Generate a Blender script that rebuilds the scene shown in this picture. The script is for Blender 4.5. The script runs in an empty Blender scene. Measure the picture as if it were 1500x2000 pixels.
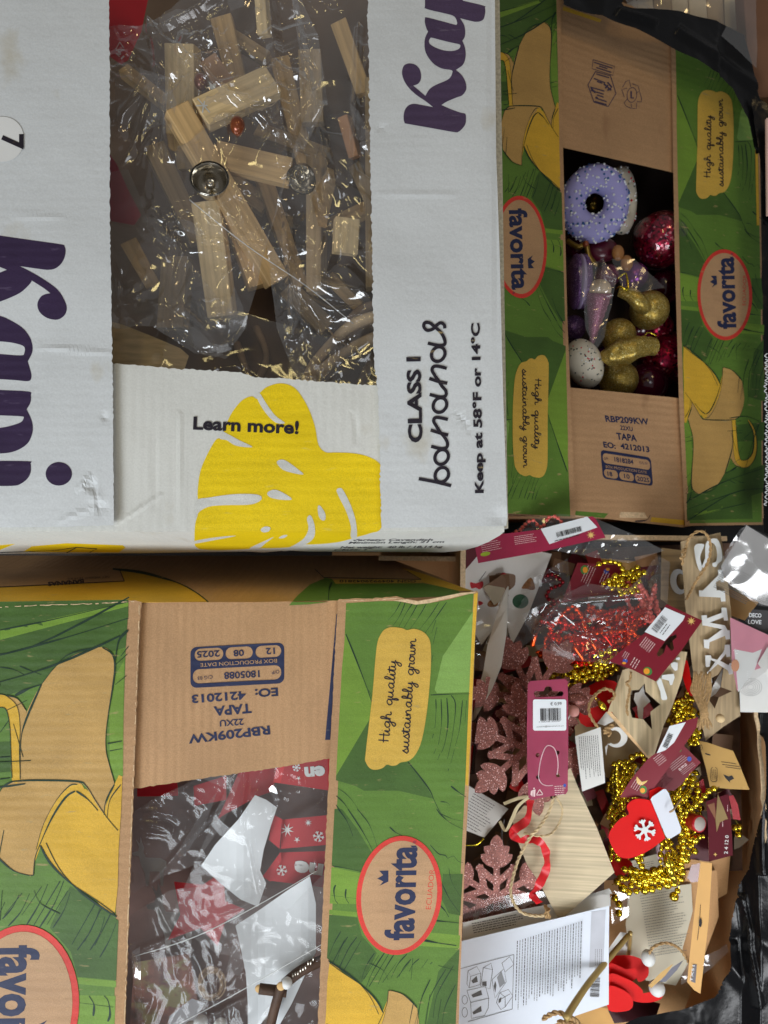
import bpy, bmesh, math, random
from mathutils import Vector, Matrix, noise
from mathutils.geometry import tessellate_polygon
C = bpy.context.scene.collection
random.seed(7)
PI = math.pi
# ---------------------------------------------------------------- camera, world, lamps
H, F, TILT = 0.60, 1400.0, math.atan(90/1400.0)
cd = bpy.data.cameras.new('camera'); cam = bpy.data.objects.new('camera', cd); C.objects.link(cam)
cam.location = (0, 0, H); cam.rotation_euler = (TILT, 0, 0)
cd.sensor_fit = 'VERTICAL'; cd.sensor_height = 36; cd.sensor_width = 27; cd.lens = 36*F/2000
cd.clip_start = 0.02; cd.clip_end = 50
cd.dof.use_dof = True; cd.dof.focus_distance = 0.575; cd.dof.aperture_fstop = 9.0
bpy.context.scene.camera = cam
w = bpy.data.worlds.new('World'); bpy.context.scene.world = w; w.use_nodes = True
bg = w.node_tree.nodes['Background']; bg.inputs[0].default_value = (0.86, 0.86, 0.88, 1); bg.inputs[1].default_value = 0.20
def area(name, loc, target, sx, sy, power, col):
    l = bpy.data.lights.new(name, 'AREA'); l.shape = 'RECTANGLE'; l.size = sx; l.size_y = sy; l.energy = power; l.color = col
    o = bpy.data.objects.new(name, l); C.objects.link(o); o.location = loc
    o.rotation_euler = (Vector(target)-Vector(loc)).to_track_quat('-Z', 'Y').to_euler(); return o
area('window_and_fill_light', (-0.78, -0.98, 0.92), (-0.05, -0.05, -0.05), 0.95, 0.65, 20, (0.90, 0.955, 1.0))
area('window_and_fill_light', (0.55, -0.80, 0.80), (0.27, -0.27, -0.15), 0.45, 0.45, 1.0, (0.95, 0.97, 1.0)).data.spread = math.radians(60)  # added fill aimed into the open carton, not a real window
area('ceiling_window', (0.30, 0.15, 2.6), (0.1, 0, 0), 0.55, 0.45, 2.0, (0.92, 0.96, 1.0))
area('ceiling_lamp', (-0.25, 0.85, 2.2), (0, 0, 0), 0.16, 0.6, 2.4, (1.0, 0.80, 0.34))
area('ceiling_lamp', (0.62, 0.95, 1.1), (0.25, 0.2, -.1), 0.16, 0.16, 0.9, (1.0, 0.72, 0.34))
sc = bpy.context.scene
sc.view_settings.view_transform = 'Standard'; sc.view_settings.look = 'None'; sc.view_settings.exposure = 0.0
sc.cycles.use_denoising = True; sc.cycles.transparent_max_bounces = 24; sc.cycles.max_bounces = 8
sc.cycles.sample_clamp_indirect = 4
# ---------------------------------------------------------------- photograph pixel + height -> point in the room
_ct, _st = math.cos(TILT), math.sin(TILT)
def W(px, py, z):
    a, b = (px-750)/F, (1000-py)/F
    d = Vector((a, b*_ct+_st, b*_st-_ct))
    return Vector((0, 0, H)) + d*((z-H)/d.z)
def S(r, g, b):
    f = lambda c: (c/255/12.92) if c <= 10 else ((c/255+0.055)/1.055)**2.4
    return (f(r), f(g), f(b), 1)
# ---------------------------------------------------------------- materials
MAT = {}
def mat(key, col, rough=0.7, metal=0.0, var=0.12, vscale=30, fine=0.0, fscale=900, bump=0.0, bscale=400, flute=None, fstr=0.25,
        spec=0.35, coat=0.0, trans=0.0, grain=None, streak=None, alpha=1.0, dist=0.001, wear=None, und=0.0):
    if key in MAT: return MAT[key]
    m = bpy.data.materials.new(key); m.use_nodes = True; MAT[key] = m
    nt = m.node_tree; N = nt.nodes; L = nt.links; p = N['Principled BSDF']
    p.inputs['Roughness'].default_value = rough; p.inputs['Metallic'].default_value = metal
    p.inputs['Specular IOR Level'].default_value = spec; p.inputs['Coat Weight'].default_value = coat
    p.inputs['Coat Roughness'].default_value = 0.12
    p.inputs['Transmission Weight'].default_value = trans; p.inputs['Alpha'].default_value = alpha
    geo = N.new('ShaderNodeNewGeometry'); tc = N.new('ShaderNodeTexCoord')
    def noi(scale, det=4, src=None, sv=None):
        n = N.new('ShaderNodeTexNoise'); n.inputs['Scale'].default_value = scale; n.inputs['Detail'].default_value = det
        s = src or geo.outputs['Position']
        if sv:
            mp = N.new('ShaderNodeMapping'); mp.inputs['Scale'].default_value = sv; L.new(s, mp.inputs[0]); s = mp.outputs[0]
        L.new(s, n.inputs['Vector']); return n.outputs['Fac']
    def ramp(fac, lo, hi, a, b):
        r = N.new('ShaderNodeMapRange'); r.inputs[1].default_value = lo; r.inputs[2].default_value = hi
        r.inputs[3].default_value = a; r.inputs[4].default_value = b; L.new(fac, r.inputs[0]); return r.outputs[0]
    def mul(a, b):
        n = N.new('ShaderNodeMath'); n.operation = 'MULTIPLY'; L.new(a, n.inputs[0]); L.new(b, n.inputs[1]); return n.outputs[0]
    k = ramp(noi(vscale), 0.3, 0.7, 1-var, 1+var)
    if fine: k = mul(k, ramp(noi(fscale, 3), 0.3, 0.7, 1-fine, 1+fine))
    if streak: k = mul(k, ramp(noi(1, 3, None, streak), 0.3, 0.7, 0.96, 1.04))
    if grain: k = mul(k, ramp(noi(1, 5, tc.outputs['Object'], grain), 0.3, 0.72, 0.72, 1.2))
    hs = N.new('ShaderNodeHueSaturation'); hs.inputs['Color'].default_value = col; L.new(k, hs.inputs['Value'])
    if wear:
        wc_, lo, sc2 = wear; mp = N.new('ShaderNodeMix'); mp.data_type = 'RGBA'; mp.inputs['B'].default_value = wc_
        f1 = ramp(noi(1, 6, None, sc2), lo, lo+.10, 0, .75); L.new(f1, mp.inputs['Factor']); L.new(hs.outputs[0], mp.inputs['A']); L.new(mp.outputs['Result'], p.inputs['Base Color'])
    else: L.new(hs.outputs[0], p.inputs['Base Color'])
    h = None
    if bump: h = mul(noi(bscale, 4), ramp(noi(5), 0, 1, bump, bump))
    if flute:
        wv = N.new('ShaderNodeTexWave'); wv.bands_direction = flute; wv.inputs['Scale'].default_value = 42
        wv.inputs['Distortion'].default_value = 0.7; wv.inputs['Detail'].default_value = 2; wv.inputs['Detail Scale'].default_value = 0.6
        L.new(geo.outputs['Position'], wv.inputs['Vector'])
        f = mul(wv.outputs['Fac'], ramp(noi(14), 0.35, 0.7, 0.1*fstr, fstr))
        if h:
            ad = N.new('ShaderNodeMath'); L.new(h, ad.inputs[0]); L.new(f, ad.inputs[1]); h = ad.outputs[0]
        else: h = f
    if und:
        u_ = mul(noi(16, 2), ramp(noi(3), 0, 1, und, und)); ad = N.new('ShaderNodeMath')
        if h: L.new(h, ad.inputs[0]); L.new(u_, ad.inputs[1]); h = ad.outputs[0]
        else: h = u_
    if h:
        b = N.new('ShaderNodeBump'); b.inputs['Strength'].default_value = 1; b.inputs['Distance'].default_value = dist
        L.new(h, b.inputs['Height']); L.new(b.outputs[0], p.inputs['Normal'])
    return m
def film_mat(key, tint=(0.97, 0.97, 0.97, 1), base=0.05, edge=0.5, rough=0.06, milky=0.0):
    m = bpy.data.materials.new(key); m.use_nodes = True; MAT[key] = m
    nt = m.node_tree; N = nt.nodes; L = nt.links; N.remove(N['Principled BSDF']); out = N['Material Output']
    tr = N.new('ShaderNodeBsdfTransparent'); tr.inputs[0].default_value = tint
    gl = N.new('ShaderNodeBsdfGlossy'); gl.inputs['Roughness'].default_value = rough; gl.inputs['Color'].default_value = (1, 1, 1, 1)
    lw = N.new('ShaderNodeLayerWeight'); lw.inputs[0].default_value = 0.5
    pw = N.new('ShaderNodeMath'); pw.operation = 'POWER'; pw.inputs[1].default_value = 3.0; L.new(lw.outputs['Facing'], pw.inputs[0])
    ma = N.new('ShaderNodeMath'); ma.operation = 'MULTIPLY_ADD'; ma.inputs[1].default_value = edge; ma.inputs[2].default_value = base
    L.new(pw.outputs[0], ma.inputs[0])
    mx = N.new('ShaderNodeMixShader'); L.new(ma.outputs[0], mx.inputs[0]); L.new(tr.outputs[0], mx.inputs[1]); L.new(gl.outputs[0], mx.inputs[2])
    geo = N.new('ShaderNodeNewGeometry'); n = N.new('ShaderNodeTexNoise'); n.inputs['Scale'].default_value = 60; n.inputs['Detail'].default_value = 5
    n.inputs['Distortion'].default_value = 1.5
    L.new(geo.outputs['Position'], n.inputs['Vector']); b = N.new('ShaderNodeBump'); b.inputs['Distance'].default_value = 0.001; b.inputs['Strength'].default_value = 0.05
    L.new(n.outputs['Fac'], b.inputs['Height']); L.new(b.outputs[0], gl.inputs['Normal'])
    last = mx.outputs[0]
    if milky:
        df = N.new('ShaderNodeBsdfDiffuse'); df.inputs[0].default_value = (0.8, 0.8, 0.8, 1)
        m2 = N.new('ShaderNodeMixShader'); m2.inputs[0].default_value = milky; L.new(last, m2.inputs[1]); L.new(df.outputs[0], m2.inputs[2]); last = m2.outputs[0]
    L.new(last, out.inputs['Surface']); return m
def glitter(key, col, col2, scale=1400, metal=0.6, rough=0.35):
    m = bpy.data.materials.new(key); m.use_nodes = True; MAT[key] = m
    nt = m.node_tree; N = nt.nodes; L = nt.links; p = N['Principled BSDF']
    geo = N.new('ShaderNodeNewGeometry'); v = N.new('ShaderNodeTexVoronoi'); v.inputs['Scale'].default_value = scale
    L.new(geo.outputs['Position'], v.inputs['Vector'])
    mx = N.new('ShaderNodeMix'); mx.data_type = 'RGBA'; mx.inputs['A'].default_value = col; mx.inputs['B'].default_value = col2
    sp = N.new('ShaderNodeSeparateColor'); L.new(v.outputs['Color'], sp.inputs[0]); L.new(sp.outputs[0], mx.inputs['Factor'])
    gt_ = N.new('ShaderNodeMath'); gt_.operation = 'GREATER_THAN'; gt_.inputs[1].default_value = 0.955; L.new(sp.outputs[2], gt_.inputs[0])  # a few flakes get a near-white colour as painted sparkle
    m3 = N.new('ShaderNodeMix'); m3.data_type = 'RGBA'; L.new(gt_.outputs[0], m3.inputs['Factor']); L.new(mx.outputs['Result'], m3.inputs['A'])
    m3.inputs['B'].default_value = tuple(min(1, c*1.3+.35) for c in col[:3])+(1,); L.new(m3.outputs['Result'], p.inputs['Base Color'])
    b = N.new('ShaderNodeBump'); b.inputs['Distance'].default_value = 0.0012; b.inputs['Strength'].default_value = 1; L.new(sp.outputs[1], b.inputs['Height'])
    L.new(b.outputs[0], p.inputs['Normal']); p.inputs['Metallic'].default_value = metal; p.inputs['Roughness'].default_value = rough
    return m
board = lambda key, col, fl, **k: mat(key, col, rough=0.75, var=0.05, vscale=9, fine=0.05, fscale=700, bump=0.25, bscale=260, flute=fl, und=2.6, wear=(S(186, 176, 150), .66, (14, 9, 9)), **k)
WHITE_X = board('white board, flutes across', S(210, 213, 214), 'Y', fstr=0.07)
WHITE_Y = board('white board, flutes along', S(214, 214, 208), 'X', fstr=0.22)
KRAFT_X = mat('kraft board, flutes along', S(180, 142, 104), 0.8, var=0.09, vscale=14, fine=0.12, fscale=900, bump=0.35, bscale=300, flute='X', fstr=0.42, streak=(260, 18, 18), und=2.4, wear=(S(150, 112, 80), .64, (30, 12, 12)))
KRAFT_Y = mat('kraft board, flutes across', S(178, 140, 102), 0.8, var=0.09, vscale=14, fine=0.12, fscale=900, bump=0.35, bscale=300, flute='Y', fstr=0.3, streak=(18, 200, 18), und=2.4, wear=(S(150, 112, 80), .64, (30, 12, 12)))
KRAFT_EDGE = mat('torn kraft edge', S(214, 186, 148), 0.9, var=0.2, vscale=400, bump=0.5)
WHITE_EDGE = mat('torn white edge', S(206, 200, 182), 0.9, var=0.2, vscale=400, bump=0.5)
pr = lambda key, col, fl='Y', r=0.6, v=0.10, wc=S(170, 148, 100): mat(key, col, rough=r, var=v, vscale=22, fine=0.13, fscale=1300, bump=0.25, bscale=300, flute=fl, fstr=0.22, streak=(16, 150, 16), und=2.4, wear=(wc, .655, (60, 240, 90)))
GREEN = pr('print leaf green', S(90, 124, 46)); DGREEN = pr('print shaded leaf green', S(66, 96, 38), v=0.16); LGREEN = pr('print lime green', S(112, 146, 50))
PGREEN = pr('print pale green', S(124, 160, 78)); INKG = pr('print bottle green ink', S(24, 52, 34)); YEL = pr('print banana yellow', S(212, 168, 50))
TAN = pr('print banana flesh', S(188, 150, 86)); LABEL = pr('print label yellow', S(204, 166, 70)); REDP = pr('print red ring', S(208, 58, 48)); KRP = pr('bare kraft in print', S(182, 144, 106))
NAVY = pr('print navy ink', S(32, 40, 74), wc=S(110, 100, 100)); BLACKP = pr('print black ink', S(34, 28, 40)); PURPLE = pr('print purple ink', S(52, 36, 68), wc=S(90, 76, 104)); PURPLE2 = pr('print faded purple ink', S(72, 56, 84), wc=S(110, 98, 118))
LEAFY = pr('print lemon yellow', S(236, 204, 10), v=.05, wc=S(226, 206, 90)); WSLIT = pr('white board in print', S(212, 212, 206), wc=S(206, 202, 190))
FILM = film_mat('clear cellophane', base=0.10, edge=1.0, rough=0.08, milky=0.055); FILM2 = film_mat('clear thin wrap', base=0.07, edge=0.8, rough=0.09, milky=0.035); FILM3 = film_mat('thin matt wrap', base=0.022, edge=0.5, rough=0.10, milky=0.06); MILKY = film_mat('cloudy film', base=0.10, edge=0.4, rough=0.12, milky=0.12)
# ---------------------------------------------------------------- object helpers
WL = {}
def tag(o, label=None, cat=None, group=None, kind=None, category=None):
    cat = cat or category
    for k, v in (('label', label), ('category', cat), ('group', group), ('kind', kind)):
        if v: o[k] = v
    return o
def thing(name, label, cat, loc=(0, 0, 0), group=None):
    o = bpy.data.objects.new(name, None); C.objects.link(o); o.location = loc; o.empty_display_size = 0.01
    WL[o.name] = Vector(loc); return tag(o, label, cat, group)
def mesh(name, V, Fs, mats, parent=None, smooth=False, ids=None, **t):
    if not isinstance(mats, (list, tuple)): mats = [mats]
    V = [Vector(v) for v in V]
    if parent is None:
        n = len(V); org = Vector((sum(v.x for v in V)/n, sum(v.y for v in V)/n, min(v.z for v in V)))
    else: org = WL[parent.name]
    me = bpy.data.meshes.new(name); me.from_pydata([v-org for v in V], [], Fs)
    for m in mats: me.materials.append(m)
    if ids: me.polygons.foreach_set('material_index', ids)
    if smooth: me.polygons.foreach_set('use_smooth', [True]*len(me.polygons))
    me.update(); o = bpy.data.objects.new(name, me); C.objects.link(o)
    if parent is None: o.location = org
    else: o.parent = parent
    WL[o.name] = org
    return tag(o, **t)
def zs(f):
    """height function or number -> surface function (px, py, off) -> point"""
    if not callable(f): c = f; f = lambda x, y: c
    return lambda x, y, off=0.0: W(x, y, f(x, y)+off)
def dent(f, spots=(), folds=()):
    def g(x, y):
        h = f(x, y)
        for cx, cy, r, d in spots:
            q = ((x-cx)**2+(y-cy)**2)/r/r
            if q < 6: h += d*math.exp(-q)
        for ax, ay, bx, by, w_, d in folds:
            L = math.hypot(bx-ax, by-ay); u = ((x-ax)*(bx-ax)+(y-ay)*(by-ay))/L/L; t = ((x-ax)*(by-ay)-(y-ay)*(bx-ax))/L
            if 0 < u < 1 and abs(t) < 3*w_: h += d*math.exp(-(t/w_)**2)*math.sin(PI*u)**.5
        return h
    return g
def wavy(base, amp=0.0008, k=0.012, ph=0.0):
    b = base if callable(base) else (lambda x, y: base)
    return lambda x, y: b(x, y)+amp*(math.sin(x*k+ph+0.7*math.sin(y*k*0.7))+math.sin(y*k*1.3+ph*2))
def cr(pts, n=5, closed=True):
    """Catmull-Rom through points; repeat a point for a corner"""
    P = [Vector((p[0], p[1])) for p in pts]; m = len(P); out = []
    for i in range(m if closed else m-1):
        g = lambda j: P[j % m] if closed else P[max(0, min(m-1, j))]
        a, b, c, d = g(i-1), g(i), g(i+1), g(i+2)
        if (c-b).length < 1e-6: continue
        for q in range(n):
            t = q/n
            out.append(0.5*((2*b)+(c-a)*t+(2*a-5*b+4*c-d)*t*t+(3*b-a-3*c+d)*t**3))
    if not closed: out.append(P[-1])
    return [(p.x, p.y) for p in out]
def ell(cx, cy, rx, ry, n=28, rot=0, a0=0, a1=2*PI):
    c, s = math.cos(rot), math.sin(rot)
    return [(cx+rx*math.cos(a)*c-ry*math.sin(a)*s, cy+rx*math.cos(a)*s+ry*math.sin(a)*c) for a in [a0+(a1-a0)*i/n for i in range(n)]]
def rrect(x0, y0, x1, y1, r, n=5):
    o = []
    for cx, cy, a in ((x1-r, y0+r, -PI/2), (x1-r, y1-r, 0), (x0+r, y1-r, PI/2), (x0+r, y0+r, PI)):
        o += [(cx+r*math.cos(a+PI/2*i/n), cy+r*math.sin(a+PI/2*i/n)) for i in range(n+1)]
    return o
def star(cx, cy, R, r, n=5, rot=0):
    return [(cx+(R if i % 2 == 0 else r)*math.cos(rot+i*PI/n), cy+(R if i % 2 == 0 else r)*math.sin(rot+i*PI/n)) for i in range(2*n)]
def ragged(pts, amp=1.2, step=5):
    o = []
    for a, b in zip(pts, pts[1:]):
        a = Vector(a[:2]); b = Vector(b[:2]); L = (b-a).length; n = max(1, int(L/step)); nrm = Vector((-(b-a).y, (b-a).x))/max(L, 1e-6)
        for i in range(n):
            p = a+(b-a)*(i/n)+nrm*random.uniform(-amp, amp)*(1 if random.random() < .7 else 2); o.append((p.x, p.y))
    o.append(tuple(pts[-1][:2])); return o
def area2(p): return sum(a[0]*b[1]-b[0]*a[1] for a, b in zip(p, p[1:]+p[:1]))/2
def tess(loops):
    V = [p for l in loops for p in l]
    T = tessellate_polygon([[Vector((p[0], p[1], 0)) for p in l] for l in loops])
    return V, [list(t) for t in T]
def cut(V, T, grid, xs=(), ys=()):
    bm = bmesh.new(); vs = [bm.verts.new((v[0], v[1], 0)) for v in V]
    for t in T:
        if len(set(t)) == 3:
            try: bm.faces.new([vs[i] for i in t])
            except ValueError: pass
    x0, x1 = min(v[0] for v in V), max(v[0] for v in V); y0, y1 = min(v[1] for v in V), max(v[1] for v in V)
    def bis(co, no): bmesh.ops.bisect_plane(bm, geom=bm.verts[:]+bm.edges[:]+bm.faces[:], dist=1e-4, plane_co=co, plane_no=no)
    if grid:
        x = math.floor(x0/grid)*grid+grid
        while x < x1: bis((x, 0, 0), (1, 0, 0)); x += grid
        y = math.floor(y0/grid)*grid+grid
        while y < y1: bis((0, y, 0), (0, 1, 0)); y += grid
    for x in xs: bis((x, 0, 0), (1, 0, 0))
    for y in ys: bis((0, y, 0), (0, 1, 0))
    bm.verts.ensure_lookup_table(); bm.verts.index_update()
    V2 = [(v.co.x, v.co.y) for v in bm.verts]; F2 = [[v.index for v in f.verts] for f in bm.faces]; bm.free(); return V2, F2
class Pile:
    """collects faces with materials, then links them as one mesh object"""
    def __init__(s): s.V = []; s.F = []; s.I = []; s.M = []; s.k = 0
    def mi(s, m):
        if m not in s.M: s.M.append(m)
        return s.M.index(m)
    def add(s, V, Fs, m):
        n = len(s.V); s.V += [Vector(v) for v in V]; s.F += [[n+i for i in f] for f in Fs]; s.I += [s.mi(m)]*len(Fs)
    def flat(s, loops, m, surf, off=0.00025, grid=30, cm=None, ys=()):
        """printed area on a surface; cm maps art coordinates to photograph pixels"""
        s.k += 1; off += s.k*2e-6
        if cm: loops = [[cm(*p) for p in l] for l in loops]
        V, T = tess(loops)
        if grid or ys: V, T = cut(V, T, grid, ys=ys)
        P = [surf(x, y, off) for x, y in V]; out = []
        for t in T:
            n = (P[t[1]]-P[t[0]]).cross(P[t[2]]-P[t[0]]); out.append(t if n.z > 0 else t[::-1])
        s.add(P, out, m)
    def stroke(s, pts, wd, m, surf, off=0.0003, cm=None, taper=True, smooth=True, n=5):
        s.k += 1; off += s.k*2e-6
        if smooth and len(pts) > 2: pts = cr(pts, n, False)
        if cm: pts = [cm(*p) for p in pts]
        P = [Vector(p) for p in pts]; V = []; m_ = len(P)
        for i, p in enumerate(P):
            d = (P[min(i+1, m_-1)]-P[max(i-1, 0)]); d = d/max(d.length, 1e-6); nn = Vector((-d.y, d.x))
            u = i/(m_-1); q = wd/2*((0.35+0.65*math.sin(PI*min(1, u*1.6+.12)) if taper else 1))
            V += [p+nn*q, p-nn*q]
        Q = [surf(v.x, v.y, off+i*1e-6) for i, v in enumerate(V)]
        Fs = []
        for i in range(m_-1):
            f = [2*i, 2*i+1, 2*i+3, 2*i+2]; nz = (Q[f[1]]-Q[f[0]]).cross(Q[f[2]]-Q[f[0]]).z; Fs.append(f if nz > 0 else f[::-1])
        s.add(Q, Fs, m)
    def slab(s, loops, m, surf, th, edge=None, grid=0, ys=(), skew=None, top=True):
        """solid plate with thickness th under the surface"""
        V, T = tess(loops)
        if grid or ys: V, T = cut(V, T, grid, ys=ys)
        P = [surf(x, y, 0) for x, y in V]
        T = [t if (P[t[1]]-P[t[0]]).cross(P[t[2]]-P[t[0]]).z > 0 else t[::-1] for t in T]
        s.add(P, T, m); Q = [surf(x, y, -th) for x, y in V]; s.add(Q, [t[::-1] for t in T], m)
        # rim from the boundary edges of the faces
        E = {}
        for t in T:
            for a, b in zip(t, t[1:]+t[:1]): E[(a, b)] = E.get((a, b), 0)+1
        n = len(s.V); rim = [(a, b) for (a, b) in E if (b, a) not in E]
        R = []; Fs = []
        for a, b in rim: i = len(R); R += [P[a], P[b], Q[b], Q[a]]; Fs.append([i+1, i, i+3, i+2])
        s.add(R, Fs, edge or m)
    def build(s, name, parent=None, smooth=False, **t): return mesh(name, s.V, s.F, s.M, parent, smooth, s.I, **t)
# ---------------------------------------------------------------- lettering
_T = {}
def glyphs(txt, bold=0.0, shear=0.0, space=1.0):
    key = (txt, bold, shear, space)
    if key in _T: return _T[key]
    cu = bpy.data.curves.new('t', 'FONT'); cu.body = txt; cu.offset = bold; cu.shear = shear; cu.space_character = space; cu.resolution_u = 3
    o = bpy.data.objects.new('t', cu); C.objects.link(o); dg = bpy.context.evaluated_depsgraph_get(); me = o.evaluated_get(dg).to_mesh()
    V = [(v.co.x, v.co.y) for v in me.vertices]; Fs = [list(p.vertices) for p in me.polygons]; o.evaluated_get(dg).to_mesh_clear()
    bpy.data.objects.remove(o); bpy.data.curves.remove(cu); _T[key] = (V, Fs); return _T[key]
CAP = 0.729
def text(pile, txt, p0, p1, cap, m, surf, cm=None, bold=0.0, shear=0.0, space=1.0, off=0.0004, flip=False, xh=None):
    """text fitted between baseline points p0 and p1 (pixels), capital height cap"""
    V, Fs = glyphs(txt, bold, shear, space)
    if not V: return
    x0, x1 = min(v[0] for v in V), max(v[0] for v in V)
    p0 = Vector(p0); p1 = Vector(p1); d = (p1-p0); L = d.length; d = d/L; up = Vector((d.y, -d.x))*(-1 if flip else 1)
    pile.k += 1; off += pile.k*2e-6; Q = []
    for x, y in V:
        q = p0+d*((x-x0)/(x1-x0)*L)+up*(y/CAP*cap); q = cm(q.x, q.y) if cm else (q.x, q.y); Q.append(surf(q[0], q[1], off))
    out = []
    for f in Fs:
        n = (Q[f[1]]-Q[f[0]]).cross(Q[f[2]]-Q[f[0]]).z; out.append(f if n > 0 else f[::-1])
    pile.add(Q, out, m)
CUR = {  # handwriting: continuous stroke per letter, x-height 1
 'H': [[(.2,1.9),(.15,0)], [(.95,1.9),(.9,.2),(1.0,0),(1.2,.1)], [(-.1,.95),(1.2,1.05)]],
 'i': [[(0,.15),(.25,.95),(.2,.2),(.35,0),(.6,.2)], [(.28,1.35),(.3,1.45)]],
 'g': [[(.85,.85),(.5,1),(.15,.65),(.15,.3),(.4,.05),(.75,.35),(.88,.95),(.8,-.6),(.5,-1.0),(.3,-.7),(.7,-.2),(1.15,.2)]],
 'h': [[(0,.15),(.45,1.4),(.35,1.9),(.18,1.6),(.15,0),(.3,.7),(.6,.95),(.75,.6),(.72,.15),(.9,0),(1.15,.2)]],
 'q': [[(.85,.85),(.5,1),(.15,.65),(.15,.3),(.4,.05),(.75,.35),(.88,.95),(.8,-.7),(.85,-1.1),(1.0,-.7),(.95,-.1),(1.15,.2)]],
 'u': [[(0,.2),(.15,.95),(.1,.3),(.3,0),(.6,.3),(.75,.95),(.72,.25),(.9,0),(1.15,.2)]],
 'a': [[(.8,.85),(.5,1),(.15,.65),(.15,.3),(.4,0),(.7,.35),(.82,.95),(.78,.25),(.95,0),(1.2,.2)]],
 'l': [[(0,.15),(.45,1.4),(.35,1.9),(.18,1.6),(.15,.3),(.3,0),(.55,.2)]],
 't': [[(0,.15),(.3,1.5),(.22,.3),(.38,0),(.6,.2)], [(-.15,1.1),(.75,1.2)]],
 'y': [[(0,.2),(.15,.95),(.1,.35),(.3,.1),(.6,.35),(.75,.95),(.65,-.6),(.35,-1.0),(.2,-.7),(.6,-.1),(1.0,.25)]],
 's': [[(0,.15),(.4,1.05),(.42,.85),(.65,.35),(.45,0),(.15,.1),(.5,.05),(.9,.2)]],
 'n': [[(0,.5),(.12,.95),(.12,.05),(.25,.6),(.55,.98),(.72,.65),(.7,.2),(.88,0),(1.1,.2)]],
 'b': [[(0,.15),(.42,1.4),(.32,1.9),(.15,1.6),(.15,.2),(.4,0),(.75,.35),(.6,.85),(.35,.8),(.7,.7),(1.0,.8)]],
 'r': [[(0,.2),(.15,1.05),(.3,.85),(.6,.85),(.52,.3),(.65,0),(.85,.2)]],
 'o': [[(.6,.95),(.25,.9),(.1,.4),(.4,0),(.75,.35),(.65,.9),(.5,.8),(.95,.85)]],
 'w': [[(0,.7),(.1,.95),(.1,.3),(.3,0),(.55,.3),(.6,.9),(.58,.3),(.8,0),(1.05,.35),(1.05,.9),(1.3,.8)]],
 ' ': []}
ADV = {'H': 1.25, 'i': .6, 'g': 1.1, 'h': 1.15, 'q': 1.1, 'u': 1.15, 'a': 1.2, 'l': .55, 't': .6, 'y': 1.0, 's': .85, 'n': 1.1, 'b': .95, 'r': .8, 'o': .9, 'w': 1.25, ' ': .8}
def script(pile, txt, p0, p1, xh, wd, m, surf, cm=None, off=0.0004):
    tot = sum(ADV[c] for c in txt); p0 = Vector(p0); p1 = Vector(p1); d = (p1-p0); L = d.length; d = d/L; up = Vector((d.y, -d.x)); x = 0
    for c in txt:
        for st in CUR[c]:
            pts = [tuple(p0+d*((x+a)/tot*L)+up*(b*xh)) for a, b in st]
            pile.stroke(pts, wd, m, surf, off, cm, taper=False, n=4)
        x += ADV[c]

# ---------------------------------------------------------------- loose things
def zlin(x0, z0, x1, z1, y0=0, y1=1, dz=0.0):
    return lambda x, y: z0+(x-x0)/(x1-x0)*(z1-z0)+(y-y0)/(y1-y0)*dz
def frame(A, B, roll=0.0):
    X = (B-A).normalized(); Y = Vector((0, 0, 1)).cross(X)
    if Y.length < .05: Y = Vector((0, 1, 0))
    Y.normalize(); Z = X.cross(Y); M = Matrix((X, Y, Z)).transposed().to_4x4() @ Matrix.Rotation(roll, 4, 'X'); M.translation = A; return M
def mobj(name, me, M, parent=None, **t):
    o = bpy.data.objects.new(name, me); C.objects.link(o); o.parent = parent
    if parent is not None: M = Matrix.Translation(-WL[parent.name]) @ M
    o.matrix_basis = M; WL[o.name] = M.translation.copy()
    return tag(o, **t)
def rbox(L, w, h, r=.0006, taper=1.0, cutp=0.0):
    """box 0..L along x, bevelled edges; cutp slants the far end"""
    bm = bmesh.new(); V = []
    for x, k in ((0, 1), (L, taper)):
        for y, z in ((-w/2*k, -h), (w/2*k, -h), (w/2*k, 0), (-w/2*k, 0)): V.append(bm.verts.new((x+(cutp*(y/w) if x else 0), y, z)))
    for f in ((0, 1, 2, 3), (7, 6, 5, 4), (0, 4, 5, 1), (1, 5, 6, 2), (2, 6, 7, 3), (3, 7, 4, 0)): bm.faces.new([V[i] for i in f])
    bmesh.ops.recalc_face_normals(bm, faces=bm.faces)
    if r: bmesh.ops.bevel(bm, geom=bm.edges[:], offset=r, segments=1, affect='EDGES')
    me = bpy.data.meshes.new('bar'); bm.to_mesh(me); bm.free(); return me
def bar(name, p0, p1, wpx, z0, z1, th, m, roll=0.0, taper=1.0, cutp=0.0, parent=None, r=.0006, **t):
    A, B = W(*p0, z0), W(*p1, z1); k = (H-(z0+z1)/2)/F
    me = rbox((B-A).length, wpx*k, th, r, taper, cutp); me.materials.append(m)
    return mobj(name, me, frame(A, B, roll), parent, **t)
def tube_geo(pts, r, n=8, closed=False, rf=None):
    P = [Vector(p) for p in pts]; V = []; Fs = []; m = len(P); up = None
    for i, p in enumerate(P):
        d = (P[(i+1) % m if closed else min(i+1, m-1)]-P[(i-1) % m if closed else max(i-1, 0)]).normalized()
        if up is None: up = d.orthogonal().normalized()
        up = (up-d*up.dot(d)).normalized(); s_ = d.cross(up); q = r*(rf(i/(m-1)) if rf else 1)
        V += [p+(up*math.cos(2*PI*j/n)+s_*math.sin(2*PI*j/n))*q for j in range(n)]
    for i in range(m if closed else m-1):
        a = i*n; b = ((i+1) % m)*n
        for j in range(n): Fs.append([a+j, a+(j+1) % n, b+(j+1) % n, b+j])
    if not closed: Fs += [list(range(n))[::-1], [(m-1)*n+j for j in range(n)]]
    return V, Fs
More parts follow.
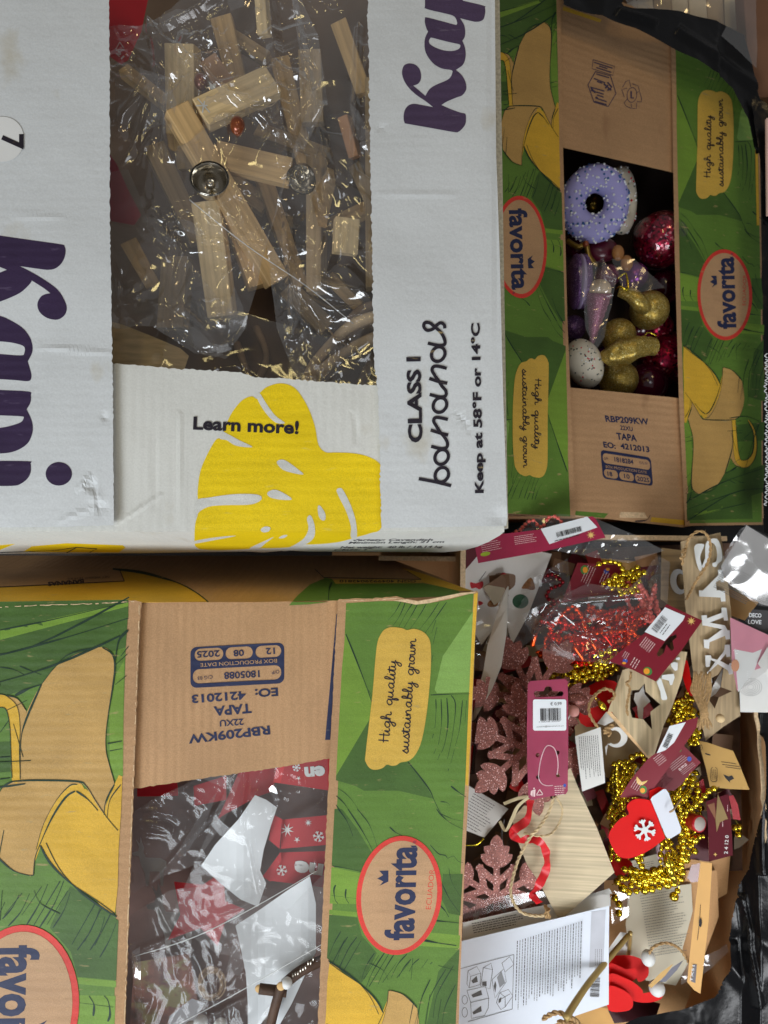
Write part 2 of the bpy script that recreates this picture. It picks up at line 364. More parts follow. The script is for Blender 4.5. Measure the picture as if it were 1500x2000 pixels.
def cr3(pts, n=6, closed=False):
    P = [Vector(p) for p in pts]; m = len(P); out = []
    for i in range(m if closed else m-1):
        g = lambda j: P[j % m] if closed else P[max(0, min(m-1, j))]
        a, b, c, d = g(i-1), g(i), g(i+1), g(i+2)
        for q in range(n):
            t = q/n; out.append(0.5*((2*b)+(c-a)*t+(2*a-5*b+4*c-d)*t*t+(3*b-a-3*c+d)*t**3))
    if not closed: out.append(P[-1])
    return out
def px3(pts, z=0.0): return [W(p[0], p[1], p[2] if len(p) > 2 else z) for p in pts]
def tube(name, pts, r, m, z=0.0, n=8, seg=6, closed=False, parent=None, rf=None, **t):
    V, Fs = tube_geo(cr3(px3(pts, z), seg, closed), r, n, closed, rf); return mesh(name, V, Fs, m, parent, True, **t)
TWINE = None
def twine(name, pts, z=0.0, r=.0011, parent=None, m=None, fuzz=40, **t):
    m = m or mat('jute twine', S(184, 150, 104), 0.9, var=0.25, vscale=500, bump=0.5, bscale=2500)
    C3 = cr3(px3(pts, z), 10); ph = 0; p = Pile(); strands = [[], []]; up = Vector((0, 0, 1)); prev = None
    res = [C3[0]]
    for a in C3[1:]:
        while (a-res[-1]).length > .0012: res.append(res[-1]+(a-res[-1]).normalized()*.0012)
    for i, q in enumerate(res):
        d = (res[min(i+1, len(res)-1)]-res[max(i-1, 0)]).normalized(); u = d.cross(Vector((.3, .2, 1))).normalized(); v = d.cross(u); ph += .75
        for k in (0, 1): strands[k].append(q+(u*math.cos(ph+k*PI)+v*math.sin(ph+k*PI))*r*.55)
    for s_ in strands: p.add(*tube_geo(s_, r*.62, 5), m)
    for _ in range(fuzz):
        q = random.choice(res); e = q+Vector((random.uniform(-1, 1), random.uniform(-1, 1), random.uniform(0, 1))).normalized()*random.uniform(.001, .0035)
        p.add(*tube_geo([q, (q+e)/2+Vector((0, 0, .0004)), e], .00007, 3), m)
    return p.build(name, parent, True, **t)
def lathe(name, prof, A, axis, m, n=32, parent=None, **t):
    ax = Vector(axis).normalized(); u = ax.orthogonal().normalized(); v = ax.cross(u); V = []; Fs = []; A = Vector(A)
    for r, h in prof: V += [A+ax*h+(u*math.cos(2*PI*j/n)+v*math.sin(2*PI*j/n))*max(r, 1e-5) for j in range(n)]
    for i in range(len(prof)-1):
        for j in range(n): Fs.append([i*n+j, i*n+(j+1) % n, (i+1)*n+(j+1) % n, (i+1)*n+j])
    return mesh(name, V, Fs, m, parent, True, **t)
_SPH = {}
def sph(m, seg=10, rings=7):
    k = (m.name, seg)
    if k not in _SPH:
        bm = bmesh.new(); bmesh.ops.create_uvsphere(bm, u_segments=seg, v_segments=rings, radius=1); me = bpy.data.meshes.new('bead'); bm.to_mesh(me); bm.free()
        me.materials.append(m); me.polygons.foreach_set('use_smooth', [True]*len(me.polygons)); _SPH[k] = me
    return _SPH[k]
def ball(name, P, r, m, parent=None, seg=24, sc_=(1, 1, 1), rot=None, **t):
    M = Matrix.Translation(P)
    if rot is not None: M = M @ rot
    M = M @ Matrix.Diagonal((r*sc_[0], r*sc_[1], r*sc_[2], 1)); return mobj(name, sph(m, seg, int(seg*.66)), M, parent, **t)
def blob(name, V, Fs, m, amp, sc_, parent=None, **t):
    V = [Vector(v) for v in V]; return mesh(name, [v+noise.noise_vector(v*sc_)*amp for v in V], Fs, m, parent, True, **t)
def plate(name, outline, z, th, m, parent=None, edge=None, holes=(), grid=0, ys=(), **t):
    p = Pile(); p.slab([outline]+[h[::-1] for h in holes], m, zs(z), th, edge, grid=grid); return p.build(name, parent, **t)
def film(name, outline, z, m, amp=.006, step=7, sc_=26, seed=0, parent=None, creases=(), smooth=True, fold=0.8, **t):
    """crumpled transparent sheet: sharp-edged folds from ridged noise"""
    xs = [p[0] for p in outline]; ys = [p[1] for p in outline]; x0, y0 = min(xs), min(ys); nx = int((max(xs)-x0)/step)+2; ny = int((max(ys)-y0)/step)+2
    zf = z if callable(z) else (lambda x, y: z); off = Vector((seed*3.7, seed*1.3, seed*7.1)); V = []; idx = {}
    for j in range(ny):
        for i in range(nx):
            x = x0+i*step+(step*.5 if j % 2 else 0); y = y0+j*step
            if not inside((x, y), outline):
                b_ = None
                for (ax, ay), (bx, by) in zip(outline, outline[1:]+outline[:1]):
                    ex, ey = bx-ax, by-ay; tt = max(0, min(1, ((x-ax)*ex+(y-ay)*ey)/(ex*ex+ey*ey+1e-9))); qx, qy = ax+ex*tt, ay+ey*tt; d2 = (qx-x)**2+(qy-y)**2
                    if b_ is None or d2 < b_[0]: b_ = (d2, qx, qy)
                if b_[0] > (step*1.0)**2: continue
                x, y = b_[1], b_[2]
            q = W(x, y, zf(x, y)); s = q*sc_+off
            k = sc_/24*fold; qq = q+noise.noise_vector(q*24+off)*.010; dd_, pp_ = noise.voronoi(qq*17*k+off, distance_metric='DISTANCE', exponent=2.5)
            hh2 = []
            for p_ in pp_[:2]:
                an = (math.sin(p_.x*12.99+p_.y*78.23)*437.5) % 3.14; ca, sa = math.cos(an), math.sin(an); lx, ly = qq.x-(p_.x-off.x)/(17*k), qq.y-(p_.y-off.y)/(17*k)
                u, v = lx*ca+ly*sa, -lx*sa+ly*ca; hh2.append((1-2.4*abs(noise.noise(Vector((u*13*k+an*9, v*48*k, seed*2.1)))))*.9+(lx*sa-ly*ca)*22*k*(.5 if an > 1.5 else -.5))
            t_ = min(1, (dd_[1]-dd_[0])*3.0); h = hh2[0]*(.5+.5*t_)+hh2[1]*(.5-.5*t_)
            calm = max(.12, min(1.25, .62+noise.noise(q*13+off*3)*1.5)); h *= calm
            h += (1-2.4*abs(noise.noise(Vector((qq.x*70*k+qq.y*40*k, qq.y*70*k-qq.x*25*k, seed*5.3)))))*.26*max(0, noise.noise(q*26+off)*2.2+.1)
            h += (1-2*abs(noise.noise(qq*190*k+off)))*.10*max(0, noise.noise(q*20+off*2)*2.4-.1)
            h += noise.noise(s*.7)*.8
            for (ax, ay, bx, by, wd, hh) in creases:
                L = math.hypot(bx-ax, by-ay); u = ((x-ax)*(bx-ax)+(y-ay)*(by-ay))/L/L
                if -.05 < u < 1.05:
                    dd = abs((x-ax)*(by-ay)-(y-ay)*(bx-ax))/L; h += hh*max(0, 1-dd/wd)
            idx[(i, j)] = len(V); V.append(q+Vector((0, 0, (h-.6)*amp*(.62 if fold > .4 else .8))))
    Fs = []
    for (i, j) in idx:
        g = lambda a, b: idx.get((a, b))
        if j % 2 == 0: tr = [(g(i, j), g(i+1, j), g(i, j+1)), (g(i+1, j), g(i+1, j+1), g(i, j+1))]
        else: tr = [(g(i, j), g(i+1, j), g(i+1, j+1)), (g(i, j), g(i+1, j+1), g(i, j+1))]
        for t_ in tr:
            if None not in t_: Fs.append(list(t_)[::-1])
    if not Fs: return None
    return mesh(name, V, Fs, m, parent, smooth, **t)
def inside(p, l, e=0):
    x, y = p; r = False
    for (a, b), (c_, d) in zip(l, l[1:]+l[:1]):
        if (b > y) != (d > y) and x < (c_-a)*(y-b)/(d-b)+a: r = not r
    return r
def lines(pile, m, surf, o, d, n, gap, ln, wd, jit=.3, seed=1):
    """rows of fine print: o start pixel, d unit reading direction, rows stepped across"""
    rnd = random.Random(seed); d = Vector(d).normalized(); u = Vector((-d.y, d.x)); o = Vector(o)
    for i in range(n):
        x = 0; L = ln*(1-rnd.random()*jit)
        while x < L:
            w_ = rnd.uniform(1.5, 5)*max(wd, .8); a = o+u*(i*gap)+d*x; b = a+d*min(w_, L-x)
            pile.stroke([tuple(a), tuple(b)], wd, m, surf, off=.0002, taper=False, smooth=False); x += w_+wd*.9
def barcode(pile, m, surf, o, d, ln, hh, seed=3):
    rnd = random.Random(seed); d = Vector(d).normalized(); u = Vector((-d.y, d.x)); o = Vector(o); x = 0
    while x < ln:
        w_ = rnd.choice((.5, .5, .9, 1.4)); a = o+d*(x+w_/2); pile.stroke([tuple(a), tuple(a+u*hh)], w_, m, surf, off=.0003, taper=False, smooth=False); x += w_+rnd.choice((.5, .8, 1.2))
# ================================================================ the setting
g = Pile(); g.add([(-3, -3, -.30), (3, -3, -.30), (3, 3, -.30), (-3, 3, -.30)], [[0, 1, 2, 3]], mat('dark floor', S(52, 46, 42), 0.7, var=0.25, vscale=12, bump=0.2))
g.build('floor', kind='structure')
aff = lambda sc_, ox, oy: (lambda x, y: (ox+x*sc_, oy+y*sc_))
def wall(px_line, z0, z1, m, inner=0.004, lean=0.0):
    """vertical board under a line of (px,py) at height z0 down to z1"""
    return px_line
def board_wall(p, A, B, z1, th, m, medge):
    """upright board: A, B world points at the top; goes down to z1"""
    d = (B-A); n = Vector((-d.y, d.x, 0)).normalized()*th/2
    V = [A-n, B-n, B+n, A+n]; V += [Vector((v.x, v.y, z1)) for v in V]
    p.add(V, [[4, 5, 1, 0], [5, 6, 2, 1], [6, 7, 3, 2], [7, 4, 0, 3], [7, 6, 5, 4]], m); p.add(V[:4], [[0, 1, 2, 3]], medge)
# ================================================================ white banana box
zW = 0.050
zwl = dent(wavy(zW+0.001, 0.0007, 0.011), [(176, 950, 9, -.0022), (186, 972, 12, .0018), (205, 815, 7, -.0015), (200, 990, 9, -.0016)], [(60, 676, 222, 690, 5, .0010), (150, 960, 180, 925, 4, .0016), (178, 925, 196, 1010, 4, -.0016), (20, 420, 130, 424, 6, .0007), (110, 1020, 200, 985, 5, .0010)])
zwr = dent(wavy(zW, 0.0007, 0.012, 2.0), [(975, 1010, 16, -.0020), (745, 250, 8, -.001)], [(890, 800, 925, 850, 4, -.0010), (730, 378, 900, 380, 6, .0006), (960, -70, 978, 800, 7, -.0010)])
def zfront0(x, y):
    b = zW-0.0055+0.0006*math.sin(x*0.013)
    return b if y <= 1038 else b-(y-1038)/42*0.11*(1+0.15*(y-1038)/42)
zfront = dent(zfront0, [], [(228, 1024, 320, 962, 4, .0010), (352, 800, 356, 1036, 5, .0012), (300, 830, 304, 1000, 7, -.0008), (690, 800, 700, 870, 5, -.0008), (228, 830, 230, 1036, 6, -.0006)])
wb = thing('white_banana_box', 'open white banana carton with purple lettering and a yellow leaf, cellophane bags inside', 'box', (-0.11, 0.1, -.29))
p = Pile()
tl, tr_, bl, br_ = W(-160, -420, zW-.01), W(962, -420, zW-.01), W(-160, 1032, zW-.01), W(985, 1032, zW-.01)
K1 = mat('box inside kraft', S(150, 112, 80), 0.85, var=0.1, vscale=12, bump=0.3)
for a, b in ((tl, tr_), (tr_, br_), (br_, bl), (bl, tl)): board_wall(p, a, b, -.285, .006, WHITE_Y if a is br_ else WHITE_X, WHITE_EDGE)
p.add([tl+Vector((0, 0, -.31)), tr_+Vector((0, 0, -.31)), br_+Vector((0, 0, -.31)), bl+Vector((0, 0, -.31))], [[0, 1, 2, 3]], K1)
p.build('carton_wall', wb)
p = Pile(); lf = [(-70, -70)]+ragged([(212, -70), (214, 120), (215, 450), (220, 740), (222, 1026)], 0.8)+ragged([(222, 1026), (110, 1029), (-70, 1031)], .5, 6)
p.slab([lf], WHITE_X, zs(zwl), .004, WHITE_EDGE, grid=8); fl = p.build('side_flap', wb)
c = aff(.27, 0, 440); sL = zs(zwl); p = Pile()
p.flat([cr([(-100,60),(-100,60),(0,75),(230,108),(440,138),(465,150),(474,185),(465,235),(440,280),(400,312),(350,322),(280,315),(140,295),(140,295),(230,340),(330,400),(410,460),(455,520),(482,590),(470,645),(430,678),(385,682),(330,665),(285,625),(270,575),(285,530),(315,503),(365,492),(365,492),(310,450),(230,400),(230,400),(210,430),(150,485),(70,525),(0,552),(-100,590),(-100,590),(-100,380),(-100,380),(0,342),(50,322),(50,322),(0,302),(-100,262),(-100,262)], 4)], PURPLE, sL, cm=c)
p.flat([cr([(-100,650),(-100,650),(0,656),(80,690),(160,740),(210,800),(232,860),(232,920),(200,985),(200,985),(222,1060),(226,1100),(205,1127),(110,1120),(0,1113),(-100,1108),(-100,1108),(-100,925),(-100,925),(0,932),(150,942),(175,925),(178,885),(150,865),(80,848),(0,840),(-100,835),(-100,835)], 4)], PURPLE, sL, cm=c)
p.flat([cr([(-100,1185),(-100,1185),(0,1192),(205,1203),(222,1230),(220,1280),(192,1332),(192,1332),(220,1390),(235,1440),(234,1500),(205,1570),(150,1615),(80,1642),(0,1651),(-100,1655),(-100,1655),(-100,1470),(-100,1470),(0,1466),(80,1450),(150,1425),(170,1395),(155,1382),(0,1375),(-100,1372),(-100,1372)], 4)], PURPLE, sL, cm=c)
p.flat([cr([(-100,1705),(-100,1705),(200,1707),(220,1725),(222,1780),(200,1830),(150,1870),(90,1885),(-100,1885),(-100,1885)], 4)], PURPLE, sL, cm=c)
p.flat([ell(425, 1798, 95, 85, 32)], PURPLE, sL, cm=c)
p.build('brand_lettering', fl)
st = Pile(); st.slab([rrect(-40, 228, 46, 316, 40, 9)], mat('white sticker', S(228, 228, 226), 0.35, var=.03), sL if False else zs(lambda x, y: zwl(x, y)+.0006), .0003, grid=0)
stk = st.build('sticker', fl, label='round white sticker with a black numeral')
p = Pile(); text(p, '7', (5, 262), (5, 292), 42, BLACKP, sL, bold=.03, off=.0009); p.build('numeral', wb)
# right flap
rl = ragged([(716, -70), (718, 30), (720, 100), (722, 250), (727, 500), (730, 700), (738, 760), (742, 900), (745, 1028)], 1.3)+[(746, 1030)]+ragged([(760, 1031), (989, 1027)], .4, 6)+[(991, 1010), (982, 750), (976, 500), (969, 300), (966, -70)]
p = Pile(); p.slab([rl], WHITE_X, zs(zwr), .004, WHITE_EDGE, grid=10); fr = p.build('side_flap', wb)
sR = zs(zwr); c = aff(.135, 770, 0); p = Pile()
p.flat([cr([(280,1502),(200,1530),(150,1600),(135,1700),(150,1775),(185,1790),(500,1845),(860,1910),(930,1905),(985,1860),(1030,1790),(1038,1700),(1025,1645),(960,1630),(820,1580),(680,1520),(680,1520),(760,1470),(900,1410),(980,1380),(1035,1310),(1042,1240),(1020,1160),(970,1080),(890,1010),(890,1010),(980,950),(1020,880),(1034,780),(1020,680),(985,590),(985,590),(1020,530),(1026,440),(1005,350),(950,262),(950,262),(1100,300),(1180,315),(1250,305),(1295,270),(1315,180),(1312,110),(1290,82),(990,10),(990,10),(990,-350),(990,-350),(445,-350),(445,-350),(445,60),(460,125),(700,185),(820,215),(880,250),(910,320),(905,352),(880,358),(700,310),(470,252),(445,270),(445,340),(470,420),(490,455),(490,455),(450,540),(437,630),(450,740),(500,840),(580,930),(690,990),(830,1015),(838,1060),(810,1120),(750,1165),(600,1230),(510,1290),(450,1388),(450,1388),(360,1310),(272,1238),(272,1238),(340,1215),(380,1160),(388,1080),(360,990),(300,935),(220,917),(150,940),(118,1000),(115,1080),(150,1180),(220,1280),(330,1380),(450,1460),(565,1552),(565,1552),(400,1520)], 4),
        cr([(500,600),(515,560),(545,545),(700,585),(850,620),(940,640),(957,670),(930,710),(860,735),(780,738),(680,720),(580,680),(520,640)], 4)[::-1]], PURPLE2, sR, cm=c)
p.build('brand_lettering', fr)
p = Pile()
text(p, 'CLASS I', (824, 864), (820, 697), 27, BLACKP, sR, bold=.036, off=.0008)
text(p, 'Keep at 58°F or 14°C', (944, 963), (936, 631), 16.5, BLACKP, sR, bold=.036, off=.0008)
c = aff(.185, 780, 610); q = lambda pts: p.stroke(pts, 6.4, BLACKP, sR, cm=c, taper=False, off=.0006)
q([(205, 1757), (375, 1790), (545, 1832)])
for ex, ey in ((448, 1716), (446, 1528), (428, 980), (410, 442)):
    o = ell(ex, ey, 68, 80, 14, 0.55); q(o+[o[0], o[1]])
q([(335,1415),(440,1440),(500,1425),(505,1370),(470,1310),(430,1265),(390,1200),(362,1150),(375,1115),(420,1112),(512,1132)])
q([(330,1243),(430,1275),(516,1296)])
q([(320,868),(430,895),(488,880),(490,830),(450,780),(415,725),(370,660),(345,610),(360,575),(410,570),(500,592)])
q([(315,698),(410,730),(505,750)])
q([(300,325),(410,350),(475,340),(478,290),(440,215),(370,150),(320,112),(270,110),(258,150),(292,190),(350,178),(395,135),(435,112),(472,130),(480,170)])
p.build('lettering', fr)
# end flap and front side
ze = zs(zfront); p = Pile()
te = ragged([(218, 709), (340, 720), (470, 727), (500, 737), (560, 740), (728, 753), (752, 755)], 1.0)
p.slab([te+[(765, 760), (985, 1000), (985, 1038), (-60, 1038), (-60, 700), (200, 700)]], WHITE_Y, ze, .004, WHITE_EDGE, grid=8)
ef = p.build('end_flap', wb)
p = Pile(); p.slab([[(-60, 1038.01), (985, 1038.01), (976, 1046), (955, 1058), (932, 1068), (905, 1075), (870, 1078.5), (600, 1077), (560, 1075), (515, 1079), (480, 1077), (300, 1080), (-60, 1082)]], WHITE_Y, ze, .004, WHITE_EDGE, grid=12)
fs = p.build('front_side', wb)
c = aff(.37333, 200, 700); p = Pile()
p.flat([cr([(635,385),(650,340),(680,280),(730,220),(780,198),(808,212),(822,182),(822,182),(860,150),(930,130),(1000,150),(1050,210),(1090,290),(1115,370),(1130,450),(1165,490),(1220,492),(1300,495),(1380,510),(1445,545),(1475,600),(1475,700),(1462,880),(1400,915),(1330,935),(1240,960),(1130,972),(1040,975),(960,990),(800,995),(640,1003),(530,1000),(495,990),(482,965),(485,870),(500,810),(500,745),(498,700),(510,600),(540,520),(590,430),(620,415),(635,385)], 4)], LEAFY, ze, cm=c, ys=(1038,), grid=8)
for sl in ([(808,205),(822,182),(860,240),(905,300),(955,338),(905,335),(850,280)], [(628,385),(660,398),(720,430),(785,464),(700,457),(650,428),(615,420)], [(490,745),(560,728),(680,711),(790,710),(830,722),(825,745),(770,765),(640,768),(560,775),(510,800),(480,835)],
           [(912,545),(930,530),(960,535),(1010,570),(1052,607),(990,598),(940,580)], [(862,705),(890,688),(930,695),(992,736),(940,740),(880,728)], [(828,895),(850,880),(878,885),(870,905),(840,910)],
           [(1127,775),(1140,772),(1165,810),(1165,845),(1145,845),(1130,820)], [(1070,840),(1085,820),(1100,840),(1112,890),(1105,940),(1060,975),(990,1003),(940,1006),(1000,978),(1055,940),(1078,890)],
           [(1225,690),(1240,678),(1260,690),(1300,770),(1325,850),(1332,930),(1315,950),(1298,930),(1300,880),(1275,800),(1240,730)], [(478,956),(600,935),(700,928),(600,948),(478,970)], [(895,935),(860,950),(770,993),(820,993),(850,970)], [(922,940),(945,925),(968,925),(950,940)]):
    p.flat([cr(sl, 4)], WSLIT, ze, cm=c, ys=(1038,), off=.0005, grid=8)
p.flat([[(-30, 1068), (30, 1062), (-5, 1076), (-30, 1078)]], LEAFY, ze); p.flat([[(45, 1078), (62, 1067), (130, 1061), (240, 1065), (245, 1070), (232, 1079)]], LEAFY, ze)
p.stroke([(-20, 1080), (60, 1077), (115, 1074), (150, 1069)], 1.6, BLACKP, ze, taper=False, smooth=False); p.stroke([(150, 1069), (190, 1072), (175, 1079)], 1.6, BLACKP, ze, taper=False, smooth=False); p.stroke([(150, 1069), (130, 1080)], 1.6, BLACKP, ze, taper=False, smooth=False)
p.build('leaf_print', ef)
p = Pile(); text(p, 'Learn more!', (377, 838), (583, 847), 25, BLACKP, ze, bold=.032, off=.0007); p.build('lettering', ef)
p = Pile()
for s_, a, b, cp in (('Variety: Cavendish', (689, 1056.5), (846, 1056), 4), ('Minimum Length: 21 cm', (680, 1062), (868, 1060), 4), ('Net weight:  40 lb / 18,14 kg', (664, 1071), (866, 1069.5), 4), ('Class: I', (652, 1075.5), (719, 1074.5), 3)):
    text(p, s_, a, b, cp, BLACKP, ze, bold=.03, shear=.3)
p.build('lettering', fs)
# ================================================================ art of the green side flaps, in one coordinate system (s across, t along)
LLR = lambda s, t: (660-.0506*t+s, 1170+t)
LLRi = lambda x, y: (x-660+.0506*(y-1170), y-1170)
LLL = lambda s, t: (275-.0388*((1811-(t-692)*1.38)-1175)-1.38*s, 1811-(t-692)*1.38)
LLLi = lambda x, y: ((275-.0388*(y-1175)-x)/1.38, 692+(1811-y)/1.38)
TRR = lambda s, t: (1309+(134+.763*t-105)*.024+.64*s, 134+.763*t)
TRRi = lambda x, y: ((x-1309-(y-105)*.024)/.64, (y-134)/.763)
TRL = lambda s, t: (1096+.026*(385-(t-692)*.86)-.62*s, 385-(t-692)*.86)
def from_(sc_, ox, oy, inv): return lambda pts: [inv(ox+x*sc_, oy+y*sc_) for x, y in pts]
A4 = from_(.22667, 620, 1150, LLRi); A5 = from_(.22667, 600, 1580, LLRi); A8 = from_(.425, 0, 1150, LLLi); A6 = from_(.36, 960, 500, TRRi)
ART_FILL = [  # (material, loop in art coordinates, smooth)
 (LGREEN, A4([(240,380),(470,990),(455,1120),(160,1620),(145,1300),(210,700)]), 0), (DGREEN, A4([(452,1120),(412,1450),(480,1560),(600,1515),(790,1490),(930,1690),(1000,1810),(700,1740),(400,1740),(330,1700),(150,1650),(158,1610)]), 0),
 (PGREEN, A4([(1345,190),(1080,580),(1010,870),(1030,900),(1310,890),(1345,600)]), 0),
 (DGREEN, A5([(215,0),(205,490),(485,545),(570,400),(430,170),(300,0)]), 0), (LGREEN, A5([(205,500),(480,560),(430,700),(428,820),(185,815)]), 0),
 (LGREEN, A5([(185,868),(430,890),(430,930),(180,908)]), 0), (DGREEN, A5([(180,912),(430,935),(470,1090),(600,1240),(560,1330),(470,1500),(300,1390),(160,1285)]), 0),
 (DGREEN, A5([(1170,560),(1340,560),(1320,920),(1220,900),(1150,760)]), 0), (LGREEN, A5([(1020,1060),(1320,1090),(1310,1200),(960,1180)]), 0),
 (DGREEN, A5([(1130,1400),(1320,1200),(1300,1960),(1020,1900)]), 0), (DGREEN, A8([(-60,60),(590,50),(590,130),(430,270),(180,440),(-60,520)]), 0),
 (LGREEN, A8([(0,190),(590,60),(590,80),(0,235)]), 0), (LGREEN, A8([(500,450),(570,330),(565,860),(530,880),(505,800)]), 0),
 (DGREEN, A6([(1255,925),(1480,900),(1480,1000),(1290,1010)]), 0), (DGREEN, A6([(1060,1290),(1480,1130),(1480,1280),(1060,1400)]), 0)]
OV = A5([(792+368*math.cos(a)*math.cos(.11)-515*math.sin(a)*math.sin(.11), 745+368*math.cos(a)*math.sin(.11)+515*math.sin(a)*math.cos(.11)) for a in [2*PI*i/48 for i in range(48)]])
OVI = A5([(792+326*math.cos(a)*math.cos(.11)-473*math.sin(a)*math.sin(.11), 745+326*math.cos(a)*math.sin(.11)+473*math.sin(a)*math.cos(.11)) for a in [2*PI*i/48 for i in range(48)]])
INK = [(14, A4([(245,390),(330,600),(430,860),(470,985)])), (13, A4([(780,1490),(900,1640),(970,1740),(1010,1830),(1060,1930),(1110,1990)])), (5, A4([(440,870),(470,930)])), (9, A4([(250,100),(250,370)]))]
INK += [(w_, A4(l)) for w_, l in [(7, [(1100,30),(980,220),(880,350)]), (9, [(1170,30),(1040,220),(925,385)]), (7, [(960,90),(880,230),(800,345)]), (8, [(880,100),(815,220),(745,335)]), (8, [(830,110),(770,200),(700,330)]), (8, [(760,110),(710,230),(650,320)]), (7, [(720,110),(670,200),(610,270)]),
  (6, [(690,100),(640,180)]), (8, [(620,90),(590,140)]), (5, [(560,80),(545,110)]), (7, [(1020,270),(985,380)]), (7, [(1030,330),(995,480)]), (7, [(995,570),(985,630)]), (9, [(975,915),(1150,908),(1315,905)]), (9, [(1020,950),(1022,1050),(1012,1200)]), (9, [(1065,950),(1070,1150),(1042,1345)]),
  (12, [(1115,940),(1125,1150),(1100,1320),(1070,1410)]), (9, [(1150,915),(1190,1000),(1165,1250),(1120,1465)]), (8, [(1250,960),(1225,1200),(1188,1355)]), (6, [(1285,960),(1272,1150)]), (6, [(1180,1385),(1148,1505)]), (10, [(1130,1550),(1125,1572)]), (7, [(1018,1385),(1002,1425)]), (9, [(1000,1250),(988,1290)]), (7, [(1055,1425),(1035,1475)]),
  (16, [(1150,1700),(1220,1755),(1290,1800)]), (8, [(1060,1835),(1110,1840),(1142,1865)]), (5, [(150,1700),(280,1800),(400,1980)]), (9, [(145,1770),(230,1850),(320,1985)]), (9, [(135,1830),(190,1905),(240,1985)]), (6, [(1225,1885),(1290,1915)])]]
INK += [(w_, A5(l)) for w_, l in [(7, [(430,0),(520,110),(570,220),(610,350)]), (12, [(350,0),(450,150),(520,270),(580,390)]), (11, [(265,0),(340,100),(395,235)]), (15, [(245,655),(230,700),(240,780),(265,815)]), (15, [(335,690),(330,760),(360,815)]), (9, [(430,705),(437,745)]), (9, [(205,490),(300,505),(485,545)]),
  (4, [(210,745),(420,772)]), (8, [(1060,310),(1130,385),(1190,400),(1210,425),(1260,405),(1300,450),(1355,465)]), (13, [(710,155),(760,200),(820,232)]), (9, [(1115,0),(1160,60),(1250,130),(1370,185)]), (6, [(1150,40),(1250,85),(1370,110)]), (6, [(1210,110),(1370,145)]), (5, [(1220,510),(1250,640),(1340,780)]), (10, [(1165,650),(1230,780),(1330,915)]),
  (13, [(1145,830),(1190,880),(1220,932)]), (13, [(1085,960),(1200,972),(1330,985)]), (22, [(960,1122),(1130,1155),(1320,1182)]), (9, [(290,1055),(230,1160),(185,1270)]), (9, [(350,1100),(290,1200),(255,1310)]), (9, [(430,1100),(340,1230),(285,1365)]), (9, [(580,1240),(510,1350),(470,1462)]), (11, [(665,1240),(570,1390),(510,1532)]),
  (10, [(750,1250),(670,1380),(610,1512)]), (10, [(860,1250),(780,1340),(725,1452)]), (10, [(895,1295),(830,1370),(790,1447)]), (9, [(965,1290),(910,1340),(880,1400)]), (7, [(1040,1295),(985,1372)]), (12, [(1078,1322),(1058,1338)]), (10, [(1060,1470),(980,1650),(948,1860)]), (8, [(1195,1380),(1060,1620),(1015,1860)]), (8, [(1260,1350),(1120,1600),(1085,1800)]), (8, [(1300,1470),(1190,1700),(1165,1850)]), (12, [(915,1670),(880,1850)]), (14, [(155,1290),(300,1385),(430,1485),(540,1615),(617,1770)])]]
s8 = .425/1.38/.22667
INK += [(w_*s8, A8(l)) for w_, l in [(7, [(0,190),(250,140),(590,60)]), (10, [(0,305),(300,225),(590,135)]), (15, [(70,490),(130,460),(190,440)]), (14, [(588,190),(545,240),(530,330)]), (6, [(0,360),(60,370),(110,395)]), (6, [(90,355),(150,380),(190,395)]), (7, [(590,265),(555,310)]), (6, [(585,300),(530,350)]), (5, [(580,400),(530,440)]),
  (9, [(495,712),(560,700)]), (7, [(505,745),(560,735)]), (9, [(0,775),(45,772)]), (9, [(0,875),(45,870)]), (6, [(40,605),(0,660)]), (10, [(190,440),(120,600),(95,700),(92,875)]), (7, [(430,272),(300,310),(190,440)]), (8, [(470,270),(515,300),(528,360),(515,470),(500,560),(487,660),(487,740),(500,800),(527,895)]), (9, [(60,885),(160,880),(350,885),(395,905),(440,975),(490,1050),(542,1112)]),
  (5, [(355,900),(320,905),(260,970),(200,1080),(165,1200)]), (10, [(345,930),(300,960),(240,1050),(185,1170),(160,1240),(153,1318)]), (9, [(350,930),(400,965),(450,1020)]), (9, [(525,900),(485,980),(478,1040)]), (6, [(555,900),(505,970),(492,1050)]), (9, [(-70,870),(-110,790),(-115,700),(-95,610),(-50,560),(0,545),(30,560),(45,640),(50,760),(55,870)]), (6, [(-80,880),(-130,800),(-145,680),(-120,570),(-60,500),(0,485),(40,500),(80,545),(92,640),(88,740),(93,870)]), (7, [(30,490),(80,505),(120,560)]), (8, [(60,885),(20,905),(0,930),(-30,990)]),
  (9, [(-30,1210),(0,1245),(60,1295),(120,1315),(152,1318)]), (11, [(185,1180),(230,1260),(320,1350),(440,1430),(528,1494)]), (5, [(190,1370),(100,1500)]), (6, [(100,1400),(20,1500)]), (8, [(275,1345),(150,1555)]), (6, [(310,1390),(215,1545)]), (8, [(435,1450),(330,1635)]), (8, [(465,1470),(390,1620)]), (8, [(510,1490),(435,1640)])]]
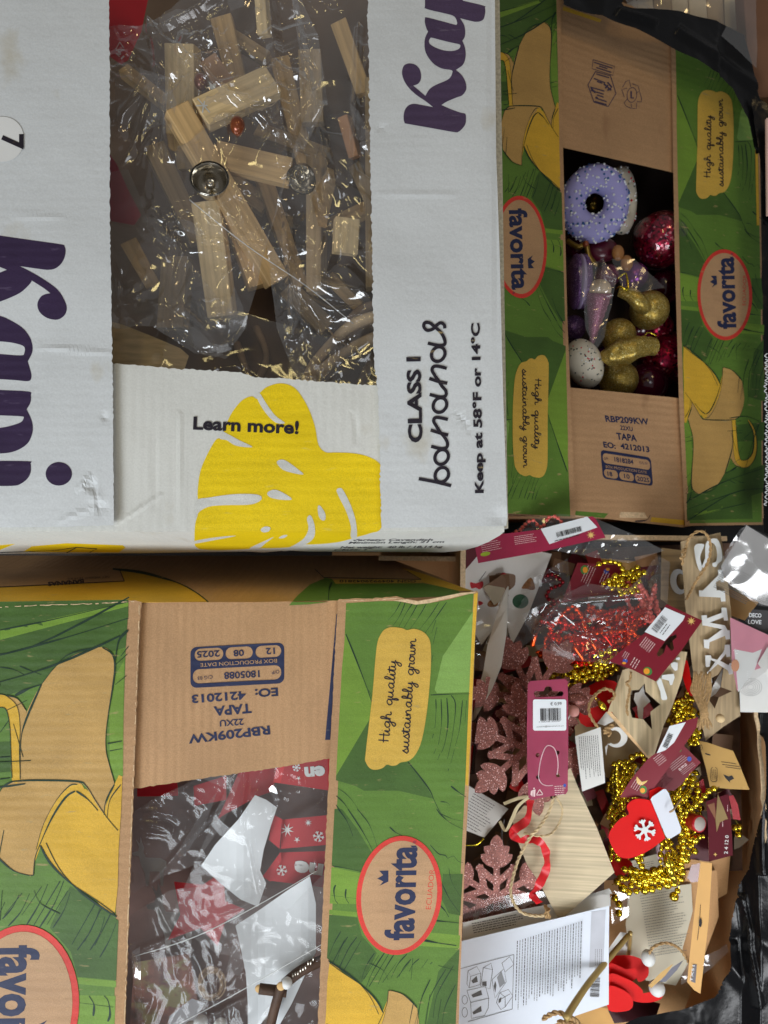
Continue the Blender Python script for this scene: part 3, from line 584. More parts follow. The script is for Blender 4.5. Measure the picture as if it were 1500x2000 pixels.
INK += [(w_*2.3, A6(l)) for w_, l in [(5, [(1290,880),(1380,870),(1460,900)]), (4, [(1455,905),(1420,1000),(1370,1180)]), (4, [(1280,950),(1360,945)]), (4, [(1370,990),(1455,910)]), (4, [(1040,935),(1075,940)]), (5, [(1040,990),(1075,990)]),
  (7, [(1040,1345),(1250,1230),(1480,1150)]), (6, [(1060,1440),(1300,1290),(1480,1260)]), (3, [(1420,500),(1480,520)]), (3, [(1180,490),(1230,520),(1250,560)]), (3, [(1330,470),(1330,560)]), (3, [(1370,650),(1350,780)]), (3, [(1400,620),(1390,800)]), (3, [(1440,640),(1430,780)]), (3, [(1350,1100),(1300,1130)]), (3, [(1300,960),(1330,1060)])]]
BAN = [(YEL, A8([(562,862),(525,900),(500,960),(470,1020),(430,960),(395,920),(345,925),(300,955),(240,1040),(185,1172),(230,1260),(320,1350),(440,1430),(528,1492),(545,1200)]), 0),
  (TAN, A8([(95,878),(90,700),(110,600),(150,510),(190,440),(260,355),(350,300),(430,275),(470,268),(505,285),(525,340),(520,450),(505,530),(488,640),(485,720),(500,800),(525,895),(495,950),(478,1030),(440,985),(395,910),(350,885),(230,880)]), 0),
  (TAN, A8([(95,882),(60,885),(20,905),(-10,950),(-45,1060),(-30,1210),(0,1245),(60,1293),(120,1313),(153,1316),(163,1225),(185,1170),(220,1080),(262,1000),(300,952),(345,922),(380,905),(350,887),(230,881)]), 0),
  (YEL, A8([(355,895),(320,905),(262,970),(205,1075),(168,1190),(158,1260),(190,1175),(240,1048),(300,958),(348,928),(395,945),(380,905)]), 0),
  (TAN, A8([(30,490),(80,503),(122,565),(100,640),(92,700),(85,640),(70,540)]), 0), (YEL, A8([(93,878),(88,740),(92,640),(80,545),(40,500),(0,485),(-60,500),(-120,570),(-145,680),(-130,800),(-80,880),(-70,870),(-110,790),(-115,700),(-95,610),(-50,560),(0,545),(30,560),(45,640),(50,760),(55,880)]), 0)]
_OLD = [
  (YEL, A6([(1250,925),(1262,930),(1275,1060),(1300,1130),(1335,1148),(1365,1120),(1372,1050),(1350,970),(1338,930),(1378,955),(1400,1050),(1385,1130),(1340,1192),(1298,1192),(1262,1142),(1249,1090)]), 1)]
def side_art(flap, CM, surf, k, lab=True, clip=None, full=True):
    p = Pile(); jw = lambda l: l
    def within(l): return [(min(max(a, 14), 272 if clip is None else clip), b) for a, b in l]
    for m, l, sm in ART_FILL: p.flat([within(cr(l, 3) if sm else l)], m, surf, cm=CM, off=.00022)
    for wd, l in INK:
        l = cr(l, 4, False) if len(l) > 2 else l; l = [q for q in l if 14 < q[0] < 271 and 4 < q[1] < 1160]
        if len(l) > 1: p.stroke(l, wd*.22667*k, INKG, surf, off=.0003, cm=CM, smooth=False)
    p.build('leaf_print', flap)
    p = Pile()
    for m, l, sm in BAN: p.flat([within(cr(l, 2))], m, surf, cm=CM, off=.00042)
    for wd, l in INK[-len(INK)+0:]: pass
    for wd, l in [i for i in INK if i[1][0][1] > 560]:
        l = cr(l, 4, False) if len(l) > 2 else l; l = [q for q in l if 14 < q[0] < 271 and 4 < q[1] < 1160]
        if len(l) > 1 and any(inb(q) for q in l): p.stroke(l, wd*.22667*k, INKG, surf, off=.0007, cm=CM, smooth=False)
    p.build('banana_print', flap)
    p = Pile(); p.flat([OV], REDP, surf, cm=CM, off=.0007); p.flat([OVI], KRP, surf, cm=CM, off=.0009)
    P5 = lambda x, y: A5([(x, y)])[0]
    text(p, 'favor\u0131ta', P5(908, 1130), P5(938, 315), 56, NAVY, surf, cm=CM, bold=.035, off=.0010, space=1.02)
    p.flat([A5([(700,530),(620,532),(655,570),(603,600),(655,625),(622,663),(700,625)])], NAVY, surf, cm=CM, off=.0010)
    text(p, 'ECUADOR', P5(1066, 865), P5(1100, 520), 11, REDP, surf, cm=CM, bold=-.005, off=.0010); text(p, '®', P5(935, 300), P5(940, 275), 6, NAVY, surf, cm=CM, off=.0010)
    p.build('oval_logo', flap)
    p = Pile(); p.flat([cr(A4([(650,330),(730,340),(772,356),(830,345),(900,365),(950,410),(975,480),(978,650),(965,850),(940,1080),(900,1300),(850,1420),(790,1480),(720,1495),(680,1520),(640,1525),(598,1515),(560,1545),(500,1560),(450,1545),(415,1490),(413,1440),(440,1200),(475,900),(500,600),(520,450),(560,370),(600,340)]), 3)], LABEL, surf, cm=CM, off=.0007)
    P4 = lambda x, y: A4([(x, y)])[0]
    script(p, 'High quality', P4(612, 1320), P4(682, 615), 10.5, 2.2*k**.5, BLACKP, surf, cm=CM, off=.0010); script(p, 'sustainably grown', P4(782, 1420), P4(850, 430), 10.5, 2.2*k**.5, BLACKP, surf, cm=CM, off=.0010)
    p.build('slogan_label', flap)
def inb(q): return q[1] > 600 and any(0 < 1 and pin(q, b[1]) for b in BAN)
def pin(q, l):
    x, y = q; r = False
    for (a, b), (c_, d) in zip(l, l[1:]+l[:1]):
        e = 6
        if math.hypot(a-x, b-y) < e: return True
        if (b > y) != (d > y) and x < (c_-a)*(y-b)/(d-b)+a: r = not r
    return r
def flap_mesh(parent, outline, surf, m, th=.004, name='side_flap', grid=40): p = Pile(); p.slab([outline], m, surf, th, KRAFT_EDGE, grid=grid); return p.build(name, parent)
def fluting(parent, a, b, surf_top, surf_bot, off, n, wd, m=KRAFT_EDGE):
    """zigzag medium and lower liner showing along a cut edge"""
    p = Pile(); a = Vector(a); b = Vector(b); d = (b-a); u = d.normalized(); nn = Vector((u.y, -u.x))*off
    pts = [a+d*(i/n)+nn*(0.12 if i % 2 else 0.88)+u*random.uniform(-.6, .6) for i in range(n+1)]
    p.stroke([tuple(v) for v in pts], wd, m, surf_top, off=-.001, taper=False, smooth=False)
    p.stroke([tuple(a+nn), tuple(b+nn)], wd*1.3, m, surf_top, off=-.0022, taper=False, smooth=False)
    p.add([surf_top(*a, -.0032), surf_top(*b, -.0032), surf_top(*(b+nn*1.1), -.0034), surf_top(*(a+nn*1.1), -.0034)], [[0, 1, 2, 3], [3, 2, 1, 0]], mat('shadowed kraft liner', S(120, 88, 60), .9))
    return p.build('fluted_edge', parent)
# ================================================================ green banana box, lower left
gb = thing('green_banana_box', 'green printed banana carton with red Christmas blocks showing through its opening', 'box', (-0.12, -0.25, -.29))
zl = wavy(0.0, 0.0008, .011, 1.0); zr_ = wavy(0.0, 0.0009, .010, 3.0); zen = wavy(-.0055, 0.0006, .012)
p = Pile(); c4 = [W(-160, 1182, -.012), W(918, 1172, -.012), W(872, 2330, -.012), W(-160, 2330, -.012)]
for a, b in zip(c4[1:], c4[2:]+c4[:1]): board_wall(p, a, b, -.285, .006, KRAFT_Y, KRAFT_EDGE)
p.add([Vector((v.x, v.y, -.27)) for v in c4], [[0, 1, 2, 3]], K1); p.build('carton_wall', gb)
pt = [LLL(0, 1153)]; L0 = ragged([(276, 1176), (272, 1250), (263, 1500), (255, 1700), (243, 2060)], .7, 7)
fo = [(-80, 1186)]+ragged([(-80, 1184), (60, 1180), (180, 1177), (262, 1172)], .9, 6)+L0+[(243, 2070), (-80, 2070)]
sl = zs(zl); f1 = flap_mesh(gb, fo, sl, KRAFT_Y); pg = Pile(); pg.flat([[(-80, 1189), (60, 1184), (180, 1180), (251, 1177), (246, 1250), (235, 1600), (226, 1780), (222, 2068), (-80, 2068)]], GREEN, sl, off=.00018, grid=30); pg.build('green_print', f1)
side_art(f1, LLL, sl, 1.38)
def frayed(flap, line, surf, name='frayed_edge'):
    p = Pile(); l = ragged(line, .5, 6)
    for a, b in zip(l, l[1:]):
        if random.random() < .8: p.stroke([a, b], random.uniform(.8, 2.2), KRAFT_EDGE, surf, off=.0004, taper=False, smooth=False)
    p.build(name, flap)
frayed(f1, [(272, 1182), (270, 1250), (261, 1500), (253, 1700), (241, 2060)], sl); frayed(f1, [(-40, 1188), (60, 1183), (180, 1179), (262, 1175)], sl)
R0 = ragged([(618, 2070), (628, 1830), (640, 1560), (650, 1360), (660, 1172)], .7, 7)
fo = R0+ragged([(663, 1170), (740, 1168), (775, 1164), (800, 1174), (830, 1176), (870, 1166), (932, 1154)], .7, 6)+[(934, 1157), (928, 1250), (918, 1500), (907, 1700), (893, 2070)]
sr = zs(zr_); f2 = flap_mesh(gb, fo, sr, KRAFT_Y); pg = Pile(); pg.flat([[(676, 1178), (740, 1174), (775, 1174), (800, 1179), (840, 1178), (880, 1170), (925, 1158), (920, 1250), (910, 1500), (900, 1700), (888, 2068), (632, 2068), (646, 1840), (659, 1560), (668, 1360)]], GREEN, sr, off=.00018, grid=30)
pg.flat([[(926, 1160), (933, 1158), (927, 1260), (919, 1440), (914, 1535), (909, 1533), (913, 1430), (921, 1250)]], YEL, sr, off=.0003); pg.flat([[(768,1173),(790,1176),(812,1181),(838,1178),(860,1172),(900,1163),(930,1156),(900,1158),(870,1164),(840,1170),(815,1174),(795,1170)]], KRAFT_EDGE, sr, off=.0006); pg.build('green_print', f2)
side_art(f2, LLR, sr, 1.0)
frayed(f2, [(668, 1174), (740, 1171), (775, 1168), (800, 1176), (830, 1178), (870, 1169), (928, 1157)], sr)
fluting(f2, (661, 1176), (619, 2066), sr, sr, 8, 150, 1.3)
te = ragged([(262, 1541), (350, 1527), (480, 1508), (560, 1497), (645, 1481), (700, 1473)], .8, 6)
sen = zs(zen); f3 = flap_mesh(gb, [(-50, 1184), (400, 1178), (700, 1172), (905, 1166)][:]+[(905, 1400)]+te[::-1]+[(200, 1545), (-50, 1560)], sen, KRAFT_X, name='end_flap')
def blockprint(flap, cm, surf, nums, k=1):
    p = Pile(); T = lambda s_, a, b, cp, m=NAVY, bo=.02, of=.0004: text(p, s_, a, b, cp, m, surf, cm=cm, bold=bo, off=of)
    T('RBP209KW', (1165, 1110), (170, 1225), 108, bo=.03); T('22XU', (845, 1025), (555, 1045), 78); T('TAPA', (940, 842), (480, 880), 115, bo=.03); T('EO:', (1265, 648), (985, 668), 100, bo=.03); T('4212013', (872, 690), (212, 738), 100, bo=.03)
    q4 = lambda x, y: (x, y+(1345-x)*.052)
    sk = lambda l: [q4(*v) for v in l]
    outer = sk(rrect(200, 92, 1345, 590, 75)); holes = [sk(rrect(228, 365, 1308, 540, 80))[::-1], sk(rrect(250, 115, 600, 265, 72))[::-1], sk(rrect(628, 118, 960, 265, 72))[::-1], sk(rrect(993, 120, 1308, 265, 72))[::-1]]
    p.flat([outer]+holes, NAVY, surf, cm=cm, grid=0)
    T(nums[3], (555, 190), (275, 205), 78); T(nums[2], (850, 182), (722, 190), 78); T(nums[1], (1228, 158), (1118, 165), 78); T('BOX PRODUCTION DATE', (1255, 292), (320, 346), 48, KRP, 0, .0007)
    T(nums[0], (1040, 435), (608, 460), 85); T('C/G 03', (468, 492), (285, 512), 44, NAVY, 0); T('O/P:', (1282, 428), (1180, 442), 44, NAVY, 0); p.build('stamp_print', flap)
blockprint(f3, aff(.16, 340, 1240), sen, ('1805088', '12', '08', '2025'))
p = Pile(); p.flat([[(657, 1200), (661, 1195), (645, 1445), (635, 1445)]], NAVY, sen, off=.0003); p.build('navy_print', f3)
# back wall leaning under the white box
def zbk(x, y): return -.0058 if y > 1176 else -.0058-(1176-y)/86*.2
sbk = zs(zbk); p = Pile(); p.slab([[(-60, 1183.9), (400, 1177.9), (660, 1172.9), (905, 1165.9), (926, 1158), (860, 1128), (745, 1085), (-60, 1085)]], KRAFT_X, sbk, .004, KRAFT_EDGE, grid=15, ys=(1176,)); bw = p.build('back_side', gb)
p = Pile(); c = aff(.44, 0, 1060)
p.flat([[c(*v) for v in [(-100,120),(560,125),(640,135),(720,155),(800,180),(870,220),(935,268),(930,262),(-100,275)]]], YEL, sbk, ys=(1176,), off=.0015, grid=15)
p.stroke([c(*v) for v in [(500,116),(620,130),(720,155),(800,182),(870,220),(925,262)]], 5.5, INKG, sbk, off=.003)
p.flat([[c(*v) for v in [(-100,112),(530,118),(552,168),(-100,200)]]], KRP, sbk, grid=15, off=.0022)
for l in ([(-100,201),(552,170)], [(552,170),(530,118)]): p.stroke([c(*v) for v in l], 1.6, BLACKP, sbk, off=.003, taper=False)
text(p, 'BANANAS', c(372, 162), c(212, 175), 8, BLACKP, sbk, bold=.04, off=.003)
text(p, 'NET WEIGHT 18.14 KG', c(485, 147), c(300, 156), 4, BLACKP, sbk, off=.003)
c = aff(.2533, 620, 1000)
p.flat([[c(*v) for v in [(-220,720),(-150,640),(-60,560),(60,508),(110,515),(140,550),(800,545),(1080,600),(1120,645),(180,680),(-60,712)]]], GREEN, sbk, ys=(1176,), off=.0015, grid=15)
p.flat([[c(*v) for v in [(640,425),(830,480),(1210,612),(1080,606),(810,542),(790,515),(720,470)]]], YEL, sbk, ys=(1176,), off=.0022, grid=15); p.flat([[c(*v) for v in [(118,520),(800,518),(808,548),(140,552)]]], LABEL, sbk, grid=15, off=.0028)
text(p, 'GGN 4049929042810', c(760, 525), c(170, 524), 5, BLACKP, sbk, bold=.02, off=.0036); p.stroke([c(*v) for v in [(110,540),(90,600),(85,680)]], 4, INKG, sbk, off=.003)
p.stroke([c(*v) for v in [(-20,440),(50,505),(800,520),(690,455)]], 1.5, BLACKP, sbk, off=.003, taper=False, smooth=False)
p.build('side_print', bw)
# ================================================================ green banana box, upper right (tilted down to the right)
zt = lambda x, y: -.09-(x-1040)*.1/365
gt = thing('green_banana_box', 'green printed banana carton in a black bag, glitter baubles showing through its opening', 'box', (0.27, 0.2, -.29))
sg = zs(wavy(zt, .0006, .012, 1)); sge = zs(wavy(lambda x, y: zt(x, y)-.0055, .0006, .012, 2))
f4 = flap_mesh(gt, [(940, -70), (1094, -40), (1097, 150), (1100, 300), (1108, 620), (1118, 860), (1124, 1012), (1040, 1006), (940, 1000)], sg, KRAFT_Y)
pg = Pile(); pg.flat([[(942, -60), (1086, -36), (1090, 150), (1092, 300), (1098, 620), (1108, 860), (1114, 1009), (942, 1000)]], GREEN, sg, off=.00018, grid=30); pg.build('green_print', f4)
side_art(f4, TRL, sg, .74, clip=248)
f5 = flap_mesh(gt, [(1309, 50), (1311, 105), (1318, 500), (1326, 780), (1338, 1027), (1490, 1025), (1489, 600), (1484, 300), (1470, 120), (1466, 60)], sg, KRAFT_Y)
pg = Pile(); pg.flat([[(1318, 60), (1320, 105), (1327, 500), (1335, 780), (1347, 1022), (1488, 1020), (1486, 600), (1481, 300), (1466, 130), (1460, 60)]], GREEN, sg, off=.00018, grid=30)
pg.flat([[(1474, 240), (1479, 240), (1483, 440), (1478, 440)]], YEL, sg, off=.0006); pg.build('green_print', f5); side_art(f5, TRR, sg, .7)
fluting(f5, (1311, 108), (1337, 1025), sg, sg, 6, 140, 1.2)
f6 = flap_mesh(gt, [(1080, -30), (1180, -10), (1330, 50), (1330, 342), (1306, 335), (1200, 311), (1098, 288), (1080, 284)], sge, KRAFT_Y, name='end_flap')
c = aff(.14667, 1100, 90); p = Pile(); INKS = mat('faded stamp ink', S(74, 62, 84), .8)
def loop(l, wd, m=INKS, cm=c, su=sge): p.stroke(list(l)+[l[0]], wd, m, su, cm=cm, taper=False, smooth=False, off=.0005)
loop([(400,180),(685,270),(665,390),(385,300)], 1.2); loop([(430,340),(630,395),(703,630),(600,805),(410,745),(330,515)], 1.7)
for l in ([(410,215),(660,295)], [(480,265),(590,300)], [(440,285),(640,350)], [(440,370),(610,420)], [(410,430),(560,490)], [(450,470),(520,495)], [(360,545),(550,600)], [(370,590),(540,640)], [(450,650),(540,680)], [(430,690),(580,740)], [(420,735),(580,780)]): p.stroke(l, 2.2, INKS, sge, cm=c, taper=False, off=.0005)
for l in ([(540,500),(640,590)], [(590,480),(650,550)], [(600,520),(560,560)], [(640,560),(590,590)], [(370,560),(430,620)], [(430,680),(460,690)]): p.stroke(l, 3, INKS, sge, cm=c, taper=False, off=.0006)
p.build('stamp_print', f6); p = Pile(); loop(ell(915, 650, 65, 100, 14, .1), 1.2); p.stroke([(905,600),(905,690),(940,690)], 3, INKS, sge, cm=c, taper=False, smooth=False, off=.0006)
for l in ([(790,550),(835,470),(880,450),(900,540)], [(920,500),(1000,530),(1015,600),(980,620)], [(1020,610),(1045,700),(1040,745),(980,740)], [(980,760),(975,830),(915,830),(905,770)], [(905,830),(840,800),(810,755),(860,700)], [(815,680),(780,580),(850,560)]): p.stroke(l, 1.1, INKS, sge, cm=c, taper=False, smooth=False, off=.0006)
p.build('recycling_print', f6); p = Pile(); p.flat([[(1100, 12), (1175, 38), (1172, 44), (1099, 20)]], YEL, sge); p.build('edge_print', f6)
f7 = flap_mesh(gt, [(1100, 755), (1113, 757), (1200, 765), (1312, 776), (1345, 780), (1360, 1026), (1333, 1030), (1120, 1006), (1100, 1004)], sge, KRAFT_Y, name='end_flap')
# affine from the lower-left stamp to this one
def aff3(s, d):
    (x0, y0), (x1, y1), (x2, y2) = s; D = (x1-x0)*(y2-y0)-(x2-x0)*(y1-y0)
    def f(x, y):
        u = ((x-x0)*(y2-y0)-(x2-x0)*(y-y0))/D; v = ((x1-x0)*(y-y0)-(x-x0)*(y1-y0))/D
        return tuple(d[0][i]+u*(d[1][i]-d[0][i])+v*(d[2][i]-d[0][i]) for i in (0, 1))
    return f
c6 = lambda x, y: (960+x*.36, 500+y*.36)
blockprint(f7, aff3([(1165, 1110), (170, 1225), (220, 160)], [c6(620, 898), c6(855, 915), c6(872, 1245)]), sge, ('1818284', '18', '10', '2025'))
p = Pile(); p.flat([[(1125, 998), (1188, 1003), (1180, 1012), (1122, 1006)]], GREEN, sge); p.build('edge_print', f7); p = Pile(); p.flat([[(1273, 1010), (1338, 1016), (1339, 1026), (1270, 1019)]], YEL, sge); p.stroke([(1240, 1018), (1262, 1016), (1270, 1006)], 3, BLACKP, sge); p.build('edge_print', f7)
p = Pile(); zb = lambda x, y: W(x, y, zt(x, y)-.012)
cs = [zb(968, -60), zb(1470, -60), zb(1486, 1012), zb(975, 1000)]
for a, b in zip(cs, cs[1:]+cs[:1]): board_wall(p, a, b, -.285, .006, KRAFT_Y, KRAFT_EDGE)
p.add([Vector((v.x, v.y, -.275)) for v in cs], [[0, 1, 2, 3]], K1); p.build('carton_wall', gt)
# ================================================================ inside the white box
wood = lambda key, r, g, b, ax=(10, 220, 220): mat(key, S(r, g, b), 0.55, var=0.06, vscale=30, grain=ax, bump=0.08, bscale=600, spec=.3)
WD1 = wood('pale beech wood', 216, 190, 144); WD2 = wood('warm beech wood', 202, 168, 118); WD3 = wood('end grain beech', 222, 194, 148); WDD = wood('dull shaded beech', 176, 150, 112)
WPX = wood('wood plate grain across', 178, 156, 122, (300, 9, 300)); WPL = wood('wood plate light', 196, 176, 140, (260, 12, 260))
WHITEP = mat('white paint', S(222, 224, 222), .45, var=.04); PAPER = mat('white paper', S(222, 222, 218), .6, var=.04, bump=.05); PAPERC = mat('cream paper', S(206, 198, 176), .7, var=.04)
MAROON = mat('maroon glossy card', S(122, 22, 38), .32, var=.06, coat=.3); MAGENTA = mat('raspberry glossy card', S(152, 34, 66), .35, var=.08, vscale=60, coat=.3); REDC = mat('red card', S(186, 26, 40), .4, var=.08, coat=.2)
REDW = mat('red painted wood', S(176, 22, 32), .5, var=.07); REDSH = mat('bright red lacquer', S(214, 14, 12), .6, var=.04, spec=.2); GREYTXT = mat('grey print', S(96, 94, 94), .8); DARKTXT = mat('dark print', S(48, 46, 48), .8); LTXT = mat('pale print on red', S(222, 196, 196), .7)
SILVER = mat('nickel plate', S(196, 190, 178), .16, metal=1, var=.05); COPPER = mat('copper lacquer bead', S(134, 66, 34), .25, metal=.4, coat=.6, var=.1); GOLD = mat('gold chrome', S(226, 202, 66), .10, metal=1, var=.03)
STICK = mat('sticker white', S(224, 228, 232), .3, var=.02); KCARD = mat('kraft card', S(200, 160, 96), .6, var=.05, bump=.1)
GW, GL, GR = 'wooden figures in the cellophane bags of the white box', None, None
bar('wooden_block', (349, 84), (352, 262), 62, -.004, -.03, .018, WD1, roll=.12, label='upright beech board at the left, behind the snowflake crossbar', category='wood piece', group=GW)
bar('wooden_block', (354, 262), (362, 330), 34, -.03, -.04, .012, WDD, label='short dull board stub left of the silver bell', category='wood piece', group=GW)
b1 = bar('wooden_beam', (346, 205), (546, 548), 50, .026, -.030, .016, WD2, roll=-.28, label='long diagonal beech beam with a pale cut end, running under the silver bell', category='wood piece', group=GW)
b2 = bar('wooden_crossbar', (392, 218), (534, 152), 62, .020, .004, .012, WD1, roll=.1, label='beech crossbar printed with a white snowflake and a star', category='wood piece', group=GW)
p = Pile(); sx = zs(zlin(392, .0215, 534, .0055)); 
for a in range(3):
    d = Vector((math.cos(a*PI/3+.35), math.sin(a*PI/3+.35))); p.stroke([(403-d.x*17, 210-d.y*17), (403+d.x*17, 210+d.y*17)], 3.0, WHITEP, sx, taper=False, off=.0006)
p.flat([star(447, 187, 14, 6, 5, -.3)], WHITEP, sx, grid=0, off=.0006); p.build('white_print', b2)
bar('wooden_crossbar', (420, 300), (568, 334), 54, .004, -.006, .012, WD2, roll=.15, label='lower beech crossbar behind the diagonal beam', category='wood piece', group=GW)
bar('wooden_block', (400, 392), (430, 618), 58, -.008, -.022, .016, WD1, roll=.1, taper=.92, label='broad pale beech board standing below the bell', category='wood piece', group=GW)
bar('wooden_block', (458, 420), (508, 556), 44, -.025, -.035, .014, WD2, roll=-.3, label='beech board half hidden right of the broad pale board', category='wood piece', group=GW)
hs = Pile(); hs.slab([[(608, 388), (641, 327), (652, 332), (655, 360), (637, 446), (622, 442)]], WD2, zs(zlin(608, .004, 655, -.02)), .012, WD3); hs.build('wooden_house', label='small pointed beech house standing on edge beside the second bell', category='wood piece', group=GW)
bar('wooden_block', (680, 424), (676, 494), 50, .002, -.004, .012, WD1, roll=-.25, label='short square beech block near the right flap', category='wood piece', group=GW)
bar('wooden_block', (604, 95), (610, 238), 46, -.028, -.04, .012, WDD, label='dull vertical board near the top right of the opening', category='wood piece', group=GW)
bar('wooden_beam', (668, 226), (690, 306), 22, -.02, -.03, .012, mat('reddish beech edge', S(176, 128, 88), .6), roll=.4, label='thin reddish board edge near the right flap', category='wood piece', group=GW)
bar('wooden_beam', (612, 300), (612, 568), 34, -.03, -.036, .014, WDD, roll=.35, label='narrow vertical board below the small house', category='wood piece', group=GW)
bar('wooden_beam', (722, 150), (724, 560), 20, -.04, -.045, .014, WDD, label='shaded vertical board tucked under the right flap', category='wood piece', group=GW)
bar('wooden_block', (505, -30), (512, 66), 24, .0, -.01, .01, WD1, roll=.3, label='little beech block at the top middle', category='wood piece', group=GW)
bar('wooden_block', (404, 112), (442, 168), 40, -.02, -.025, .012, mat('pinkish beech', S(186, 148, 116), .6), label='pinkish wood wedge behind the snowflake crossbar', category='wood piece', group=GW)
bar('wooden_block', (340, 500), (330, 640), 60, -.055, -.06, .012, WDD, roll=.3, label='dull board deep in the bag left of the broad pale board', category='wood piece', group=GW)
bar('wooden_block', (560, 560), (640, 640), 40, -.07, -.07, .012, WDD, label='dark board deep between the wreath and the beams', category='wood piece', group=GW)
p = Pile(); p.slab([[(205, 624), (240, 634), (300, 658), (352, 680), (369, 695), (361, 719), (350, 745), (205, 745)]], WD1, zs(zlin(205, -.012, 369, -.026)), .014, WD3); p.build('wooden_plank', label='rounded beech plank lying at the lower left of the opening', category='wood piece', group=GW)
def bell(c, z, R, ax, label, name='bell'):
    A = W(*c, z); k = (H-z)/F*R
    e = thing(name, label, 'bell', A, 'nickel bells in the cellophane bags')
    prof = [(1.0, 0), (1.04, -.02), (1.0, -.06), (.93, -.25), (.85, -.6), (.7, -.95), (.4, -1.15), (.0, -1.2)]
    lathe('bell_body', [(r*k, h*k) for r, h in prof]+[(r*k*.93, h*k*.93) for r, h in prof[::-1]], A, ax, SILVER, 40, e)
    ball('clapper', A+Vector(ax).normalized()*(-.55*k), k*.26, SILVER, e); tube_ = Pile(); tube_.add(*tube_geo([A+Vector(ax).normalized()*(-1.05*k), A+Vector(ax).normalized()*(-.5*k)], k*.07, 6), SILVER); tube_.build('clapper_rod', e); return e
bell((409, 348), .038, 38, (.12, .1, 1), 'nickel bell seen into its open mouth, on the diagonal beam')
bell((588, 352), -.004, 30, (-.15, -.75, .5), 'second nickel bell on its side, left of the small wooden house')
for (x, y, z, r, l) in ((464, 246, .016, 17, 'round copper bead under the snowflake crossbar'), (392, 160, -.004, 15, 'copper bead half hidden behind the upright board')):
    ball('copper_bead', W(x, y, z), r*(H-z)/F, COPPER, sc_=(.9, 1.15, 1), label=l, category='bead', group='copper lacquered beads')
# wreath of willow rods
WIL = mat('peeled willow', S(222, 194, 156), .6, var=.2, vscale=60, grain=(60, 60, 60), bump=.3, bscale=900); WIL2 = mat('grey willow', S(150, 126, 102), .7, var=.2, vscale=60, bump=.3, bscale=900)
wr = thing('willow_wreath', 'wreath of bent willow rods at the lower right of the opening', 'wreath', W(720, 700, -.06))
for i, (pts, r, m) in enumerate(([( [(598,775,-.03),(625,730,-.026),(665,695,-.02),(700,675,-.016),(760,650,-.012)], .0046, WIL),( [(590,770,-.034),(612,715,-.028),(650,668,-.02),(695,632,-.014),(760,610,-.01)], .0042, WIL),
     ([(640,760,-.05),(662,700,-.045),(690,660,-.04),(770,620,-.03)], .0042, WIL2),([(655,700,-.05),(680,635,-.04),(720,600,-.035),(790,590,-.03)], .004, WIL2),([(690,780,-.045),(715,730,-.04),(745,680,-.03),(790,650,-.03)], .0038, WIL2),
     ([(470,780,-.07),(510,730,-.066),(520,690,-.068),(500,640,-.075)], .003, WIL2),([(500,780,-.065),(480,720,-.068),(462,670,-.075)], .003, WIL2),([(730,760,-.05),(722,700,-.055),(700,640,-.06)], .004, WIL2)])):
    tube('willow_rod', pts, r*1.15, m, parent=wr, rf=lambda u, i=i: 1+.12*math.sin(u*9+i))
twine('jute_binding', [(640,640,-.02),(655,660,-.012),(672,672,-.012),(690,690,-.02)], parent=wr, r=.0008)
for pts, l in (([(206,-20),(293,-20),(276,62),(250,118),(236,126),(206,104)], 'red card with a recycling mark in the top left corner of the opening'), ([(206,290),(228,320),(250,370),(276,420),(262,440),(206,430)], 'red card wedge under shiny film below the left flap edge')):
    c_ = plate('red_card', pts, -.004, .0008, MAGENTA if 'wedge' in l else REDC, label=l, category='card', group='red cards in the white box')
    if 'corner' in l:
        p = Pile(); s_ = zs(-.004)
        for a, b in (((226,96),(234,82)), ((234,82),(242,94)), ((242,97),(226,98))): p.stroke([a, b], 1.6, LTXT, s_, taper=False, off=.0004)
        text(p, '21', (226, 104), (238, 116), 8, LTXT, s_, bold=.03); p.build('recycling_mark', c_)
bagm = mat('dark bag lining', S(40, 32, 30), .5, var=.4, vscale=8, bump=.3, bscale=40)
plate('brown_paper', [(150, -60), (780, -60), (780, 800), (150, 800)], -.10, .001, mat('dark brown kraft paper', S(108, 88, 72), .7, var=.3, vscale=14, bump=.5, bscale=40), label='dark brown paper under the wooden figures in the white box', category='paper')
# cellophane over them
film('cellophane_bag', [(196,60),(300,30),(420,-70),(560,-70),(620,60),(640,200),(560,330),(520,470),(480,640),(440,700),(380,690),(300,640),(210,640)], lambda x, y: .020-.00002*abs(x-400), FILM, .011, 2.8, 22, 1, fold=1.5, creases=((300,60,520,-60,14,1.2),(300,60,330,300,12,1.0),(520,-40,560,300,18,1.0),(300,60,600,300,10,.8)), label='crumpled clear cellophane bag over the left and middle wooden figures', category='bag', group='cellophane bags in the white box')
film('cellophane_bag', [(560,-70),(750,-70),(750,800),(600,800),(540,640),(520,470),(560,330),(600,200)], lambda x, y: .008+.00001*(x-560), FILM, .011, 2.8, 19, 5, fold=1.7, creases=((560,-40,640,330,14,1.3),(700,60,690,340,10,1.2),(560,430,575,650,12,1.5)), label='crumpled clear cellophane bag along the right side of the opening', category='bag', group='cellophane bags in the white box')
film('cellophane_bag', [(196,430),(300,420),(440,600),(620,650),(760,700),(760,800),(196,800)], -.004, FILM2, .010, 4, 16, 9, creases=((380,430,700,650,6,1.2),), label='clear cellophane bag lying over the lower plank and wreath', category='bag', group='cellophane bags in the white box')
tube('bag_seam', [(370,390,.012),(480,478,.006),(600,560,.0),(690,632,-.004)], .0004, WHITEP, n=5, label='thin pale seam running diagonally across the bag', category='string')
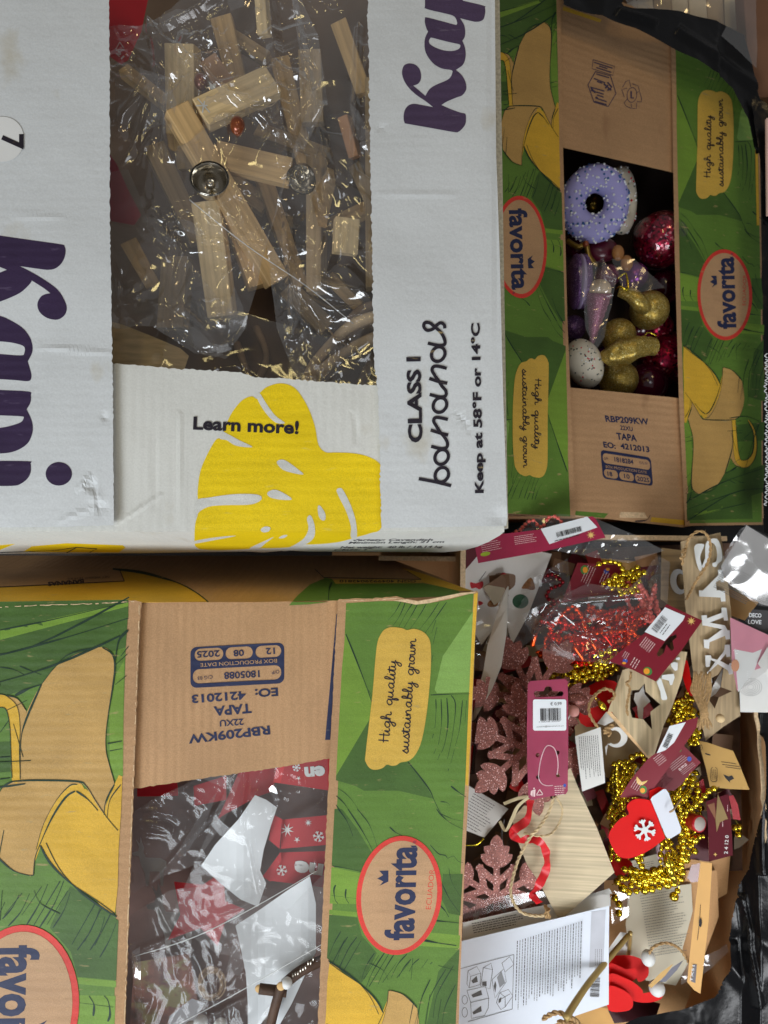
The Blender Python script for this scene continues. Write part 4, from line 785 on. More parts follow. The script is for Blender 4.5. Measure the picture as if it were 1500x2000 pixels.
# ================================================================ inside the lower left box
GB = 'red wooden letter blocks in the lower left box'
plate('dark_paper', [(200, 1440), (700, 1440), (700, 2100), (190, 2100)], -.15, .001, mat('dark maroon paper', S(104, 78, 70), .7, var=.35, vscale=18, bump=.5, bscale=40), label='dark paper under the red blocks in the lower left box', category='paper')
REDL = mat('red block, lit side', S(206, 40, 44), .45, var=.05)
def block(outl, side, z, label, deco):
    e = thing('letter_block', label, 'block', W(*outl[0], z), GB)
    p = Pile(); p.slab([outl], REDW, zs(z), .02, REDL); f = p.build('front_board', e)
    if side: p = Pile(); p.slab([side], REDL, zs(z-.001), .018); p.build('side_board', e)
    p = Pile(); s_ = zs(z)
    for d in deco:
        if d[0] == 't': text(p, d[1], d[2], d[3], d[4], WHITEP, s_, bold=.05, off=.0005)
        elif d[0] == 's': p.flat([star(d[1], d[2], d[3], d[3]*.28, d[4] if len(d) > 4 else 8, .3)], WHITEP, s_, off=.0005, grid=0)
        elif d[0] == 'f':
            for a in range(3):
                v = Vector((math.cos(a*PI/3+.2), math.sin(a*PI/3+.2)))*d[3]; p.stroke([(d[1]-v.x, d[2]-v.y), (d[1]+v.x, d[2]+v.y)], 1.7, WHITEP, s_, taper=False, off=.0005)
                for q in (-.6, .6):
                    for sg_ in (-1, 1):
                        w_ = Vector((math.cos(a*PI/3+.2+sg_*.8), math.sin(a*PI/3+.2+sg_*.8)))*d[3]*.4*(1 if q > 0 else -1); p.stroke([(d[1]+v.x*q, d[2]+v.y*q), (d[1]+v.x*q+w_.x, d[2]+v.y*q+w_.y)], 1.3, WHITEP, s_, taper=False, off=.0005)
    if p.V: p.build('white_print', f)
block([(556, 1496), (650, 1478), (650, 1545), (548, 1530)], [(540, 1500), (556, 1496), (548, 1530), (533, 1528)], -.040, 'red block printed "en" upside down at the top right of the opening', [('t', 'en', (634, 1497), (594, 1500), 26), ('f', 579, 1499, 8), ('s', 583, 1520, 5, 5)])
block([(551, 1601), (640, 1592), (640, 1650), (548, 1658)], None, -.046, 'red block with white stars and a snowflake, middle right of the opening', [('s', 561, 1621, 14), ('s', 602, 1607, 8), ('s', 580, 1640, 7, 5), ('f', 622, 1634, 11)])
block([(546, 1665), (645, 1662), (645, 1735), (527, 1720)], None, -.050, 'red block printed "ne" upside down, lowest of the right hand blocks', [('f', 550, 1700, 11), ('t', 'ne', (632, 1690), (576, 1682), 30)])
block([(533, 1590), (551, 1600), (546, 1658), (525, 1640)], None, -.040, 'pale red end face beside the star printed block', [])
block([(513, 1712), (548, 1664), (550, 1680), (528, 1722)], None, -.044, 'bright red tilted end face beside the lowest block', [])
block([(378, 1535), (442, 1515), (442, 1562), (380, 1574)], None, -.070, 'dim red block under film, second from the left', []); block([(268, 1530), (346, 1522), (348, 1554), (268, 1556)], None, -.075, 'dim red block under film at the far left', [])
block([(470, 1500), (540, 1485), (535, 1545), (505, 1555), (440, 1590), (425, 1600)], None, -.075, 'red block under film left of the white tag', [])
plate('red_star', [(340,1722),(396,1728),(436,1702),(440,1760),(478,1776),(440,1800),(425,1848),(392,1812),(328,1836),(352,1786)], -.082, .006, REDW, label='red wooden star lying deep under the film', category='star')
def curled(name, outl, z, m, amp=.006, sd=0, **t):
    p = Pile(); f = lambda x, y: z+amp*math.sin(x*.03+sd)+amp*.6*math.sin(y*.025+sd*2); p.slab([outl], m, zs(f), .0006, None, grid=14); return p.build(name, smooth=False, **t)
SAT = mat('satin white tag', S(206, 210, 212), .42, var=.08, vscale=20, bump=.1, bscale=40)
curled('white_tag', [(498,1553),(520,1562),(541,1577),(530,1610),(515,1660),(508,1700),(520,1725),(504,1771),(470,1757),(430,1725),(393,1691),(420,1650),(466,1600)], -.034, SAT, label='blank white tag tilted above the red star, its tip pointing left', category='tag', group='blank white tags under the film')
curled('white_tag', [(605,1711),(617,1765),(617,1860),(600,1895),(570,1960),(530,2030),(484,2030),(484,1960),(480,1900),(472,1860),(460,1808),(510,1775),(560,1740)], -.036, SAT, sd=2, label='large blank white tag below the red blocks', category='tag', group='blank white tags under the film')
BARK = mat('dark twig bark', S(84, 62, 48), .6, var=.3, vscale=80, bump=.4, bscale=900); CUTW = mat('fresh cut wood', S(206, 170, 116), .7, var=.1)
tw = thing('twig_ornament', 'ornament of tied dark twigs with pale cut ends, lower right of the opening', 'twigs', W(550, 1930, -.03))
for pts, r in (([(506,1931,-.016),(560,1937,-.018)], .0042), ([(549,1926,-.010),(535,1975,-.014),(520,2040,-.02)], .0040), ([(556,1922,-.02),(590,1895,-.02),(650,1866,-.024)], .0044), ([(500,2020,-.03),(545,1960,-.03)], .002)):
    tube('twig', pts, r, BARK, parent=tw)
for x, y, z, r in ((506, 1931, -.0155, .0034), (549, 1926, -.0062, .0036)):
    mobj('cut_end', sph(CUTW, 12, 8), Matrix.Translation(W(x, y, z)) @ Matrix.Diagonal((r, r, r*.5, 1)), tw)
ball('white_bead', W(560, 1920, -.008), .0045, WHITEP, tw)
for i in range(9): mobj('tinsel', sph(SILVER, 8, 5), Matrix.Translation(W(572+i*5, 1908-i*4+random.uniform(-3, 3), -.012)) @ Matrix.Diagonal((.0008, .0022, .0008, 1)), tw)
hair = Pile()
for i in range(26):
    r0 = random.uniform(13, 27); a0 = random.uniform(0, 6); pts = [(414+r0*math.cos(a0+a)*(1+.05*math.sin(a*3)), 1921+r0*1.25*math.sin(a0+a), -.05+random.uniform(0, .01)) for a in [k*.5 for k in range(11)]]
    hair.add(*tube_geo(cr3(px3(pts), 3), .00028, 4), mat('blond doll hair', S(168, 142, 112), .6, var=.3, vscale=300))
hair.build('doll_hair', smooth=True, label='curl of blond hair around a dark hollow, under the film', category='hair')
GY = mat('grey frosted felt', S(132, 126, 122), .8, var=.2)
def deer(ox, oy, k, z, label):
    f = lambda x, y: (ox+x*k, oy+y*k)
    plate('deer_figure', [f(*v) for v in [(0,25),(18,20),(22,8),(12,-18),(24,-4),(27,-26),(33,-4),(38,8),(36,24),(44,40),(90,42),(108,52),(108,72),(100,74),(98,130),(90,130),(86,84),(56,84),(52,130),(44,130),(40,90),(28,64),(22,36),(4,34)]], z, .003, GY, label=label, category='deer figure', group='grey deer figures under the film')
deer(258, 1650, .62, -.055, 'grey deer figure under film at the left edge of the opening'); deer(285, 1745, .9, -.085, 'second grey deer figure deeper below the first')
pc = plate('picture_card', [(262,1880),(370,1862),(392,1990),(350,2060),(250,2060)], -.11, .0006, mat('mottled red and green print', S(110, 62, 44), .5, var=.7, vscale=45, wear=(S(120, 116, 60), .52, (50, 70, 60))), label='dim red and ochre picture card at the lower left of the opening', category='card')
for x, y, l in ((392, 1998, 'middle'), (430, 2004, 'rightmost'), (372, 2010, 'leftmost')): ball('white_bead', W(x, y, -.03), .006, WHITEP, label=l+' of the three small white beads at the bottom edge of the lower left opening', category='bead', group='white beads at the bottom of the lower left opening')
plate('grey_tag', [(330,1985),(375,1950),(400,1960),(370,2010),(330,2020)], -.07, .0005, mat('grey card', S(130, 128, 130), .6), label='grey tag near the bottom of the opening under film', category='tag')
film('cellophane_bag', [(236,1600),(300,1560),(430,1500),(470,1520),(440,1600),(380,1690),(300,1720),(236,1760)], -.026, FILM3, .0045, 3.2, 24, 21, fold=1.5, creases=((300,1720,440,1560,10,2.0),), label='folded cellophane crossing the upper left of the lower left opening', category='bag', group='cellophane bags in the lower left box')
film('cellophane_bag', [(300,1480),(640,1460),(640,1800),(560,1900),(420,1860),(330,1800),(400,1640),(440,1540)], -.019, FILM3, .0040, 4, 20, 23, fold=1.5, creases=((480,1500,470,1620,8,1.6),(490,1640,510,1740,8,1.6)), label='cellophane over the red blocks and the upper white tag', category='bag', group='cellophane bags in the lower left box')
film('cellophane_bag', [(236,1800),(330,1740),(470,1720),(560,1780),(640,1700),(640,2060),(236,2060)], -.024, FILM3, .0045, 3.2, 21, 27, fold=1.5, creases=((260,1860,640,1690,7,1.6),(350,2010,640,1860,7,1.6),(255,1850,275,1990,8,1.5)), label='cellophane over the twigs and the lower white tag', category='bag', group='cellophane bags in the lower left box')
for pts, l in (([(262,1868,-.014),(380,1830,-.012),(500,1770,-.012),(620,1700,-.014)], 'upper fine seam across the lower left opening'), ([(350,2000,-.012),(480,1930,-.012),(640,1838,-.014)], 'lower fine seam across the lower left opening')):
    tube('bag_seam', pts, .0003, WHITEP, n=4, label=l, category='string')
# ================================================================ inside the upper right box
PLUM = mat('lilac icing', S(158, 156, 214), .5, var=.03); CREAM = mat('cream icing', S(214, 208, 192), .5, var=.03); CHOC = mat('gold chrome centre', S(70, 56, 22), .2, metal=1)
def donut(c, z, R, r, tilt, m, label, n, cols, seed):
    k = (H-z)/F; e = thing('donut_bauble', label, 'bauble', W(*c, z), 'donut baubles'); M = Matrix.Translation(W(*c, z)) @ Matrix.Rotation(tilt[0], 4, 'X') @ Matrix.Rotation(tilt[1], 4, 'Y')
    V = []; Fs = []; nu, nv = 40, 20
    for i in range(nu):
        for j in range(nv):
            a, b = 2*PI*i/nu, 2*PI*j/nv; V.append(M @ Vector(((R+r*math.cos(b))*math.cos(a), (R+r*math.cos(b))*1.14*math.sin(a), r*.8*math.sin(b)))*1.0)
    for i in range(nu):
        for j in range(nv): Fs.append([i*nv+j, ((i+1) % nu)*nv+j, ((i+1) % nu)*nv+(j+1) % nv, i*nv+(j+1) % nv])
    mesh('icing_ring', V, Fs, m, e, True); rnd = random.Random(seed)
    for q in range(n):
        a = rnd.uniform(0, 2*PI); b = rnd.gauss(.9, .75) if q % 3 else rnd.uniform(-.2, 2.9); rr = r*1.0
        P = M @ Vector(((R+rr*math.cos(b))*math.cos(a), (R+rr*math.cos(b))*1.14*math.sin(a), rr*.8*math.sin(b)))
        mobj('sprinkle', sph(rnd.choice(cols), 6, 5), Matrix.Translation(P) @ Matrix.Scale(rnd.uniform(.0010, .0016), 4), e)
    V, Fs = tube_geo([M @ Vector((0, 0, -r)), M @ Vector((0, 0, r*.1))], (R-r)*1.0, 20); mesh('gold_core', V, Fs[:-1], CHOC, e, True); return e
SPW = mat('sprinkle white', S(226, 230, 234), .3); SPB = mat('sprinkle blue', S(46, 92, 150), .4); SPR = mat('sprinkle red', S(196, 40, 60), .4); SPG = mat('sprinkle dark green', S(40, 66, 60), .4)
donut((1161, 398), -.155, .0232, .0135, (.15, -.12), PLUM, 'lilac donut bauble with white and blue sprinkles', 240, [SPW, SPW, SPB], 4)
donut((1214, 392), -.185, .0200, .0120, (.2, .9), CREAM, 'cream donut bauble standing behind the lilac one', 70, [SPW, SPR, SPG, SPW], 6)
GLG = glitter('gold glitter', S(228, 200, 108), S(150, 120, 44), 1500, .75, .35); GLP = glitter('pink glitter', S(196, 120, 150), S(120, 50, 84), 1700, .4, .4); GLM = glitter('magenta foil flakes', S(190, 16, 66), S(40, 0, 18), 420, .7, .3); GLV = glitter('violet glitter', S(150, 110, 170), S(80, 50, 100), 1500, .5, .4)
BMAG = mat('deep wine glass', S(70, 8, 36), .12, var=.3, vscale=60, coat=.8)
gbn = 'wine red foil baubles'
ball('foil_bauble', W(1292, 468, -.20), .031, GLM, label='clear bauble filled with magenta foil flakes, at the right edge', category='bauble', group=gbn)
film_mat('clear shell', tint=(.96, .9, .93, 1), base=.05, edge=.6)
ball('clear_bauble_shell', W(1290, 470, -.20), .0335, MAT['clear shell'], seg=40, label='clear plastic shell around the magenta flakes', category='bauble')
ball('foil_bauble', W(1300, 700, -.24), .032, GLM, label='wine red bauble in shadow at the lower right of the opening', category='bauble', group=gbn); ball('foil_bauble', W(1262, 752, -.235), .026, BMAG, label='plain dark wine bauble at the bottom of the opening', category='bauble', group=gbn)
e = thing('macaron_bauble', 'violet macaron bauble standing on edge at the left of the opening', 'bauble', W(1130, 560, -.17))
for dx, m, r in ((-9, GLV, 1.0), (6, GLV, 1.0)): ball('macaron_shell', W(1133+dx, 550, -.165), .030, m, e, sc_=(.28, 1, .8))
ball('macaron_filling', W(1132, 550, -.162), .029, mat('lilac satin cream', S(176, 160, 200), .3, coat=.4), e, sc_=(.2, 1.02, .85))
e = thing('ice_cream_cone', 'pink glitter cone bauble with a cream top, wrapped in clear film', 'bauble', W(1165, 610, -.16))
A = W(1170, 572, -.150); B = W(1156, 672, -.172); ax = (B-A); L = ax.length; pr_ = []
for i in range(17): u = i/16; pr_ += [(.0136*(1-u*.86)+(.0007 if i % 2 else 0), u*L)]
lathe('cone', [(0, 0)]+pr_, A, ax, GLP, 28, e); ball('cream_top', A-ax.normalized()*.003, .0125, mat('cream foam', S(206, 186, 160), .6), e, sc_=(1, .9, .9))
film('clear_wrap', [(1130,520),(1178,506),(1205,540),(1195,600),(1180,660),(1160,690),(1145,640),(1138,580)], -.128, FILM, .008, 3.2, 34, 31, parent=None, creases=((1175,510,1170,560,6,2.0),), label='clear wrapper twisted around the pink cone', category='wrapper')
def teapot(c, z, R, arm, label, bow=False):
    e = thing('glitter_ornament', label, 'ornament', W(*c, z), 'gold glitter ornaments in the upper right box'); ball('body', W(*c, z), R, GLG, e, seg=36)
    if arm: tube('stem', arm, .0062, GLG, n=12, parent=e, rf=lambda u: .75+.45*math.sin(u*PI)+.35*u)
    return e
teapot((1268, 606), -.185, .0215, [(1208,570,-.165),(1232,576,-.162),(1250,592,-.162),(1262,604,-.168)], 'gold glitter ornament with a curved stem, highest of the gold ones')
teapot((1208, 656), -.178, .0190, None, 'round gold glitter ornament behind the winged one'); teapot((1208, 742), -.195, .0215, None, 'gold glitter bauble in shadow at the bottom of the opening')
e = thing('glitter_bird', 'gold glitter bird shaped ornament with spread wing', 'ornament', W(1230, 690, -.16))
V, Fs = tube_geo(cr3(px3([(1178,700,-.158),(1205,690,-.15),(1235,682,-.148),(1262,675,-.152),(1276,678,-.156)]), 6), .0105, 14, False, lambda u: .55+.55*math.sin(min(1, u*1.3)*PI)+.35*u); blob('bird_body', V, Fs, GLG, .0035, 90, e)
V, Fs = tube_geo(cr3(px3([(1186,706,-.157),(1200,688,-.148),(1218,672,-.15)]), 6), .009, 12); blob('bird_wing', V, Fs, GLG, .003, 90, e); V, Fs = tube_geo(px3([(1250,680,-.15),(1262,662,-.15)]), .006, 10); blob('bird_head', V, Fs, GLG, .002, 90, e)
tube('gold_loop', [(1254,664,-.148),(1262,652,-.145),(1270,650,-.146),(1282,656,-.147)], .0006, GOLD, parent=e, n=6)
tube('gold_ribbon', [(1200,566,-.158),(1212,560,-.15),(1226,566,-.15),(1222,534,-.152),(1206,545,-.156)], .0011, GOLD, n=6, label='shiny gold hanging loop on the highest gold ornament', category='ribbon')
e = thing('egg_bauble', 'white egg bauble with scattered red and green sprinkles', 'bauble', W(1143, 712, -.165)); Mx = Matrix.Rotation(.35, 4, 'Z')
ball('egg_body', W(1141, 710, -.165), .0205, CREAM, e, seg=32, sc_=(.95, 1.35, .9), rot=Mx); rnd = random.Random(5)
for i in range(70):
    a, b = rnd.uniform(0, 2*PI), rnd.uniform(0, 1.2); P = W(1141, 710, -.165)+Mx.to_3x3() @ Vector((.0205*.95*math.sin(b)*math.cos(a), .0205*1.35*math.sin(b)*math.sin(a), .0205*.9*math.cos(b))); mobj('sprinkle', sph(rnd.choice([SPR, SPG, SPG, SPW]), 6, 5), Matrix.Translation(P) @ Matrix.Scale(rnd.uniform(.0006, .001), 4), e)
AMB = mat('amber toffee', S(160, 110, 60), .25, var=.1, coat=.5)
for x, y, l in ((1207, 494, 'upper amber toffee piece below the donut'), (1224, 514, 'lower amber toffee piece below the donut')): ball('toffee_piece', W(x, y, -.165), .0075, AMB, sc_=(.9, 1.2, .6), label=l, category='ornament', group='amber toffee ornaments')
ball('wine_bead', W(1175, 488, -.18), .014, mat('wine candy', S(90, 24, 44), .3, coat=.4), sc_=(1.3, 1, .7), label='dark wine ornament under the donut', category='ornament')
tube('gold_bangle', [(1108,470,-.165),(1128,482,-.16),(1144,478,-.158),(1150,500,-.165),(1165,520,-.17)], .003, mat('dull brass', S(130, 104, 44), .35, metal=.7), label='dull brass hook beside the donut', category='hook')
ball('copper_bell', W(1144, 476, -.152), .0036, COPPER, label='tiny copper bell tip under the lilac donut', category='bell')
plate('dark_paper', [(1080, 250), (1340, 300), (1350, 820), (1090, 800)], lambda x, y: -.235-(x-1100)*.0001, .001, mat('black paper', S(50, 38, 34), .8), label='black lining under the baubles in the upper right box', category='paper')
film('clear_wrap', [(1195,505),(1240,505),(1300,560),(1250,570),(1215,560)], -.15, FILM2, .005, 3.2, 30, 37, label='clear wrapper between the magenta bauble and the gold ornament', category='wrapper')
VG = mat('violet chrome', S(120, 60, 130), .25, metal=.6, var=.2)
for x, y, z, r, m, l in ((1238, 540, -.20, .016, VG, 'violet shiny bauble deep between the gold ornament and the cone'), (1188, 700, -.205, .016, VG, 'violet shiny bauble behind the egg'), (1120, 640, -.205, .014, GLV, 'violet glitter bauble at the left edge under the macaron'), (1298, 560, -.225, .020, BMAG, 'dark wine bauble under the magenta one'), (1250, 640, -.215, .016, BMAG, 'dark wine bauble under the highest gold ornament'), (1120, 480, -.20, .014, BMAG, 'dark wine bauble left of the brass hook'), (1285, 640, -.235, .018, GLM, 'magenta flake bauble in shadow right of the gold ornaments'), (1185, 540, -.20, .014, GLP, 'pink glitter bauble behind the wrapped cone')):
    ball('small_bauble', W(x, y, z), r, m, label=l, category='bauble', group='small baubles deep in the upper right box')
rnd = random.Random(21)
SH = [('long pale board crossing right of the snowflake crossbar', 545, 110, 600, 330, 40), ('long pale board behind the bell and the upright board', 300, 280, 390, 470, 44), ('long pale slat between the diagonal beam and the small house', 500, 300, 590, 560, 34), ('pale board at the top left under the crossbar', 430, 30, 470, 190, 44),
      ('dull board slipping under the left flap', 250, 470, 300, 560, 34), ('shaded slat crossing behind the long beam', 500, 250, 640, 300, 30), ('shaded slat behind the small house', 640, 440, 720, 400, 30), ('dim slat in the upper right of the opening', 660, 40, 710, 180, 34), ('dim slat under the red card', 240, 130, 330, 200, 26), ('dim board under the lower crossbar', 430, 340, 520, 400, 40), ('dim slat near the wreath', 640, 540, 700, 600, 26), ('dim slat above the crossbar', 440, 60, 520, 110, 28), ('dim slat at the right edge halfway down', 690, 320, 735, 420, 26)]
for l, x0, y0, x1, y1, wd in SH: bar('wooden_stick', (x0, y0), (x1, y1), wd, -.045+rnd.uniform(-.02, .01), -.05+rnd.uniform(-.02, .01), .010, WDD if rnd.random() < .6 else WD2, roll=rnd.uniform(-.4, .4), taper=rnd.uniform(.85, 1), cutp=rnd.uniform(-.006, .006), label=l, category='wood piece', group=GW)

SHINE = film_mat('shine patch cellophane', base=.15, edge=.6, rough=.07, milky=.02)
def shine(parent, outl, z, k=1.0, amp=.004, seed=0, ang=(.62, .78)):  # added film patches, tilted to mirror the window as bright zones
    cx = sum(p[0] for p in outl)/len(outl); cy = sum(p[1] for p in outl)/len(outl); s_ = .00020*k
    return film('shine_patch', outl, lambda x, y: z+s_*(ang[0]*(x-cx)-ang[1]*(y-cy)), SHINE, amp*.8, 3.2, 30, seed, parent=parent)
O = bpy.data.objects; A0, A1, A2 = O['cellophane_bag'], O['cellophane_bag.001'], O['cellophane_bag.002']; B0, B1, B2 = O['cellophane_bag.003'], O['cellophane_bag.004'], O['cellophane_bag.005']
for par, l, z, k, a, sd in ((A0, [(206,340),(250,330),(268,372),(288,430),(262,500),(240,545),(208,470)], .022, 1.0, .003, 3), (A0, [(210,520),(232,560),(236,625),(214,650)], .012, 1.1, .003, 5), (A0, [(336,604),(366,628),(400,656),(430,692),(410,702),(362,668),(338,640)], .010, .95, .005, 7), (A0, [(340,425),(372,432),(398,452),(392,462),(350,446)], .020, 1.0, .003, 9),
      (A0, [(332,170),(345,200),(334,250),(318,262),(316,190)], .026, .9, .003, 10), (A1, [(574,530),(588,560),(586,620),(570,652),(560,610),(562,560)], .010, 1.0, .004, 11), (A1, [(682,200),(700,215),(722,262),(728,310),(710,290),(690,240)], .016, 1.0, .002, 13), (A1, [(440,610),(458,560),(475,600),(478,640),(452,650)], .010, .9, .003, 15), (A0, [(300,40),(345,18),(375,20),(330,60),(300,66)], .020, 1.0, .004, 16), (A0, [(222,150),(260,130),(330,150),(322,240),(270,255),(225,232)], .018, .55, .004, 17), (A0, [(440,-10),(470,-20),(480,10),(450,20)], .02, 1, .003, 18),
      (B0, [(412,1560),(425,1545),(400,1612),(362,1670),(336,1682),(360,1640)], -.016, 1.0, .003, 19), (B0, [(524,1540),(536,1530),(545,1560),(540,1584),(530,1590),(534,1560)], -.014, 1.0, .003, 21), (B1, [(489,1640),(500,1690),(512,1740),(500,1738),(488,1690)], -.014, 1.0, .003, 23), 
      (B2, [(256,1860),(272,1850),(278,1960),(282,2010),(262,1990)], -.012, 1.0, .006, 27), (B2, [(380,1975),(402,1970),(410,2010),(384,2010)], -.012, 1.0, .004, 29), (B2, [(455,1840),(475,1880),(470,1910),(440,1900)], -.012, .9, .004, 31), (B2, [(256,1700),(262,1702),(260,1725),(256,1722)], -.014, 1.0, .002, 33)):
    shine(par, l, z, k, a, sd)
# ================================================================ open carton at the lower right
rb = thing('open_kraft_carton', 'plain brown open carton full of Christmas pendants, bead chains and price tags', 'box', (0.3, -0.2, -.29))
KIN = mat('kraft inside', S(190, 146, 100), .8, var=.08, vscale=14, fine=.06, bump=.3, bscale=200)
p = Pile(); zr0 = -.285
T_ = lambda x, y, z: W(x, y, z)
# right wall: curved inner face, torn upper edge
wt = [(1470, 1340, -.12), (1474, 1400, -.12), (1482, 1470, -.12), (1486, 1560, -.118), (1488, 1620, -.12), (1484, 1680, -.13), (1474, 1730, -.145), (1462, 1790, -.16), (1450, 1850, -.175), (1430, 1930, -.19), (1380, 2010, -.2)]
wbm = [(1440, 1340, -.27), (1444, 1400, -.27), (1448, 1470, -.27), (1446, 1560, -.27), (1440, 1620, -.27), (1425, 1680, -.27), (1400, 1730, -.27), (1390, 1790, -.27), (1370, 1850, -.27), (1350, 1930, -.27), (1300, 2010, -.27)]
Tt = cr3(px3(wt), 4); Bt = cr3(px3(wbm), 4); n = len(Tt)
Tt = [v+Vector((random.uniform(-.0012, .0012), 0, random.uniform(-.001, .0015))) for v in Tt]; O = [v+Vector((.004, 0, 0)) for v in Tt]; OB = [v+Vector((.004, 0, 0)) for v in Bt]
q = []; [q.extend([a, b]) for a, b in zip(Tt, Bt)]; p.add(q, [[2*i, 2*i+1, 2*i+3, 2*i+2] for i in range(n-1)], KIN)
q = []; [q.extend([a, b]) for a, b in zip(Tt, O)]; p.add(q, [[2*i, 2*i+2, 2*i+3, 2*i+1] for i in range(n-1)], KRAFT_EDGE); q = []; [q.extend([a, b]) for a, b in zip(O, OB)]; p.add(q, [[2*i, 2*i+2, 2*i+3, 2*i+1] for i in range(n-1)], KIN)
p.build('side_wall', rb, True)
p = Pile(); p.add([W(860, 1080, -.272), W(1500, 1080, -.272), W(1500, 2100, -.272), W(860, 2100, -.272)], [[0, 3, 2, 1]], KIN); p.build('carton_floor', rb)
p = Pile(); board_wall(p, W(905, 1046, -.10), W(903, 1240, -.10), -.27, .005, KIN, KRAFT_EDGE); 
board_wall(p, W(900, 1046, -.13), W(1420, 1052, -.15), -.27, .005, KIN, KRAFT_EDGE); p.build('back_wall', rb)
plate('floor_flap', [(1290, 1700), (1400, 1700), (1404, 1790), (1330, 1990), (1200, 2040), (1180, 1800)], lambda x, y: -.172-(y-1700)*.00008+(x-1180)*.0001, .004, KIN, rb); plate('floor_flap', [(1330, 1640), (1430, 1630), (1420, 1745), (1395, 1760), (1330, 1735)], -.158, .004, KIN, rb)
plate('inner_flap', [(650, 1068), (898, 1068), (905, 1170), (640, 1170)], -.225, .004, KIN, rb)
p = Pile(); board_wall(p, W(740, 1090, -.15), W(900, 1092, -.15), -.27, .005, KIN, KRAFT_EDGE); p.build('front_wall', rb)
# ---- flat goods, back to front
def prn(surf, ls, parent, name='small_print'):
    p = Pile()
    for a in ls: lines(p, *([a[0], surf]+list(a[1:])))
    return p.build(name, parent)
wc = plate('picture_card', [(928,1070),(960,1058),(1078,1082),(1030,1204),(1000,1260),(985,1200),(940,1260),(908,1200),(909,1110)], zlin(908, -.140, 1080, -.150), .0006, PAPER, label='white card with pictures of a red bow, gifts and a green ball', category='card')
s_ = zs(zlin(908, -.140, 1080, -.150)); p = Pile(); c = aff(.21333, 880, 990)
RDP = mat('printed scarlet', S(186, 40, 48), .5); BRP = mat('printed gingerbread', S(150, 104, 60), .5, var=.3, vscale=300); GNP = mat('printed bauble green', S(48, 92, 66), .5, var=.2, vscale=200); GGP = mat('printed gift brown', S(130, 104, 84), .5, var=.2)
for l, m in (([(180,690),(230,700),(290,680),(300,720),(270,755),(230,740),(190,745)], RDP), ([(400,640),(440,605),(570,615),(595,650),(570,740),(420,730)], GGP), ([(460,615),(510,615),(500,740),(450,735)], RDP), ([(370,740),(400,725),(470,745),(470,790),(400,790)], RDP), ([(650,740),(735,645),(775,745),(735,762),(700,750)], BRP), ([(340,880),(400,830),(440,860),(420,910),(350,915)], BRP), ([(255,860),(300,880),(262,905)], RDP)): p.flat([[c(*v) for v in cr(l, 3)]], m, s_, grid=0)
p.flat([[c(*v) for v in ell(640, 865, 74, 66, 20)]], GNP, s_, grid=0); p.stroke([c(260, 680), c(325, 590)], 1.2, GREYTXT, s_, taper=False); p.build('pictures', wc)
def standing(name, top, bot, m, **t):
    p = Pile(); V = []
    for a, b in zip(top, bot): V += [W(*a), W(*b)]
    n = len(top); Fs = [[2*i, 2*i+1, 2*i+3, 2*i+2] for i in range(n-1)]; p.add(V, Fs, m); p.add([v+Vector((.0008, 0, -.0002)) for v in V], [f[::-1] for f in Fs], m); return p.build(name, smooth=False, **t)
standing('standing_card', [(992,1144,-.078),(990,1190,-.078),(988,1235,-.076),(978,1300,-.078),(960,1345,-.082),(926,1405,-.09)], [(978,1170,-.088),(966,1215,-.09),(952,1260,-.092),(944,1310,-.094),(934,1345,-.096),(922,1408,-.1)], PAPER, label='white card standing on edge beside the green flap', category='card')
m1 = plate('maroon_tag', [(1128,1099),(1216,1104),(1193,1161),(1145,1166),(1096,1178)], zlin(1096, -.125, 1216, -.13), .0006, MAROON, label='maroon card with pale small print behind the red bead bag', category='tag', group='maroon header cards')
s_ = zs(zlin(1096, -.125, 1216, -.13)); q = Pile(); q.flat([ell(1142, 1113, 8, 9, 16)], mat('logo green', S(60, 130, 60), .4), s_, grid=0); q.flat([ell(1143, 1113, 5, 6, 14)], mat('logo orange', S(230, 150, 40), .4), s_, grid=0, off=.0005); q.flat([ell(1184, 1116, 5, 5, 12)], mat('logo blue', S(50, 80, 170), .4), s_, grid=0); q.flat([ell(1187, 1112, 4, 3, 12)], mat('logo orange'  , S(230, 150, 40)), s_, grid=0, off=.0005); q.build('round_logo', m1)
prn(s_, [(LTXT, (1163,1110), (-.45,1), 4, 5, 40, 1.0, .2, 3), (LTXT, (1190,1120), (-.45,1), 3, 5, 26, 1.3, .2, 4)], m1)
hc = plate('header_card', [(928,1069),(980,1043),(1057,1034),(1157,1008),(1164,1014),(1183,1050),(1057,1078),(934,1100)], zlin(928, -.055, 1183, -.075), .0008, MAGENTA, label='long raspberry header card with a white barcode sticker, touching the white box corner', category='tag', group='maroon header cards')
s_ = zs(zlin(928, -.055, 1183, -.075)); st = Pile(); st.slab([[(1056,1033),(1147,1009),(1167,1030),(1073,1063)]], STICK, zs(lambda x, y: zlin(928, -.055, 1183, -.075)(x, y)+.0004), .0003); st = st.build('price_sticker', hc)
p = Pile(); barcode(p, DARKTXT, s_, (1088, 1050), (.96, -.25), 50, -10, 5); q = Pile(); [lines(q, DARKTXT, s_, (1083, 1057), (.96, -.25), 1, 4, 50, 1.6, .1)]
for pl in (p, q): pl.V = [v+Vector((0, 0, .0006)) for v in pl.V]
p.build('barcode', hc); q.build('small_print', hc); p = Pile(); p.flat([star(1154, 1045, 9, 3, 8)], mat('gold print', S(226, 190, 110), .4), s_, grid=0); p.flat([ell(948, 1082, 10, 4, 12, -.2)], mat('lime print', S(150, 170, 40), .4), s_, grid=0); p.build('gold_star', hc)
prn(s_, [(LTXT, (1006,1063), (.97,-.15), 5, -3.6, 44, .9, .2, 3), (LTXT, (942,1078), (.97,-.2), 5, -4, 40, .8, .2, 8)], hc)
